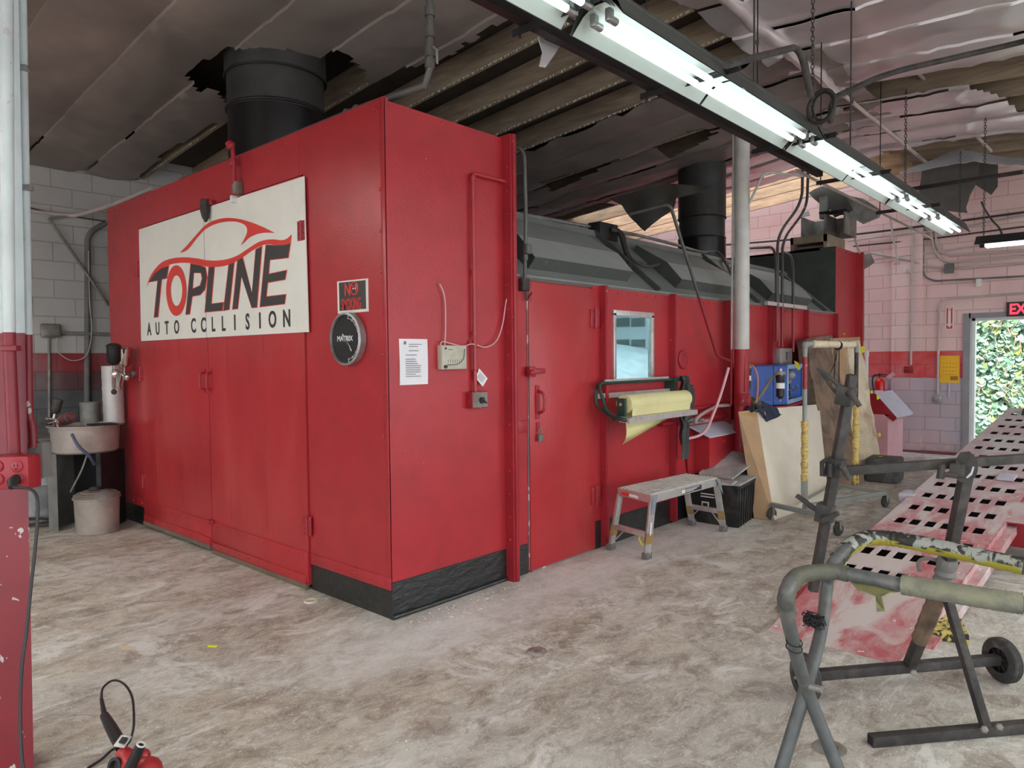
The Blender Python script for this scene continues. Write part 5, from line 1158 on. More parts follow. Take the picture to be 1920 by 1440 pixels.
slab('tall_carton', 'pale dusty tall carton, rightmost of the leaning group', (KZ(1603, 900, .004), KZ(1656, 884, .004)), (KY(1590, 640, 2.96), KY(1613, 638, 2.96)), .05, 'card_pale', .02)
t = bpy.data.objects['tall_carton.002']
mb = MB(); c = KZ(1625, 892, .0)
mb.box((9.25, 2.40, .14), (.42, .36, .28), Matrix.Rotation(.1, 3, 'Z'), bev=.03); solo(mb, 'foam_block', 'dark rounded block on the floor behind the rolling rack', 'block', mat('dark_dusty_block', (.07, .068, .066), .8, c2=(.2, .2, .2), ns=5, lo=.5, hi=.7))
for i, (px, py, x, s_) in enumerate(((1646, 745, 9.9, .03), (1634, 735, 9.6, .022), (1649, 815, 9.7, .03), (1650, 862, 9.6, .06), (1617, 655, 9.3, .05), (1583, 626, 9.4, .014))):
    c = KX(px, py, x-.35); 
    sheet('tape_scrap', ['yellow tape scrap on the edge of the pale carton, upper', 'yellow tape scrap higher on the pale carton face', 'yellow tape scrap half way down the pale carton', 'yellow crumpled tape at the lower right of the pale carton', 'bright yellow tape tab by the rack top bar', 'tiny yellow tape bit on top of the tall cartons'][i], 'tape scrap', [c+V((0, s_*.5, s_*.6)), c+V((0, -s_*.4, s_*.8)), c+V((0, -s_*.6, -s_*.6)), c+V((0, s_*.3, -s_))], 'lemon', warp=.02)

# ================================================================ blue air dryer, filter, electrics
t = thing('air_dryer', 'blue louvred air dryer cabinet with open end mounted by the booth wall', 'air dryer', (7.3, 3.05, 1.0))
p0 = KY(1402, 680, 2.86); p1 = KY(1475, 683, 2.86); p2 = KY(1472, 758, 2.86)
dx0, dx1, dy0, dy1, dz0, dz1 = 6.42, 7.16, 2.80, 3.20, p2.z, KY(1475, 682, 2.86).z
dx1 = p1.x
f1 = KX(1503, 678, dx1)                          # far side of open end: it faces the viewer's right
mb = MB(); fy0 = 2.86
A_ = V((6.80, fy0+.10, 0)); 
# front (louvred) face runs from the column to the cabinet corner, open end turns away to the right
q0, q1, q2 = KY(1396, 681, 3.06), KY(1476, 684, 2.86), KY(1505, 679, 3.02)
b0, b1, b2 = KY(1396, 752, 3.06), KY(1473, 759, 2.86), KY(1504, 752, 3.02)
h0 = min(b0.z, b1.z)
def cz(p, z): return V((p.x, p.y, z))
zt2, zb2 = q1.z, b1.z
Q = [cz(q0, zt2), cz(q1, zt2), cz(q2, zt2), cz(q0, zt2)+(q2-q1)]; 
for q in Q: q.z = zt2
mb.prism(Q, (0, 0, -.012)); mb.prism([q-V((0, 0, zt2-zb2)) for q in Q], (0, 0, .012))
fn = (Q[1]-Q[0]).normalized(); sn = (Q[2]-Q[1]).normalized(); fo = fn.cross(V((0, 0, 1))).normalized()
hgt = zt2-zb2
mb.prism([Q[0], Q[1], Q[1]-V((0, 0, hgt)), Q[0]-V((0, 0, hgt))], -fo*.008); mb.prism([Q[3], Q[2], Q[2]-V((0, 0, hgt)), Q[3]-V((0, 0, hgt))], fo*.008)
mb.prism([Q[0], Q[3], Q[3]-V((0, 0, hgt)), Q[0]-V((0, 0, hgt))], fn*.008)
mb.build('cabinet', 'blue', t, smooth_=False)
W_ = (Q[1]-Q[0]).length
for cgrp in (.22, .47, .70):
    mb = MB()
    for k in range(15):
        a = Q[0]+fn*W_*cgrp-V((0, 0, hgt*(.34+k*.037)))+fo*.001; mb.bar(a, a+fn*W_*.14, .004, .006, fo)
    mb.build('louvre_bank', mat('louvre_dark_blue', (.01, .035, .15), .5), t)
SW = (Q[2]-Q[1]).length
mb = MB(); o_ = sn.cross(V((0, 0, 1))).normalized(); o_ = fn
for a, b, w_ in ((Q[1], Q[2], .05), (Q[1]-V((0, 0, hgt-.0)), Q[2]-V((0, 0, hgt-.0)), .05)):
    s2_ = -1 if a.z > 1.2 else 1; mb.prism([a, b, b+V((0, 0, s2_*.045)), a+V((0, 0, s2_*.045))], fn*.008)
mb.prism([Q[1], Q[1]+sn*.05, Q[1]+sn*.05-V((0, 0, hgt)), Q[1]-V((0, 0, hgt))], fn*.009); mb.prism([Q[2]-sn*.035, Q[2], Q[2]-V((0, 0, hgt)), Q[2]-sn*.035-V((0, 0, hgt))], fn*.009)
mb.build('end_frame', 'bluelt', t, smooth_=False)
mb = MB(); ic = Q[1]+sn*SW*.5-fn*.12
mb.prism([Q[1]-fn*.2, Q[2]-fn*.2, Q[2]-fn*.2-V((0, 0, hgt)), Q[1]-fn*.2-V((0, 0, hgt))], -fn*.01)
mb.build('inner_panel', 'blackmatt', t, smooth_=False)
mb = MB(); mb.ball(ic+V((0, 0, -hgt*.28)), .07, sc=(.7, 1.2, .8)); mb.cyl(ic+V((0, 0, -hgt*.5))-sn*.12, ic+V((0, 0, -hgt*.45))+sn*.12, .022, 12)
for k in range(4): mb.tube(smooth([ic+V((.03, -.1+.05*k, -hgt*(.55+.05*k))), ic+V((.06, -.03+.04*k, -hgt*(.7))), ic+V((.02, .05, -hgt*(.62+.07*k))), ic+V((.03, .1-.06*k, -hgt*.88))], 4), .008, 6)
mb.build('compressor_parts', 'galv_old', t)
# shelf bracket under it
mb = MB(); a = cz(Q[1], zb2-.02); mb.prism([cz(Q[0], zb2-.012), cz(Q[1], zb2-.012), cz(Q[2], zb2-.012), cz(Q[3], zb2-.012)], (0, 0, -.03)); mb.bb((7.0, 3.1, zb2-.25), (7.04, Y0, zb2-.04)); mb.bb((8.0, 3.1, zb2-.25), (8.04, Y0, zb2-.04)); solo(mb, 'wall_bracket', 'red shelf bracket carrying the blue air dryer', 'bracket', 'red_dark', smooth_=False)
# air filter on the front
def afilter(label, p, s, withpipe=True):
    t = thing('air_filter', label, 'air filter', p)
    mb = MB(); mb.lathe(p, [(0, -.13*s), (.015*s, -.125*s), (.035*s, -.10*s), (.037*s, .05*s), (.04*s, .06*s), (.04*s, .09*s), (.03*s, .10*s)], seg=22); mb.build('bowl', 'black', t)
    mb = MB(); mb.tube([p+V((0, 0, -.03*s)), p+V((0, 0, .02*s))], .0385*s, 22); mb.build('band', 'paper', t)
    mb = MB(); mb.box(p+V((0, 0, .105*s)), (.07*s, .07*s, .04*s), bev=.008); mb.cyl(p+V((0, 0, .11*s)), p+V((0, 0, .15*s)), .018*s, 12); mb.build('head', 'galv', t)
    mb = MB(); mb.cyl(p+V((0, 0, -.15*s)), p+V((0, 0, -.128*s)), .008*s, 8); mb.build('drain', 'galv_old', t); return t
fp = KX(1463, 722, 6.75); afilter('black bowl air filter in front of the blue dryer', fp, 1.05)
mb = MB(); mb.tube(fillet([fp+V((-.03, .02, .11)), KX(1450, 705, 6.74), KX(1426, 742, 6.72), KX(1415, 756, 6.70)], .03), .014, 10); solo(mb, 'air_pipe', 'corroded pipe slanting down from the black air filter', 'pipe', mat('brassy_pipe', (.30, .26, .18), .45, metal=.4, var=.2))
afilter('dark air regulator between the column and the blue dryer', KX(1401, 708, 6.86), 1.0)
mb = MB(); mb.tube(smooth([KX(1399, 683, 6.75), KX(1410, 685, 6.72), KX(1419, 700, 6.70), KX(1421, 725, 6.70), KX(1418, 755, 6.70)], 6), .009, 8); solo(mb, 'air_hose', 'coral air hose looping over the left side of the blue dryer', 'hose', mat('coral_hose', (.50, .22, .18), .5))
mb = MB(); c = KX(1414, 755, 6.74); mb.box(c, (.1, .13, .07), Matrix.Rotation(.5, 3, 'X'), bev=.02); mb.box(c+V((-.02, .07, -.02)), (.08, .08, .05), bev=.02); solo(mb, 'rag', 'olive rag bundle beside the column outlet box', 'rag', mat('olive_rag', (.10, .085, .04), .9))
t = thing('disconnect_box', 'grey electrical disconnect box behind the blue dryer', 'electrical box', KY(1473, 667, Y0-.06))
a, b = KY(1463, 653, Y0-.12), KY(1484, 678, Y0-.12); mb = MB(); mb.bb((a.x, Y0-.12, b.z-.05), (b.x+.02, Y0-.001, a.z), bev=.004); mb.build('box', 'galv', t)
mb = MB(); mb.bb((a.x+.17, Y0-.14, b.z+.03), (a.x+.25, Y0-.12, a.z-.04), bev=.004); mb.build('lever', 'grime', t)
sheet('tape_strip', 'yellow tape strip trailing off the top of the blue dryer', 'tape scrap', [KX(1489, 676, 7.1), KX(1497, 680, 7.08), KX(1501, 692, 7.06), KX(1496, 694, 7.06), KX(1491, 684, 7.08)], 'lemon', warp=.01)
# conduits dropping over the hip
for i, (lab, pts) in enumerate((
    ('first of four conduits bending over the booth hip', [(1395, 466, 9.5), (1448, 463, 8.3), (1455, 480, 8.1), (1456, 575, None), (1456, 640, None)]),
    ('second of four conduits over the booth hip, rising to the roof', [(1505, 300, 8.6), (1504, 380, 8.4), (1458, 440, 8.3), (1458, 575, None), (1460, 650, None)]),
    ('third of four conduits over the booth hip, rising to the roof', [(1516, 300, 8.9), (1513, 390, 8.7), (1467, 450, 8.4), (1466.5, 575, None), (1466, 652, None)]),
    ('shortest rightmost conduit of the four over the booth hip', [(1470, 473, 9.0), (1484, 478, 8.8), (1487, 500, 8.6), (1487, 580, None), (1487, 660, None)]))):
    P_ = []
    for px, py, x in pts: P_.append(KY(px, py, Y0-.10) if x is None else KX(px, py, x))
    mb = MB(); mb.tube(fillet(P_, .18, 8), .016, 8)
    solo(mb, 'conduit', lab, 'conduit', split_mat('dropping_conduit_paint', (.33, .02, .03), (.10, .10, .095), 2.04) if i == 0 else 'tmpc' if False else bpy.data.materials['dropping_conduit_paint'], group=None) if i else solo(mb, 'conduit', lab, 'conduit', split_mat('dropping_conduit_paint', (.33, .02, .03), (.10, .10, .095), 2.04))
a, b = KY(1440, 576, Y0-.1), KY(1513, 586, Y0-.1)
mb = MB(); mb.bb((a.x, Y0-.1, HS-.01), (b.x, Y0-.06, HS+.03)); solo(mb, 'strut_rail', 'pale strut rail clamping the four conduits at the wall top', 'strut rail', 'oldconduit')

# ================================================================ rolling rack
t = thing('rolling_rack', 'grey rolling pipe rack wrapped in yellow masking tape', 'rack', (7.0, 2.35, 0))
zb3 = .14
F1, F2, F3, F4 = KZ(1447, 946, zb3), KZ(1572, 973, zb3), KZ(1660, 924, zb3), KZ(1562, 908, zb3)
PA, PB = KZ(1508, 938, zb3), KZ(1604, 908, zb3)
mb = MB(); mb.bar(F1, F2, .045, .04, bev=.003); mb.bar(KZ(1508, 950, zb3), F3, .045, .04, bev=.003); mb.bar(F4, F3, .04, .035, bev=.003); mb.bar(PA+V((0, 0, .0)), F4, .02, .02); mb.build('base_frame', 'rackgrey', t)
top_a, top_b = V((PA.x, PA.y, KX(1512, 645, PA.x).z)), V((PB.x, PB.y, 0)); top_b.z = top_a.z
for i, (p_, q_) in enumerate(((PA, top_a), (PB, top_b))):
    mb = MB(); mb.bar(p_, p_+V((0, 0, .24)), .05, .05, bev=.004); mb.tube([p_+V((0, 0, .24)), q_+V((0, 0, -.05))], .021, 12); po = mb.build('post', 'rackgrey' if i == 0 else 'stand', t)
    mb = MB(); n_ = 40; 
    za, zb_ = (p_.z+.18, q_.z-.72) if i == 0 else (p_.z-.0, q_.z-.62)
    mb.tube([V((p_.x, p_.y, za+(zb_-za)*k/n_)) for k in range(n_+1)], [.027+.006*abs(math.sin(k*1.9))+.003*math.sin(k*.7) for k in range(n_+1)], 12); mb.build('tape_wrap', 'tape', po)
    if i == 0:
        mb = MB(); mb.tube([V((p_.x, p_.y, q_.z-.42)), V((p_.x, p_.y, q_.z-.12))], .0225, 12); mb.build('red_band', 'red_col', po)
mb = MB(); mb.tube(fillet([top_a+V((0, 0, -.08)), top_a, top_b, top_b+V((0, 0, -.08))], .05), .024, 12); mb.ball(top_a+V((0, 0, -.01)), .034); bar_ = mb.build('top_bar', 'rackgrey', t)
mb = MB(); n_ = 30; mb.tube([top_a.lerp(top_b, .12+.82*k/n_) for k in range(n_+1)], [.03+.008*abs(math.sin(k*2.3)) for k in range(n_+1)], 12); mb.build('paper_wrap', 'card_pale', bar_)
for p_ in (F1, F2, F3, F4):
    mb = MB(); c = V((p_.x, p_.y, .055)); ax = (F2-F1).normalized()
    mb.lathe(c-ax*.014, [(.02, -.002), (.05, 0), (.055, .006), (.055, .022), (.05, .028), (.02, .03)], ax, 24); w_ = mb.build('caster_wheel', 'wheel', t)
    mb = MB(); 
    for s_ in (-.022, .022): mb.bar(c+ax*s_+V((0, 0, -.005)), c+ax*s_+V((.0, 0, .07)), .03, .004, ax)
    mb.bar(c+V((0, 0, .068))-ax*.026, c+V((0, 0, .068))+ax*.026, .05, .006); mb.cyl(c-ax*.03, c+ax*.03, .008, 8); mb.build('fork', 'galv_old', w_)
t2 = thing('bungee_hooks', 'black bungee cords with hooks hanging from the rack top bar', 'bungee cord', top_a.lerp(top_b, .55))
mb = MB(); c = top_a.lerp(top_b, .60)
for k in range(3): mb.ring(c+V((.01*k, 0, -.01)), (top_b-top_a), .036+.003*k, .006, 16)
mb.tube(smooth([c, c+V((-.02, .0, -.12)), c+V((-.05, .02, -.22))], 4), .005, 6); mb.tube([c+V((.05, 0, 0)), c+V((.06, 0, -.42))], .005, 6); mb.tube([c+V((-.05, 0, 0)), c+V((-.06, .01, -.36))], .005, 6); mb.tube([c+V((-.06, .01, -.2)), c+V((-.22, .03, -.36))], .004, 6); mb.build('cord', 'blackmatt', t2)
mb = MB()
for q in (c+V((.06, 0, -.42)), c+V((-.06, .01, -.36))): mb.tube(smooth([q, q+V((-.03, .02, -.04)), q+V((0, 0, -.08)), q+V((.03, -.02, -.05)), q+V((.03, -.03, -.02))], 4), .004, 6)
mb.build('hook', 'chain', t2)

# ================================================================ red sloped-lid bin and extinguisher by the far wall
t = thing('waste_bin', 'red overspray-pink bin with a tilted pale flap lid in the corner', 'bin', (11.5, 2.9, 0))
BX0, BX1 = 10.9, 11.7
y0b, y1b = KX(1664, 850, BX0).y, KX(1620, 850, BX0).y
mb = MB(); mb.bb((BX0, y0b, .0), (BX1, y0b+.62, .66)); mb.build('body', 'pink', t, smooth_=False)
q = [KX(1641, 739, BX0), KX(1676, 789, BX0-.1), KX(1660, 805, BX0), KX(1625, 800, BX0)]
a, b, c, d = KX(1641, 738, BX0), KX(1682, 784, BX0), KX(1632, 800, BX0), KX(1612, 760, BX0)
mb = MB(); mb.prism([a, b, V((b.x, b.y+.05, b.z-.05)), V((a.x, y0b+.05, .66)), V((a.x, y0b+.62, .66)), V((a.x, a.y+.3, a.z))], (.02, 0, 0)); mb.build('hopper_side', 'red_dark', t, smooth_=False)
mb = MB(); mb.prism([b+V((0, 0, -.01)), b+V((BX1-BX0, 0, -.01)), V((BX1, y0b, .66)), V((BX0, y0b, .66))], (0, .01, 0)); mb.build('hopper_front', 'pink', t, smooth_=False)
mb = MB(); mb.prism([a, b, b+V((BX1-BX0+.1, 0, .0)), a+V((BX1-BX0+.1, 0, 0))], (0, .004, .015)); mb.build('lid', 'lid', t, smooth_=False)
ep = KX(1650, 722, XF-.1)
t = thing('fire_extinguisher', 'small red fire extinguisher hung on the far block wall', 'fire extinguisher', ep)
mb = MB(); mb.lathe(ep+V((0, 0, -.22)), [(.0, 0), (.065, .01), (.07, .03), (.07, .27), (.05, .31), (.02, .33), (.02, .35)], seg=24); mb.build('cylinder', 'exred', t)
mb = MB(); mb.bb(ep+V((-.072, -.055, -.17)), ep+V((-.045, .055, -.08))); mb.build('label_patch', 'paper', t)
mb = MB(); c = ep+V((0, 0, .13)); mb.cyl(c, c+V((0, 0, .04)), .018, 10); mb.bar(c+V((0, .02, .05)), c+V((0, -.14, .02)), .02, .012); mb.bar(c+V((0, .02, .03)), c+V((0, -.11, -.01)), .02, .01); mb.build('valve', 'black', t)
mb = MB(); mb.tube(smooth([c+V((0, .02, .03)), c+V((0, .09, .02)), c+V((0, .11, -.06)), c+V((0, .10, -.16)), c+V((0, .085, -.22))], 5), .010, 8); mb.build('hose', 'black', t)
mb = MB(); mb.box(c+V((-.03, -.16, .02)), (.004, .13, .06), Matrix.Rotation(-.6, 3, 'X')); mb.build('tag', 'pink', t)
mb = MB(); mb.tube([KX(1625, 661, XF-.3), V((KX(1625, 661, XF-.3)))-V((0, 0, 1.45))], .028, 10); mb.tube([KX(1625, 661, XF-.3)+V((0, 0, .03)), KX(1625, 661, XF-.3)-V((0, 0, .06))], .036, 10); solo(mb, 'white_pole', 'thin white pole standing behind the pale carton', 'pole', 'white')
# ================================================================ perforated ramp / rack deck
t = thing('ramp_deck', 'long sloping red and grey perforated steel ramp on the right', 'ramp', KZ(1560, 1212))
O = V((5.516, 1.427, .2217)); U = V((.991, -.044, .127)).normalized(); W_ = V((-.045, -.999, .002)).normalized(); N_ = U.cross(W_)
if N_.z < 0: N_ = -N_
PB_, PA_ = .350, .1007
def RP(i, j, d=0): return O+U*(i*PB_)+W_*(j*PA_)+N_*d
mb = MB()
i0, i1 = -2.6, 13.6
us = [i0]; hu = .20
for i in range(-2, 14): us += [i-hu, i+hu]
us.append(14.0)
vs_ = [-1.1]; 
for j in range(6): vs_ += [j-.32, j+.32]
vs_.append(6.03)
idx = {}
verts = []; faces = []
for a, u in enumerate(us):
    for b, v in enumerate(vs_): idx[a, b] = len(verts); verts.append(RP(u, v))
for a in range(len(us)-1):
    for b in range(len(vs_)-1):
        hole = (a % 2 == 1) and (b % 2 == 1)
        if not hole: faces.append((idx[a, b], idx[a+1, b], idx[a+1, b+1], idx[a, b+1]))
n = len(verts); ed = {}
for f in faces:
    for p_, q_ in zip(f, f[1:]+f[:1]):
        if (q_, p_) in ed: del ed[(q_, p_)]
        else: ed[(p_, q_)] = 1
mb.add(verts+[v-N_*.008 for v in verts], faces+[tuple(x+n for x in f[::-1]) for f in faces]+[(q_, p_, p_+n, q_+n) for p_, q_ in ed]); mb.build('perforated_deck', 'ramp', t, smooth_=False)
mb = MB(); mb.prism([RP(-3.4, -.9, -.07), RP(14, -.9, -.07), RP(14, 5.8, -.07), RP(-3.4, 5.8, -.07)], -N_*.004); mb.build('under_shade_sheet', 'blackmatt', t, smooth_=False)  # black sheet added as painted shade, so the deck holes look dark
# lead-on plate down to the floor
l0, l1 = KZ(1440, 1181, .006), KZ(1682, 1245, .006)
e0, e1 = RP(-2.6, -1.1), RP(-2.6, 6.03)
mb = MB(); mb.prism([l0, l1, e1, e0], (0, 0, -.006))
mb.build('lead_on_plate', 'ramp', t, smooth_=False)
mb = MB()
for j in (-.95, 5.85): mb.bar(RP(-4.2, j, -.05), RP(14, j, -.07), .05, .10, N_)
mb.build('side_beam', 'red_dark', t)
mb = MB(); mb.bar(RP(-4.3, 6.35, -.045), RP(1.9, 6.35, -.045), .055, .008, N_); mb.bar(RP(-4.3, 6.08, -.05), RP(1.9, 6.08, -.05), .006, .1, N_); mb.bar(RP(-4.3, 6.35, -.10), RP(1.9, 6.35, -.10), .055, .008, N_); mb.bar(RP(-4.3, 6.62, -.07), RP(1.9, 6.62, -.07), .006, .06, N_); mb.build('edge_channel', 'ramp', t)
mb = MB(); mb.bar(RP(2.0, 6.0, -.11), RP(2.0, 14.5, -.11), .05, .18, N_); mb.prism([RP(1.75, 6.0, -.001), RP(2.9, 6.0, -.001), RP(2.9, 14.5, -.001), RP(1.75, 14.5, -.001)], -N_*.008); mb.build('cross_member', 'red_dark', t)
mb = MB(); mb.bar(RP(6.0, 6.0, -.11), RP(6.0, 14.5, -.11), .05, .18, N_); mb.build('cross_member', 'red_dark', t)
mb = MB(); mb.prism([RP(1.75, 6.02, .0), RP(3.2, 6.02, 0), RP(3.2, 14.5, 0), RP(1.75, 14.5, 0)], N_*.003); mb.build('cross_plate', 'ramp', t, smooth_=False)
for i in (9, 13):
    for j in (-.9, 5.9):
        p_ = RP(i, j, -.1); mb = MB(); mb.bb((p_.x-.05, p_.y-.05, 0), (p_.x+.05, p_.y+.05, p_.z)); mb.build('support_leg', 'red_dark', t)
mb = MB(); p_ = RP(3.1, -1.35, -.04); mb.box(p_, (.24, .12, .07), bev=.004); mb.build('side_bracket', 'lid', t)
mb = MB(); a = KZ(1748, 1198, .002); mb.prism([a, a+V((.03, -.16, 0)), a+V((.28, -.08, 0)), a+V((.25, .01, 0))], (0, 0, .05)); solo(mb, 'wheel_chock', 'yellow and black flat wedge at the foot of the ramp', 'wedge', mat('yellow_black_wedge', (.60, .50, .12), .6, c2=(.03, .03, .03), ns=22, lo=.5, hi=.53), smooth_=False)
mb = MB(); a = RP(13.2, 1.5, .02); mb.box(a, (.25, .16, .09), Matrix.Rotation(-.2, 3, 'Y'), bev=.02); solo(mb, 'green_pouch', 'dark green pouch lying at the top of the ramp', 'pouch', mat('green_cloth', (.03, .09, .05), .8))
mb = MB(); p_ = K(1838, 873, X=RP(5, 3).x); q = RP(4.75, 3.6, .006); mb.prism([q, q+U*.16, q+U*.16+W_*.12, q+W_*.12], N_*.02); solo(mb, 'card_scrap', 'small pale label plate lying across the ramp holes', 'plate', 'lid', smooth_=False)
for px, py, s_ in ((1535, 1172, .06), (1583, 1177, .07), (1628, 1118, .05)):
    pass

# ================================================================ adjustable black panel stand
t = thing('panel_stand', 'dark steel adjustable panel stand on two wheels, behind the trestle', 'stand', KZ(1740, 1290))
ra, rb_ = V((3.22, 1.16, .115)), V((3.93, .585, .115))
ra, rb_ = KZ(1522, 1266, .105), KZ(1872, 1236, .105)
mb = MB(); mb.bar(ra, rb_, .042, .042, bev=.003); mb.build('axle_rail', 'stand', t)
adir = (rb_-ra).normalized(); aper = V((0, 0, 1)).cross(adir)
for p_ in (ra-adir*.03, rb_+adir*.02):
    c = V((p_.x, p_.y, .1))+aper*.03*(0); c = c+(aper*-.0)
    mb = MB(); axd = V((0, 0, 1)).cross(V((0, 0, 0))) if False else adir
    wd = adir
    mb.lathe(c-wd*.022, [(.055, .0), (.090, .0), (.097, .004), (.1, .009), (.1, .014), (.098, .015), (.098, .017), (.1, .018), (.1, .026), (.098, .027), (.098, .029), (.1, .030), (.1, .035), (.097, .040), (.090, .044), (.055, .044)], wd, 48, cap=False); 
    w_ = mb.build('wheel', 'wheel', t)
    mb = MB(); mb.lathe(c-wd*.012, [(.0, -.004), (.02, -.004), (.022, 0), (.057, .006), (.057, .018), (.02, .03), (0, .03)], wd, 24)
    for k in range(8): a = k*math.pi/4; e1_, e2_ = _frame(wd); d_ = e1_*math.cos(a)+e2_*math.sin(a); mb.bar(c-wd*.014+d_*.02, c-wd*.014+d_*.055, .006, .006, wd)
    mb.build('hub', 'black', w_)
    mb = MB(); mb.cyl(c-wd*.05, c+wd*.05, .007, 8); mb.build('axle_bolt', 'galv_old', w_)
fa, fb = KZ(1632, 1388, .022), KZ(2010, 1354, .022)
mb = MB(); mb.bar(fa, fb, .04, .04, bev=.002)
hd = (fb-fa).normalized(); mb.build('floor_rail', 'stand', t)
mb = MB(); mb.box(fa-hd*.0008, (.004, .03, .03), Matrix((hd, V((0, 0, 1)).cross(hd), V((0, 0, 1)))).transposed()); mb.build('rail_opening', 'blackmatt', t)
JX = 3.34
J = KX(1768, 1092, JX)
pb_, pf_ = KZ(1706, 1246, .125), KZ(1848, 1362, .05)
UPT = KX(1818, 858, JX-.10)
mb = MB(); mb.bar(pb_, J, .042, .042, bev=.003); mb.build('rear_leg', 'stand', t)
mb = MB(); mb.bar(pf_, J+(J-pf_)*.02, .032, .032, (1, 1, 0), bev=.003); mb.build('front_leg', 'stand', t)
mb = MB(); mb.bar(J-V((0, 0, .03)), UPT, .042, .036, bev=.003); mb.build('upright', 'stand', t)
mb = MB()
n_ = 14
pts = [pb_.lerp(J, .30+.68*k/n_) for k in range(n_+1)]; mb.tube(pts, [.030+.007*abs(math.sin(k*1.7)) for k in range(n_+1)], 10); mb.build('paper_wrap', 'card_dirty', t)
mb = MB(); pts = [J.lerp(UPT, -.10+.30*k/10) for k in range(11)]; mb.tube(pts, [.030+.012*abs(math.sin(k*1.3)) for k in range(11)], 10); mb.tube(smooth([J+V((0, 0, .08)), J+V((-.04, .05, .10)), J+V((-.05, .08, .08)), J+V((-.07, .07, .05))], 4), .007, 6); mb.tube(smooth([J+V((0, -.02, -.02)), J+V((0, -.06, -.04)), J+V((0, -.05, -.08))], 4), .003, 5); mb.build('rag_wrap', 'grime', t)
for q_ in (pb_+V((-.02, -.02, -.025)), pf_+V((-.03, -.0, .0)), pf_+V((.03, -.04, 0))): mb = MB(); mb.rivets([q_], CAM-pf_, .012); mb.build('bolt', 'galv_old', t)
# top bar with clamp disc
CB0, CB1 = KX(1560, 884, 2.98), KX(1990, 855, 3.52)
mb = MB(); mb.bar(CB0-(CB1-CB0)*.005, CB1, .036, .036, bev=.003); mb.build('cross_bar', 'stand', t)
dc_ = KX(1815, 884, JX-.13); nn = (CAM-dc_).normalized()
mb = MB(); e1_, e2_ = _frame(nn); yv = V((0, 0, 1))-nn*nn.z; yv.normalize(); xv = yv.cross(nn)
def F2_(px, py): d_ = ray(px, py); tt_ = (dc_-CAM).dot(nn)/d_.dot(nn); return CAM+d_*tt_
outer = [F2_(*p) for p in ((1800, 848), (1818, 846), (1832, 860), (1834, 880), (1830, 893), (1818, 903), (1800, 904), (1792, 896), (1790, 878), (1792, 862))]
mb.prism(outer, -nn*.014)
slot = [F2_(*p) for p in ((1824, 874), (1827, 876), (1823, 890), (1814, 897), (1811, 895), (1820, 886))]
mb.build('swivel_disc', 'stand', t, smooth_=False)
mb = MB(); mb.prism(slot, nn*.002); mb.build('disc_slot', 'lid', t, smooth_=False)
mb = MB(); mb.prism([F2_(*p)+nn*.004 for p in ((1792, 862), (1814, 884), (1796, 892))], nn*.022); mb.box(F2_(1796, 880), (.06, .05, .05), bev=.008); mb.tube(smooth([F2_(1773, 873)+nn*.02, F2_(1765, 876)+nn*.02, F2_(1764, 890)+nn*.02, F2_(1776, 890)+nn*.02, F2_(1796, 893)+nn*.02], 4), .010, 8); mb.tube([F2_(1766, 872)+nn*.02, F2_(1763, 898)+nn*.02], [.012, .015], 8); mb.build('clamp', 'stand', t)
# inclined arm on the left end
AX = 2.98
a0, a1 = KX(1524, 1108, AX), KX(1598, 703, AX)
mb = MB(); mb.bar(a0, a1, .034, .034, (1, -1, 0), bev=.003); arm = mb.build('inclined_arm', 'stand', t)
mb = MB(); dd_ = (a1-a0).normalized(); mb.box(a1+dd_*.0008, (.026, .026, .004), dd_.to_track_quat('Z', 'Y').to_matrix()); mb.build('arm_opening', 'blackmatt', arm)
for nm, (px, py), hl in (('upper_clamp', (1586, 742), ((1594, 735), (1612, 762))), ('middle_clamp', (1566, 876), ((1580, 876), (1594, 900))), ('lower_clamp', (1547, 962), ((1543, 976), (1572, 962)))):
    c = KX(px, py, AX); mb = MB(); mb.box(c, (.062, .062, .075), dd_.to_track_quat('Z', 'X').to_matrix(), bev=.004)
    h0_, h1_ = KX(*hl[0], AX-.06), KX(*hl[1], AX-.06); mb.tube([c, h0_], .011, 8); mb.tube([h0_, h1_], [.012, .010], 10); mb.build(nm, 'stand', t)
    if nm != 'middle_clamp':
        q0_ = KX(px-8, py-15, AX-.0) if nm == 'upper_clamp' else KX(1545, 965, AX)
        tip = KX(1538, 693, AX) if nm == 'upper_clamp' else KX(1498, 932, AX)
        low = KX(1580, 752, AX) if nm == 'upper_clamp' else KX(1538, 962, AX)
        mb = MB(); mb.tube([tip, q0_], .009, 8); mb.tube(smooth([tip+V((0, 0, -.004)), tip.lerp(low, .5)+V((0, 0, -.008)), low], 4), .006, 6); mb.box(tip.lerp(q0_, .12), (.016, .05, .016), (q0_-tip).to_track_quat('Y', 'Z').to_matrix()); mb.build('hook_arm', 'stand', t)
mb = MB(); c = KX(1556, 878, AX-.05); mb.tube([c+V((0, .01, .035)), c+V((0, .03, .02)), c+V((0, .03, -.03)), c+V((0, 0, -.03)), c+V((0, 0, .02))], .010, 8); mb.build('clamp_loop', 'stand', t)

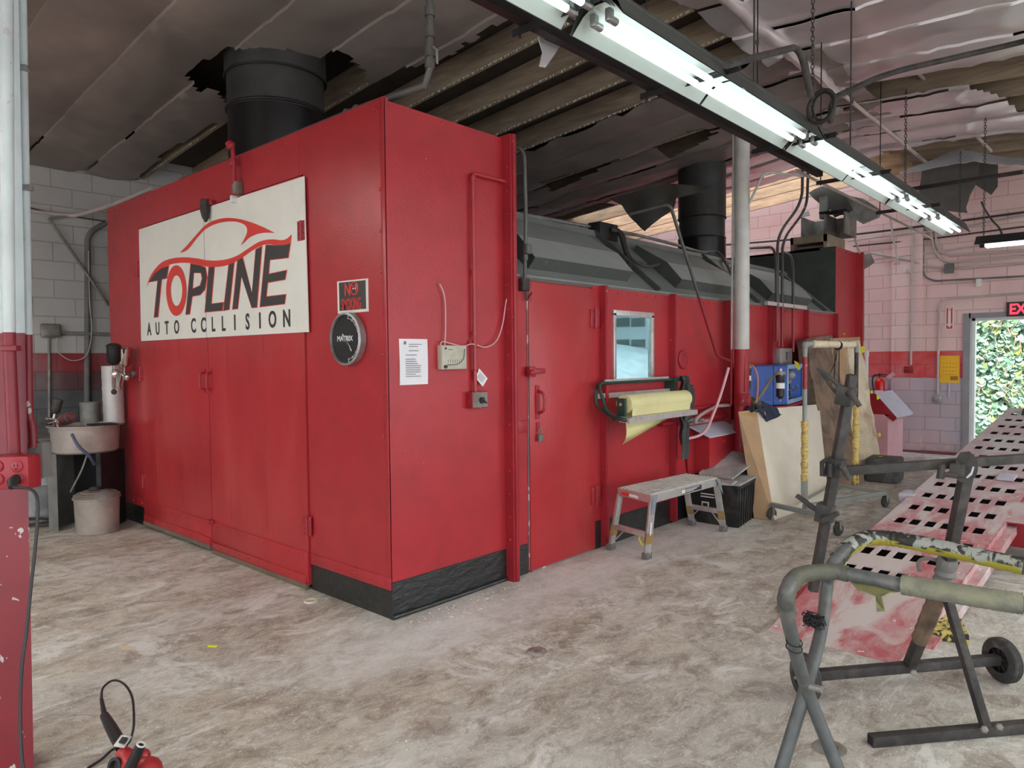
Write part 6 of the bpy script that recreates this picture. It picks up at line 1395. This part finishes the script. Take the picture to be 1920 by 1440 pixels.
# ================================================================ padded tube trestle (foreground right)
t = thing('tube_trestle', 'grey bent-tube folding trestle wrapped in yellow masking paper', 'trestle', (2.5, .6, 0))
R0 = .0225
ZT = .80
def ubar(top, zt, foot_l, mt, label, r=R0):
    pass
uA = [KZ(1590, 1490, .02), KX(1512, 1290, 2.47), KX(1483, 1185, 2.30), KZ(1474, 1120, .76), KZ(1496, 1080, ZT), KZ(1560, 1072, ZT), KZ(1700, 1098, ZT), KZ(1920, 1133, ZT), KZ(2150, 1170, ZT), V((2.5, -.10, .62)), V((2.62, -.10, .02))]
mb = MB(); mb.tube(smooth(uA, 8), R0, 16); ua = mb.build('front_tube_frame', 'steelgrey', t)
uB = [KZ(1452, 1482, .02), KX(1512, 1286, 2.50), KX(1540, 1180, 2.66), KX(1552, 1088, 2.78), KZ(1566, 1052, .77), KZ(1600, 1020, ZT), KZ(1640, 1008, ZT), KZ(1720, 1018, ZT), KZ(1920, 1062, ZT-.02), KZ(2120, 1100, ZT-.03), V((2.80, -.02, .6)), V((2.45, -.02, .02))]
mb = MB(); mb.tube(smooth(uB, 8), R0, 16); ub = mb.build('rear_tube_frame', 'steelgrey', t)
mb = MB(); pp = smooth([KZ(1690, 1096, ZT), KZ(1760, 1107, ZT), KZ(1850, 1122, ZT), KZ(1918, 1132, ZT)], 14); mb.tube(pp, [R0+.0065+.002*abs(math.sin(k*1.3)) for k in range(len(pp))], 16); mb.build('paper_wrap', mat('pale_masking_paper_wrap', (.22, .22, .15), .6, c2=(.125, .13, .115), ns=9, bump=.8, bs=26), ua)
mb = MB(); pp = smooth([KX(1478, 1150, 2.25), KZ(1474, 1120, .76), KZ(1496, 1080, ZT), KZ(1560, 1072, ZT), KZ(1590, 1076, ZT)], 8); mb.tube(pp, [R0+.002+.002*abs(math.sin(k*1.1)) for k in range(len(pp))], 16); mb.build('tape_wrap', mat('grey_green_tape_wrap', (.10, .10, .075), .6, c2=(.065, .07, .07), ns=7, lo=.45, hi=.55, bump=.5, bs=22), ua)
ymb = mat('yellow_black_tape', (.34, .31, .03), .5, bump=.8, bs=26)
_n = ymb.node_tree; _b = _n.nodes['Principled BSDF']; _c = _b.inputs['Base Color'].links[0].from_socket; _p = _pos(_n)
_s = _n.nodes.new('ShaderNodeSeparateXYZ'); _n.links.new(_n.nodes.new('ShaderNodeNewGeometry').outputs['True Normal'], _s.inputs[0])
_t = _math(_n, 'ADD', _math(_n, 'MULTIPLY', _s.outputs[2], .5), _noise(_n, _p, 12, 4))
_k = _mix(_n, _ramp(_n, _noise(_n, _p, 22, 3, .4), [(.5, 0), (.56, 1)]), (.025, .025, .022), (.34, .36, .33))
_n.links.new(_mix(_n, _ramp(_n, _t, [(.42, 0), (.48, 1)]), _c, _k), _b.inputs['Base Color'])
mb = MB(); pp = smooth([KZ(1566, 1052, .77), KZ(1600, 1020, ZT), KZ(1640, 1008, ZT), KZ(1720, 1018, ZT), KZ(1920, 1062, ZT-.02)], 14); mb.tube(pp, [R0+.004+.004*abs(math.sin(k*1.7)) for k in range(len(pp))], 16); mb.build('tape_wrap', ymb, ub)
sheet('paper_scrap', '', '', [KZ(1586, 1084, ZT-.02), KZ(1602, 1088, ZT-.02), KZ(1700, 1110, ZT-.03), KZ(1668, 1116, .77), KZ(1655, 1122, .77), KZ(1660, 1148, .74), KZ(1644, 1150, .74), KZ(1642, 1120, .76), KZ(1612, 1110, .77)], mat('olive_masking_paper', (.25, .25, .11), .65, c2=(.16, .16, .09), ns=9), warp=.015, parent=ua)
mb = MB()
c = KX(1530, 1163, 2.62); 
for k in range(16):
    a = random.uniform(0, 6.3); b_ = random.uniform(0, 6.3); mb.tube(smooth([c+V((random.uniform(-.02, .02), random.uniform(-.035, .045), random.uniform(-.03, .03))) for _ in range(5)], 5), .0022, 5)
mb.build('wire_tangle', 'darksteel', ub); mb = MB(); c2_ = KX(1489, 1203, 2.31)
mb.ring(c2_, (.2, .3, -1), R0+.003, .002, 20); mb.ring(c2_-V((0, 0, .02)), (.2, .3, -1), R0+.003, .002, 20); mb.build('wire_ring', 'darksteel', ua)
mb = MB(); c = KX(1530, 1290, 2.46); mb.cyl(c+V((0, .05, 0)), c-V((0, .02, 0)), .012, 8); mb.build('pivot_bolt', 'galv_old', t)

# ================================================================ floor details
for (px, py), lab, R_ in (((1007, 1222), 'rusty floor anchor ring in the middle of the floor', .05), ((1556, 1404), 'grey floor anchor ring under the front trestle', .06)):
    c = KZ(px, py, 0); mb = MB(); mb.lathe(c, [(R_, 0), (R_, .006), (R_*.75, .010), (R_*.5, .008), (R_*.45, .001)], seg=28, cap=False); mb.lathe(c, [(R_*.5, .001), (0, .0015)], seg=20); mb.bar(c+V((R_*.3, -.0, .004)), c+V((-R_*.3, .0, .006)), .02, .008)
    solo(mb, 'floor_anchor', lab, 'floor anchor', mat('anchor_metal', (.20, .15, .12), .6, c2=(.4, .38, .36), ns=14) if px < 1100 else 'galv_old')
mb = MB(); mb.lathe(KZ(583, 1128, 0), [(.042, 0), (.042, .012), (.030, .012), (.030, 0)], seg=32, cap=False); solo(mb, 'tape_core', 'white tape ring on the floor in front of the booth doors', 'tape ring', 'panelwhite')
mb = MB(); c = KZ(391, 1211, .004); mb.bar(c, c+V((.02, -.045, .004)), .014, .008); solo(mb, 'debris', 'tiny yellow plastic scrap on the open floor at left', 'debris', 'lemon')
mb = MB(); c = KZ(234, 1211, .003); mb.prism([c, c+V((.03, -.07, 0)), c+V((-.03, -.06, 0)), c+V((-.03, .01, 0))], (0, 0, .003)); solo(mb, 'debris', 'small tan paper scrap on the open floor at left', 'debris', 'card_pale', smooth_=False)
mb = MB()
for k in range(420):
    u = random.random(); x = random.uniform(1.0, 6.0); y = random.uniform(-1.2, 3.1)
    if x*.74+y*.67 < 1.2: continue
    s_ = random.uniform(.002, .005); mb.box((x, y, s_*.4), (s_*random.uniform(1, 2.2), s_, s_*.8), Matrix.Rotation(random.uniform(0, 3), 3, 'Z'))
for k in range(150):
    x = X0+random.uniform(-.05, 1.1); y = Y0-.05-random.uniform(0, .22); s_ = random.uniform(.002, .006); mb.box((x, y, s_*.4), (s_*1.6, s_, s_*.8), Matrix.Rotation(random.uniform(0, 3), 3, 'Z'))
solo(mb, 'grit', 'pale paint chips and grit scattered over the floor', 'grit', 'panelwhite', kind='stuff', smooth_=False)

# ================================================================ roof stacks
def flue(label, c, r, z0, z1, step, rr2):
    t = thing('exhaust_flue', label, 'exhaust flue', (c[0], c[1], z0))
    mb = MB(); mb.lathe((c[0], c[1], z0), [(rr2, 0), (rr2, step)], seg=40); mb.build('lower_stack', 'flue_black', t)
    mb = MB(); mb.lathe((c[0], c[1], z0+step), [(r*.96, -.03), (r*.96, .0), (r*.96, .26), (r, .27), (r, z1-z0-step)], seg=40); mb.build('upper_stack', 'flue', t)
    mb = MB(); mb.ring((c[0], c[1], z0+step-.01), (0, 0, 1), r*.97, .014, 40); mb.ring((c[0], c[1], z0+step+.26), (0, 0, 1), r, .009, 40); mb.build('collar', 'darksteel', t); return t
flue('wide black exhaust flue rising from the front of the booth roof', (3.17, 5.50), .405, HV-.03, 4.13, .62, .385)
flue('dark exhaust flue rising from the rear part of the booth roof', (KY(1316, 470, 4.55).x, 4.55), .31, ZH, 4.2, .42, .31)
# gas pipe over the front roof edge
mb = MB(); gz = HV+.035
P_ = [KX(805, -60, 2.75), KX(807, 128, 2.75)]; pv = KX(806, 100, 2.85)
corner = KX(803, 148, 2.70)
mb.tube([(2.62, 6.1, gz), (2.62, 3.5, gz+.0), corner+V((0, .03, -.03)), corner+V((0, -.02, .06)), KX(806, 90, 2.70), KX(806, -200, 2.70)], .021, 12)
for p_ in ((2.62, 3.72, gz), (2.62, 3.62, gz)): mb.ball(p_, .032, sc=(1, .8, 1))
for py in (120, 98, 62, 22): q = KX(806, py, 2.70); mb.tube([q+V((0, 0, .025)), q-V((0, 0, .025))], .029, 12)
t = thing('gas_pipe', 'dark gas pipe along the booth top edge turning up to the ceiling', 'pipe', (2.62, 3.5, gz)); mb.build('pipe_run', 'conduit', t)
mb = MB(); q = KX(813, 88, 2.70); mb.tube([KX(808, 86, 2.70), q, KX(819, 94, 2.66), KX(820, 120, 2.66)], .007, 6); mb.build('valve_handle', 'galv_old', t)
# beige box on the rear section
bx = thing('roof_box', 'tan open box unit on top of the rear booth section', 'roof unit', (10.6, 3.7, 2.96))
a = KX(1482, 443, 10.25); b = KX(1551, 438, 10.25); 
mb = MB(); z0b, z1b = 2.962, b.z; mb.bb((10.25, b.y, z1b-.10), (11.0, a.y, z1b)); mb.bb((10.25, a.y-.04, z0b), (11.0, a.y, z1b)); mb.bb((10.25, b.y, z0b), (11.0, b.y+.05, z1b)); mb.bb((10.97, b.y, z0b), (11.0, a.y, z1b)); mb.build('case', mat('tan_box_paint', (.26, .21, .15), .6, c2=(.42, .36, .26), ns=2), bx, smooth_=False)
mb = MB(); mb.bb((10.3, b.y+.05, z0b+.04), (10.32, a.y-.04, z1b-.14)); mb.build('inner_louvre', 'grime', bx)
c0_, c1_ = KX(1503, 424, 10.4), KX(1583, 424, 10.4)
t = thing('damper_box', 'dark open damper box stacked on the tan roof unit', 'roof unit', (10.6, 3.7, z1b))
mb = MB(); 
for y_ in (c0_.y, (c0_.y*.45+c1_.y*.55), c1_.y): mb.bb((10.4, y_-.01, z1b), (10.9, y_+.01, z1b+.30))
mb.bb((10.88, c1_.y, z1b), (10.9, c0_.y, z1b+.30)); mb.build('side_plate', 'galv_old', t)
mb = MB(); mb.prism([(10.4, c1_.y-.03, z1b+.30), (10.4, (c0_.y+c1_.y)/2+.05, z1b+.31), (10.9, (c0_.y+c1_.y)/2, z1b+.36), (10.9, c1_.y, z1b+.32)], (0, 0, .03)); mb.prism([(10.38, c0_.y+.05, z1b+.30), (10.38, c0_.y-.12, z1b+.30), (10.6, c0_.y-.02, z1b+.42)], (.01, 0, 0)); mb.build('top_flap', 'darksteel', t, smooth_=False)
mb = MB(); mb.bb(KX(1536, 410, 10.5)-V((0, 0, .0)), KX(1556, 370, 10.62)); solo(mb, 'duct_stub', 'grey square duct stub rising above the damper box', 'duct', 'galv_old', smooth_=False)
mb = MB(); mb.tube([KX(1612, 475, 10.9), KX(1587, 398, 10.9)], .014, 8); solo(mb, 'stay_rod', 'pale stay rod from the rear booth corner up to the foil', 'rod', 'oldconduit')
mb = MB(); mb.tube([KX(1683, 492, 11.6), KX(1668, 405, 11.6)], .014, 8); mb.box(KX(1682, 494, 11.6), (.04, .08, .03)); solo(mb, 'stay_rod', 'pink hanging stay rod left of the wall corner', 'rod', 'oldconduit')
sheet('foil_scrap', 'rusty grey scrap sheet poking out past the rear booth corner', 'sheet scrap', [KX(1617, 478, 11.15), KX(1632, 474, 11.15), KX(1640, 492, 11.15), KX(1630, 499, 11.15), KX(1618, 506, 11.15)], 'galv_old', warp=.04)
# cables and box on the hip
t = thing('hip_junction_box', 'black junction box with thick looping cables on the hip ridge', 'electrical box', KY(1131, 436, 3.9))
mb = MB(); mb.box(KY(1131, 436, 3.93), (.30, .14, .16), bev=.008); mb.build('box', 'darksteel', t)
mb = MB(); mb.tube(smooth([KY(1146, 430, 3.85), KY(1160, 436, 3.8), KY(1168, 455, 3.72), KY(1176, 482, 3.6), KY(1180, 500, 3.5), KY(1176, 512, 3.42), KY(1165, 516, 3.38), KY(1158, 504, 3.4)], 8), .022, 10)
mb.tube(smooth([KY(1148, 426, 3.86), KY(1166, 438, 3.8), KY(1173, 462, 3.7), KY(1182, 484, 3.58), KY(1200, 495, 3.5), KY(1218, 499, 3.45), KY(1236, 495, 3.45)], 8), .018, 10); mb.build('cable', 'stand', t)
mb = MB(); mb.tube(smooth([(4.2, 4.02, ZH+.06), (5.6, 3.98, ZH+.08), KY(1190, 440, 4.05), KY(1260, 457, 4.05), KY(1312, 472, 4.1), KY(1330, 472, 4.1), KY(1348, 474, 4.0), KY(1362, 495, 3.8), KY(1374, 518, 3.6)], 8), .017, 8); solo(mb, 'conduit', 'pale flexible conduit running along the hip ridge to the rear flue', 'conduit', 'galv')
mb = MB(); mb.tube([(3.56, YH+.06, ZH+.02), (X1, YH+.06, ZH+.02)], .022, 8); solo(mb, 'ridge_pipe', 'grey pipe lying along the full length of the hip ridge', 'pipe', 'conduit')

# ================================================================ long fluorescent light run
def fixture(label, xa, xb, yc=1.81, z=2.925, grp='long row of fluorescent fixtures', lamp='tube'):
    t = thing('strip_light', label, 'fluorescent light', ((xa+xb)/2, yc, z), grp)
    L = xb-xa
    def P(s_, y, zz): return V((xa+s_, yc+y, z+zz))
    mb = MB(); prof = [(-.125, .012), (-.075, .075), (-.03, .088), (.03, .088), (.08, .06), (.14, 0)]
    npan = max(1, round(L/1.22)); pl_ = L/npan
    for k in range(npan):
        for a, b in zip(prof[:-1], prof[1:]):
            mb.prism([P(k*pl_+.012, *a), P((k+1)*pl_-.012, *a), P((k+1)*pl_-.012, *b), P(k*pl_+.012, *b)], (0, 0, .002))
    mb.build('reflector', 'reflector', t, smooth_=False)
    mb = MB(); prof2 = [(-.135, .012), (-.075, .135), (.07, .135), (.146, .002)]
    for a, b in zip(prof2[:-1], prof2[1:]): mb.prism([P(0, *a), P(L, *a), P(L, *b), P(0, *b)], (0, 0, -.002))
    mb.bb(P(0, -.06, .135), P(L, .05, .15)); mb.tube([P(0, -.085, .11), P(L, -.085, .11)], .008, 6); mb.build('housing', 'hip_dark', t, smooth_=False)
    for y in (-.035, .045):
        mb = MB(); mb.tube([P(.09, y, .03), P(L-.09, y, .03)], .0165, 14); mb.build('lamp_tube', lamp, t)
        for s_, e_ in ((.045, .07), (L-.045, L-.07)):
            mb = MB(); mb.box(P(s_, y, .045), (.035, .028, .055), bev=.005); mb.tube([P(e_-.025, y, .03), P(e_+.025, y, .03)], .0172, 12)
            mb.build('lamp_holder', 'galv', t)
    return t
rowL = [(.05, 2.50, 'nearest fluorescent fixture of the long ceiling row, cut by the frame top'), (2.56, 4.96, 'second fluorescent fixture of the long row, with wide white reflector'), (5.0, 7.42, 'third fluorescent fixture of the long ceiling row'), (7.45, 8.68, 'fourth, short fluorescent fixture of the long row'), (8.71, 9.97, 'last fluorescent fixture at the far end of the long row')]
for xa, xb, lab in rowL: fixture(lab, xa, xb)
# dark channel beside the run, crossbars, rails, rods
# added lamp rows out of view, tubes brighter than the visible run
oth = fixture('added fluorescent fixture of the unseen row over the left front bay', -3.9, -1.46, 5.6, 2.98, 'added unseen fluorescent fixtures over the left front bay', 'tube_bright')
for dx, dy, n_, lab, grp in ((2.5, 0, 1, 'added fluorescent fixture of the unseen row over the left front bay', 'added unseen fluorescent fixtures over the left front bay'),):
    copy_tree(oth, (dx, dy, 0))['label'] = 'second added unseen fluorescent fixture over the left front bay, nearer the booth'
for k in range(5):
    c = copy_tree(oth, (k*2.5+.6, -7.8, .0)); c['label'] = ORD[k]+' added unseen fluorescent fixture of the row over the right bay'; c['group'] = 'added unseen fluorescent fixtures over the right bay'
c = copy_tree(oth, (1.0, -3.79, -.05)); c['label'] = 'added unseen fluorescent fixture behind the camera, in line with the long row'; c['group'] = 'added unseen fluorescent fixtures behind the camera'
mb = MB(); mb.bb((-1, 2.10, 2.99), (6.2, 2.15, 3.03)); mb.bb((-1, 2.112, 3.03), (6.2, 2.138, 3.045)); solo(mb, 'strut_rail', 'dark slotted strut rail parallel to the long row of lights', 'strut rail', 'darksteel', smooth_=False)
mb = MB(); mb.tube([(-1, 2.02, 3.04), (10.2, 2.02, 3.04)], .0125, 8); solo(mb, 'conduit', 'thin grey conduit between the strut rail and the lights', 'conduit', 'conduit')
mb = MB(); mb.tube([(6.0, 2.25, 3.03), (10.8, 2.25, 3.03)], .0125, 8); solo(mb, 'conduit', 'pale thin conduit below the far half of the light row', 'conduit', 'oldconduit')
for i, x in enumerate((2.47, 3.55, 5.05, 6.35, 8.1)):
    mb = MB(); mb.bb((x-.02, 1.62, 2.965+(.012 if i else .01)), (x+.02, 2.20, 2.989)); mb.bb((x-.02, 1.62, 2.955), (x-.016, 2.2, 2.975))
    t = thing('support_bar', ['first dark cross bar under the light row, by the torn foil tongue', 'second dark cross bar carrying the light row', 'third dark cross bar carrying the light row', 'fourth dark cross bar near the round column', 'fifth, farthest dark cross bar under the lights'][i], 'cross bar', (x, 1.9, 2.97)); mb.build('bar', 'darksteel', t, smooth_=False)
    mb = MB(); mb.cyl((x, 2.17, 2.95), (x, 2.17, zc(2.17)+.2), .005, 6); mb.build('threaded_rod', 'darksteel', t)
def chain(mb, a, b, s=.018):
    a, b = V(a), V(b); L = (b-a).length; n = max(2, int(L/(s*1.5))); d = (b-a).normalized(); e1_, e2_ = _frame(d)
    for k in range(n):
        c = a.lerp(b, (k+.5)/n); e = e1_ if k % 2 else e2_
        pts = [c+d*(s*math.cos(q))+e*(s*.55*math.sin(q)) for q in [j*math.pi/4 for j in range(8)]]; mb.tube(pts, s*.17, 5, closed=True)
for i, (px0, py0, px1, py1, y, lab) in enumerate(((1517, 0, 1523, 225, 1.75, 'dark chain hanging from the roof beside the tall conduit bend'), (1699, 168, 1698, 330, 1.95, 'thin chain hanging from a roof hook over the third fixture'), (1801, 283, 1800, 400, 1.75, 'chain from the white foil tent down to the last fixture'))):
    mb = MB(); a, b = KY(px0, py0, y), KY(px1, py1, y)
    if py0 == 0: a = V((b.x, y, zc(y)))
    b = V((a.x, y, 3.05)); chain(mb, a, b, .02); solo(mb, 'hanging_chain', lab, 'chain', 'chain')
for i, (px, py0, lab) in enumerate(((1414, 85, 'hook and wire holding the second fixture'), (1595, 195, 'hook and wire holding the third fixture near the conduit bend'))):
    mb = MB(); q = KY(px, py0, 1.72); mb.cyl((q.x, 1.72, 3.05), (q.x, 1.72, zc(1.72)), .006, 6); mb.tube(smooth([V((q.x, 1.72, q.z)), V((q.x+.02, 1.72, q.z+.03)), V((q.x+.05, 1.72, q.z+.02)), V((q.x+.05, 1.72, q.z+.06))], 4), .006, 6); solo(mb, 'hanger_wire', lab, 'hanger', 'chain')
mb = MB(); mb.tube(fillet([KY(1362, 122, 1.4), KY(1500, 86, 1.4), KY(1524, 200, 1.4), V((KY(1524, 200, 1.4).x, 1.45, 3.11))], .12, 8), .017, 10); solo(mb, 'conduit', 'dark conduit arching up and over beside the roof chain', 'conduit', 'stand')
mb = MB(); mb.tube(fillet([KY(2050, 40, .3), KY(1920, 78, .75), KY(1660, 138, 1.45), KY(1560, 185, 1.62), KY(1556, 235, 1.62), V((KY(1556, 235, 1.62).x, 1.6, 3.11))], .25, 8), .02, 10); solo(mb, 'conduit', 'thick dark conduit sweeping across the right bay under the joist', 'conduit', 'stand')
mb = MB(); q = KY(1540, 200, 1.62); mb.ring(q, (.9, -.3, 0), .10, .012, 24); mb.ring(q+V((.03, 0, .01)), (.8, -.4, .1), .085, .009, 24); solo(mb, 'cable_coil', 'coil of dark cable looped beside the conduit sweep', 'cable', 'stand')
mb = MB(); mb.tube([KY(1920, 322, .9), KY(1705, 355, 1.9)], .02, 10); solo(mb, 'pipe_bar', 'brown pipe bar crossing in front of the hanging dark flap', 'pipe', 'stand')
# foil-covered pipe bulge and the bare pipe beyond it
yb_ = 2.42
mb = MB(); n_ = 70
mb.tube([V((-1+k*.13, yb_-.02+.015*math.sin(k*.9), zc(yb_)-.075+.012*math.sin(k*2.1))) for k in range(67)], [.045+.012*abs(math.sin(k*1.27)) for k in range(67)], 12); solo(mb, 'wrapped_pipe', 'crinkled foil-wrapped pipe along the ridge of the roof', 'pipe', 'foil')
mb = MB(); mb.tube([(7.68, yb_-.02, zc(yb_)-.075), (12.2, yb_-.02, zc(yb_)-.075)], .022, 10); solo(mb, 'sprinkler_pipe', 'bare pale pipe continuing from the foil-wrapped ridge pipe', 'pipe', 'oldconduit')
mb = MB(); mb.tube([KX(1716, 131, 7.9), KX(1748, 165, 8.6)], .02, 10); solo(mb, 'cross_pipe', 'short pale pipe crossing the first joist of the right bay', 'pipe', 'oldconduit')
mb = MB(); mb.tube([KX(1828, 252, 10.2), KX(1858, 283, 10.9)], .02, 10); solo(mb, 'cross_pipe', 'short pale pipe crossing the second joist of the right bay', 'pipe', 'oldconduit')
# right-hand hanging fixture across the bay
fx_ = 9.3
qa = KX(1832, 462, fx_); 
t = thing('strip_light', 'short-hung fluorescent light at the right edge, crossing the bay', 'fluorescent light', (fx_, qa.y-.6, qa.z))
mb = MB(); mb.prism([(fx_-.17, qa.y, qa.z), (fx_-.06, qa.y, qa.z+.10), (fx_+.06, qa.y, qa.z+.10), (fx_+.17, qa.y, qa.z), (fx_+.16, qa.y, qa.z), (fx_+.055, qa.y, qa.z+.09), (fx_-.055, qa.y, qa.z+.09), (fx_-.16, qa.y, qa.z)], (0, -1.25, 0)); mb.build('reflector', 'darksteel', t, smooth_=False)
for x in (-.05, .05):
    mb = MB(); mb.tube([(fx_+x, qa.y-.08, qa.z-.005), (fx_+x, qa.y-1.2, qa.z-.005)], .019, 12); mb.build('lamp_tube', 'tube', t)
mb = MB(); chain(mb, (fx_, qa.y-.06, qa.z+.10), (fx_, qa.y-.06, zc(qa.y)), .02); solo(mb, 'hanging_chain', 'chain holding the left end of the crossing light at right', 'chain', 'chain')
mb = MB(); mb.tube(smooth([KX(1840, 378, fx_), KX(1848, 395, fx_), KX(1862, 415, fx_), KX(1874, 428, fx_), KX(1880, 444, fx_)], 6), .010, 8); solo(mb, 'power_cable', 'dark cable drooping into the top of the crossing light', 'cable', 'stand')

# ================================================================ far wall fittings
XW = XF-.03
def fw(px, py, o=0.0): return KX(px, py, XW-o-(.07 if px < 1728 else 0))
runs = [('upper dark pipe run on the far wall below the roof', [(1920, 398), (1700, 428), (1600, 440), (1350, 460)], 'stand', .016),
 ('long pale pipe run across the upper far wall', [(1920, 405), (1800, 428), (1640, 445), (1590, 452)], 'oldconduit', .016),
 ('dark cable run below the pale pipe on the far wall', [(1920, 425), (1760, 446), (1600, 462)], 'stand', .012),
 ('pale pipe run passing behind the small grey wall box', [(1920, 448), (1760, 472), (1640, 486)], 'oldconduit', .014),
 ('pale conduit with a long sweep up the wall corner', [(1920, 470), (1775, 479), (1756, 464), (1753, 410)], 'oldconduit', .02),
 ('second sweeping pale conduit below the first on the far wall', [(1920, 480), (1772, 493), (1750, 470), (1748, 440), (1735, 425)], 'oldconduit', .02),
 ('pale conduit entering the small grey wall box', [(1920, 493), (1792, 503)], 'oldconduit', .016),
 ('sagging conduit from the wall corner into the small grey box', [(1775, 503), (1740, 499), (1695, 485), (1632, 474)], 'oldconduit', .018),
 ('dark conduit turning along the far wall from the corner pier', [(1920, 518), (1750, 527), (1731, 517), (1731, 420)], 'grime', .014),
 ('thin pale conduit with bend over the exit door head', [(1920, 550), (1775, 560), (1761, 572), (1758, 740)], 'oldconduit', .018),
 ('vertical pink conduit down to the small red wall box', [(1713, 440), (1710, 500), (1708, 684)], 'oldconduit', .016),
 ('thin vertical conduit beside the booth rear corner', [(1619, 500), (1619, 640)], 'grime', .012)]
for lab, pts, mt, r in runs: mb = MB(); mb.tube(fillet([fw(*p) for p in pts], .12, 6), r, 8); solo(mb, 'conduit', lab, 'conduit', mt)
def wbox(name, lab, cat, x0_, y0_, x1_, y1_, mt, dep=.06):
    a, b = KX(x0_, y0_, XF-.001), KX(x1_, y1_, XF-.001); off_ = .07 if x1_ < 1728 else 0
    mb = MB(); mb.bb((XF-.001-off_-dep, b.y, b.z), (XF-.001-off_, a.y, a.z), bev=.004); return solo(mb, name, lab, cat, mt)
wbox('junction_box', 'small grey switch box high on the far wall', 'electrical box', 1772, 496, 1789, 512, 'grime')
wbox('junction_box', 'small red box on the red stripe of the far wall', 'electrical box', 1699, 687, 1714, 699, 'red_col', .05)
wbox('outlet_box', 'pale outlet box low on the far wall under the yellow calendar', 'electrical box', 1751, 742, 1767, 755, 'galv', .05)
wbox('wall_socket', 'small cream lamp socket high on the far wall', 'lamp socket', 1832, 524, 1841, 538, 'sign_white', .08)
wbox('wall_button', 'small round bell button on the pink corner pier', 'button', 1698, 505, 1703, 510, 'white', .05)
t = thing('arrow_sign', 'red vertical fire extinguisher arrow sign on the far wall', 'sign', fw(1780, 596))
a, b = KX(1773, 574, XF), KX(1788, 618, XF)
mb = MB(); mb.bb((XF-.008, b.y, b.z), (XF-.001, a.y, a.z)); mb.build('sign_plate', 'sign_white', t)
mb = MB(); mb.bb((XF-.010, b.y+.015, b.z+.015), (XF-.008, a.y-.015, a.z-.015)); mb.build('red_field', 'sign_red', t)
ym = (a.y+b.y)/2; hh = a.z-b.z
mb = MB(); ar = [(-.018, .36), (-.035, .44), (.035, .44), (.018, .36), (.018, -.25), (.04, -.25), (0, -.42), (-.04, -.25), (-.018, -.25)]; mb.prism([(XF-.012, ym+u, b.z+hh*(.5+v)) for u, v in ar], (.002, 0, 0)); mb.build('arrow', 'sign_white', t, smooth_=False)
text(t, 'lettering', 'FIRE', (XF-.013, ym+.040, b.z+hh*.80), (0, -1, 0), (0, 0, 1), .045, 'sign_red', sx=.8)
tE = thing('exit_sign', 'dark exit sign with glowing red letters above the doorway', 'exit sign', fw(1905, 579))
a, b = KX(1888, 567, XF-.02), KX(1960, 591, XF-.02)
mb = MB(); mb.bb((XF-.05, b.y, b.z), (XF-.001, a.y, a.z-.0), bev=.003); mb.build('case', 'stand', tE)
M['exit_red'] = emit_mat('exit_letter_red', (1, .03, .06), 1.2)
text(tE, 'lettering', 'EXIT', (XF-.051, a.y-.03, b.z+.035), (0, -1, 0), (0, 0, 1), (a.z-b.z)*1.0, 'exit_red', sx=.80, bold=.006)
t = thing('wall_calendar', 'yellow calendar board on the stripe left of the exit door', 'calendar', fw(1781, 692))
a, b = KX(1763, 667, XF), KX(1799, 718, XF)
mb = MB(); mb.bb((XF-.012, b.y, b.z), (XF-.001, a.y, a.z)); mb.build('board', 'yellow', t)
mb = MB()
for r_ in range(4):
    for c_ in range(5): y_ = a.y-.04-c_*(a.y-b.y-.09)/4; z_ = b.z+.12+r_*.055; mb.bb((XF-.014, y_-.018, z_), (XF-.012, y_, z_+.008))
mb.bb((XF-.014, ym-.12, b.z+.04), (XF-.012, ym-.02, b.z+.10)); mb.build('print', mat('brown_print', (.35, .18, .02), .6), t)
mb = MB(); mb.bb((XF-.02, (a.y+b.y)/2-.012, b.z-.22), (XF-.008, (a.y+b.y)/2+.012, b.z)); solo(mb, 'door_wedge_strip', 'pale wooden strip hanging under the yellow calendar', 'strip', 'lid')
mb = MB(); mb.bb((XF-.14, dl+.1, 0), (XF-.002, 6, .03)); struct(mb, 'baseboard_far', mat('red_floor_stain', (.18, .05, .055), .8, var=.3))
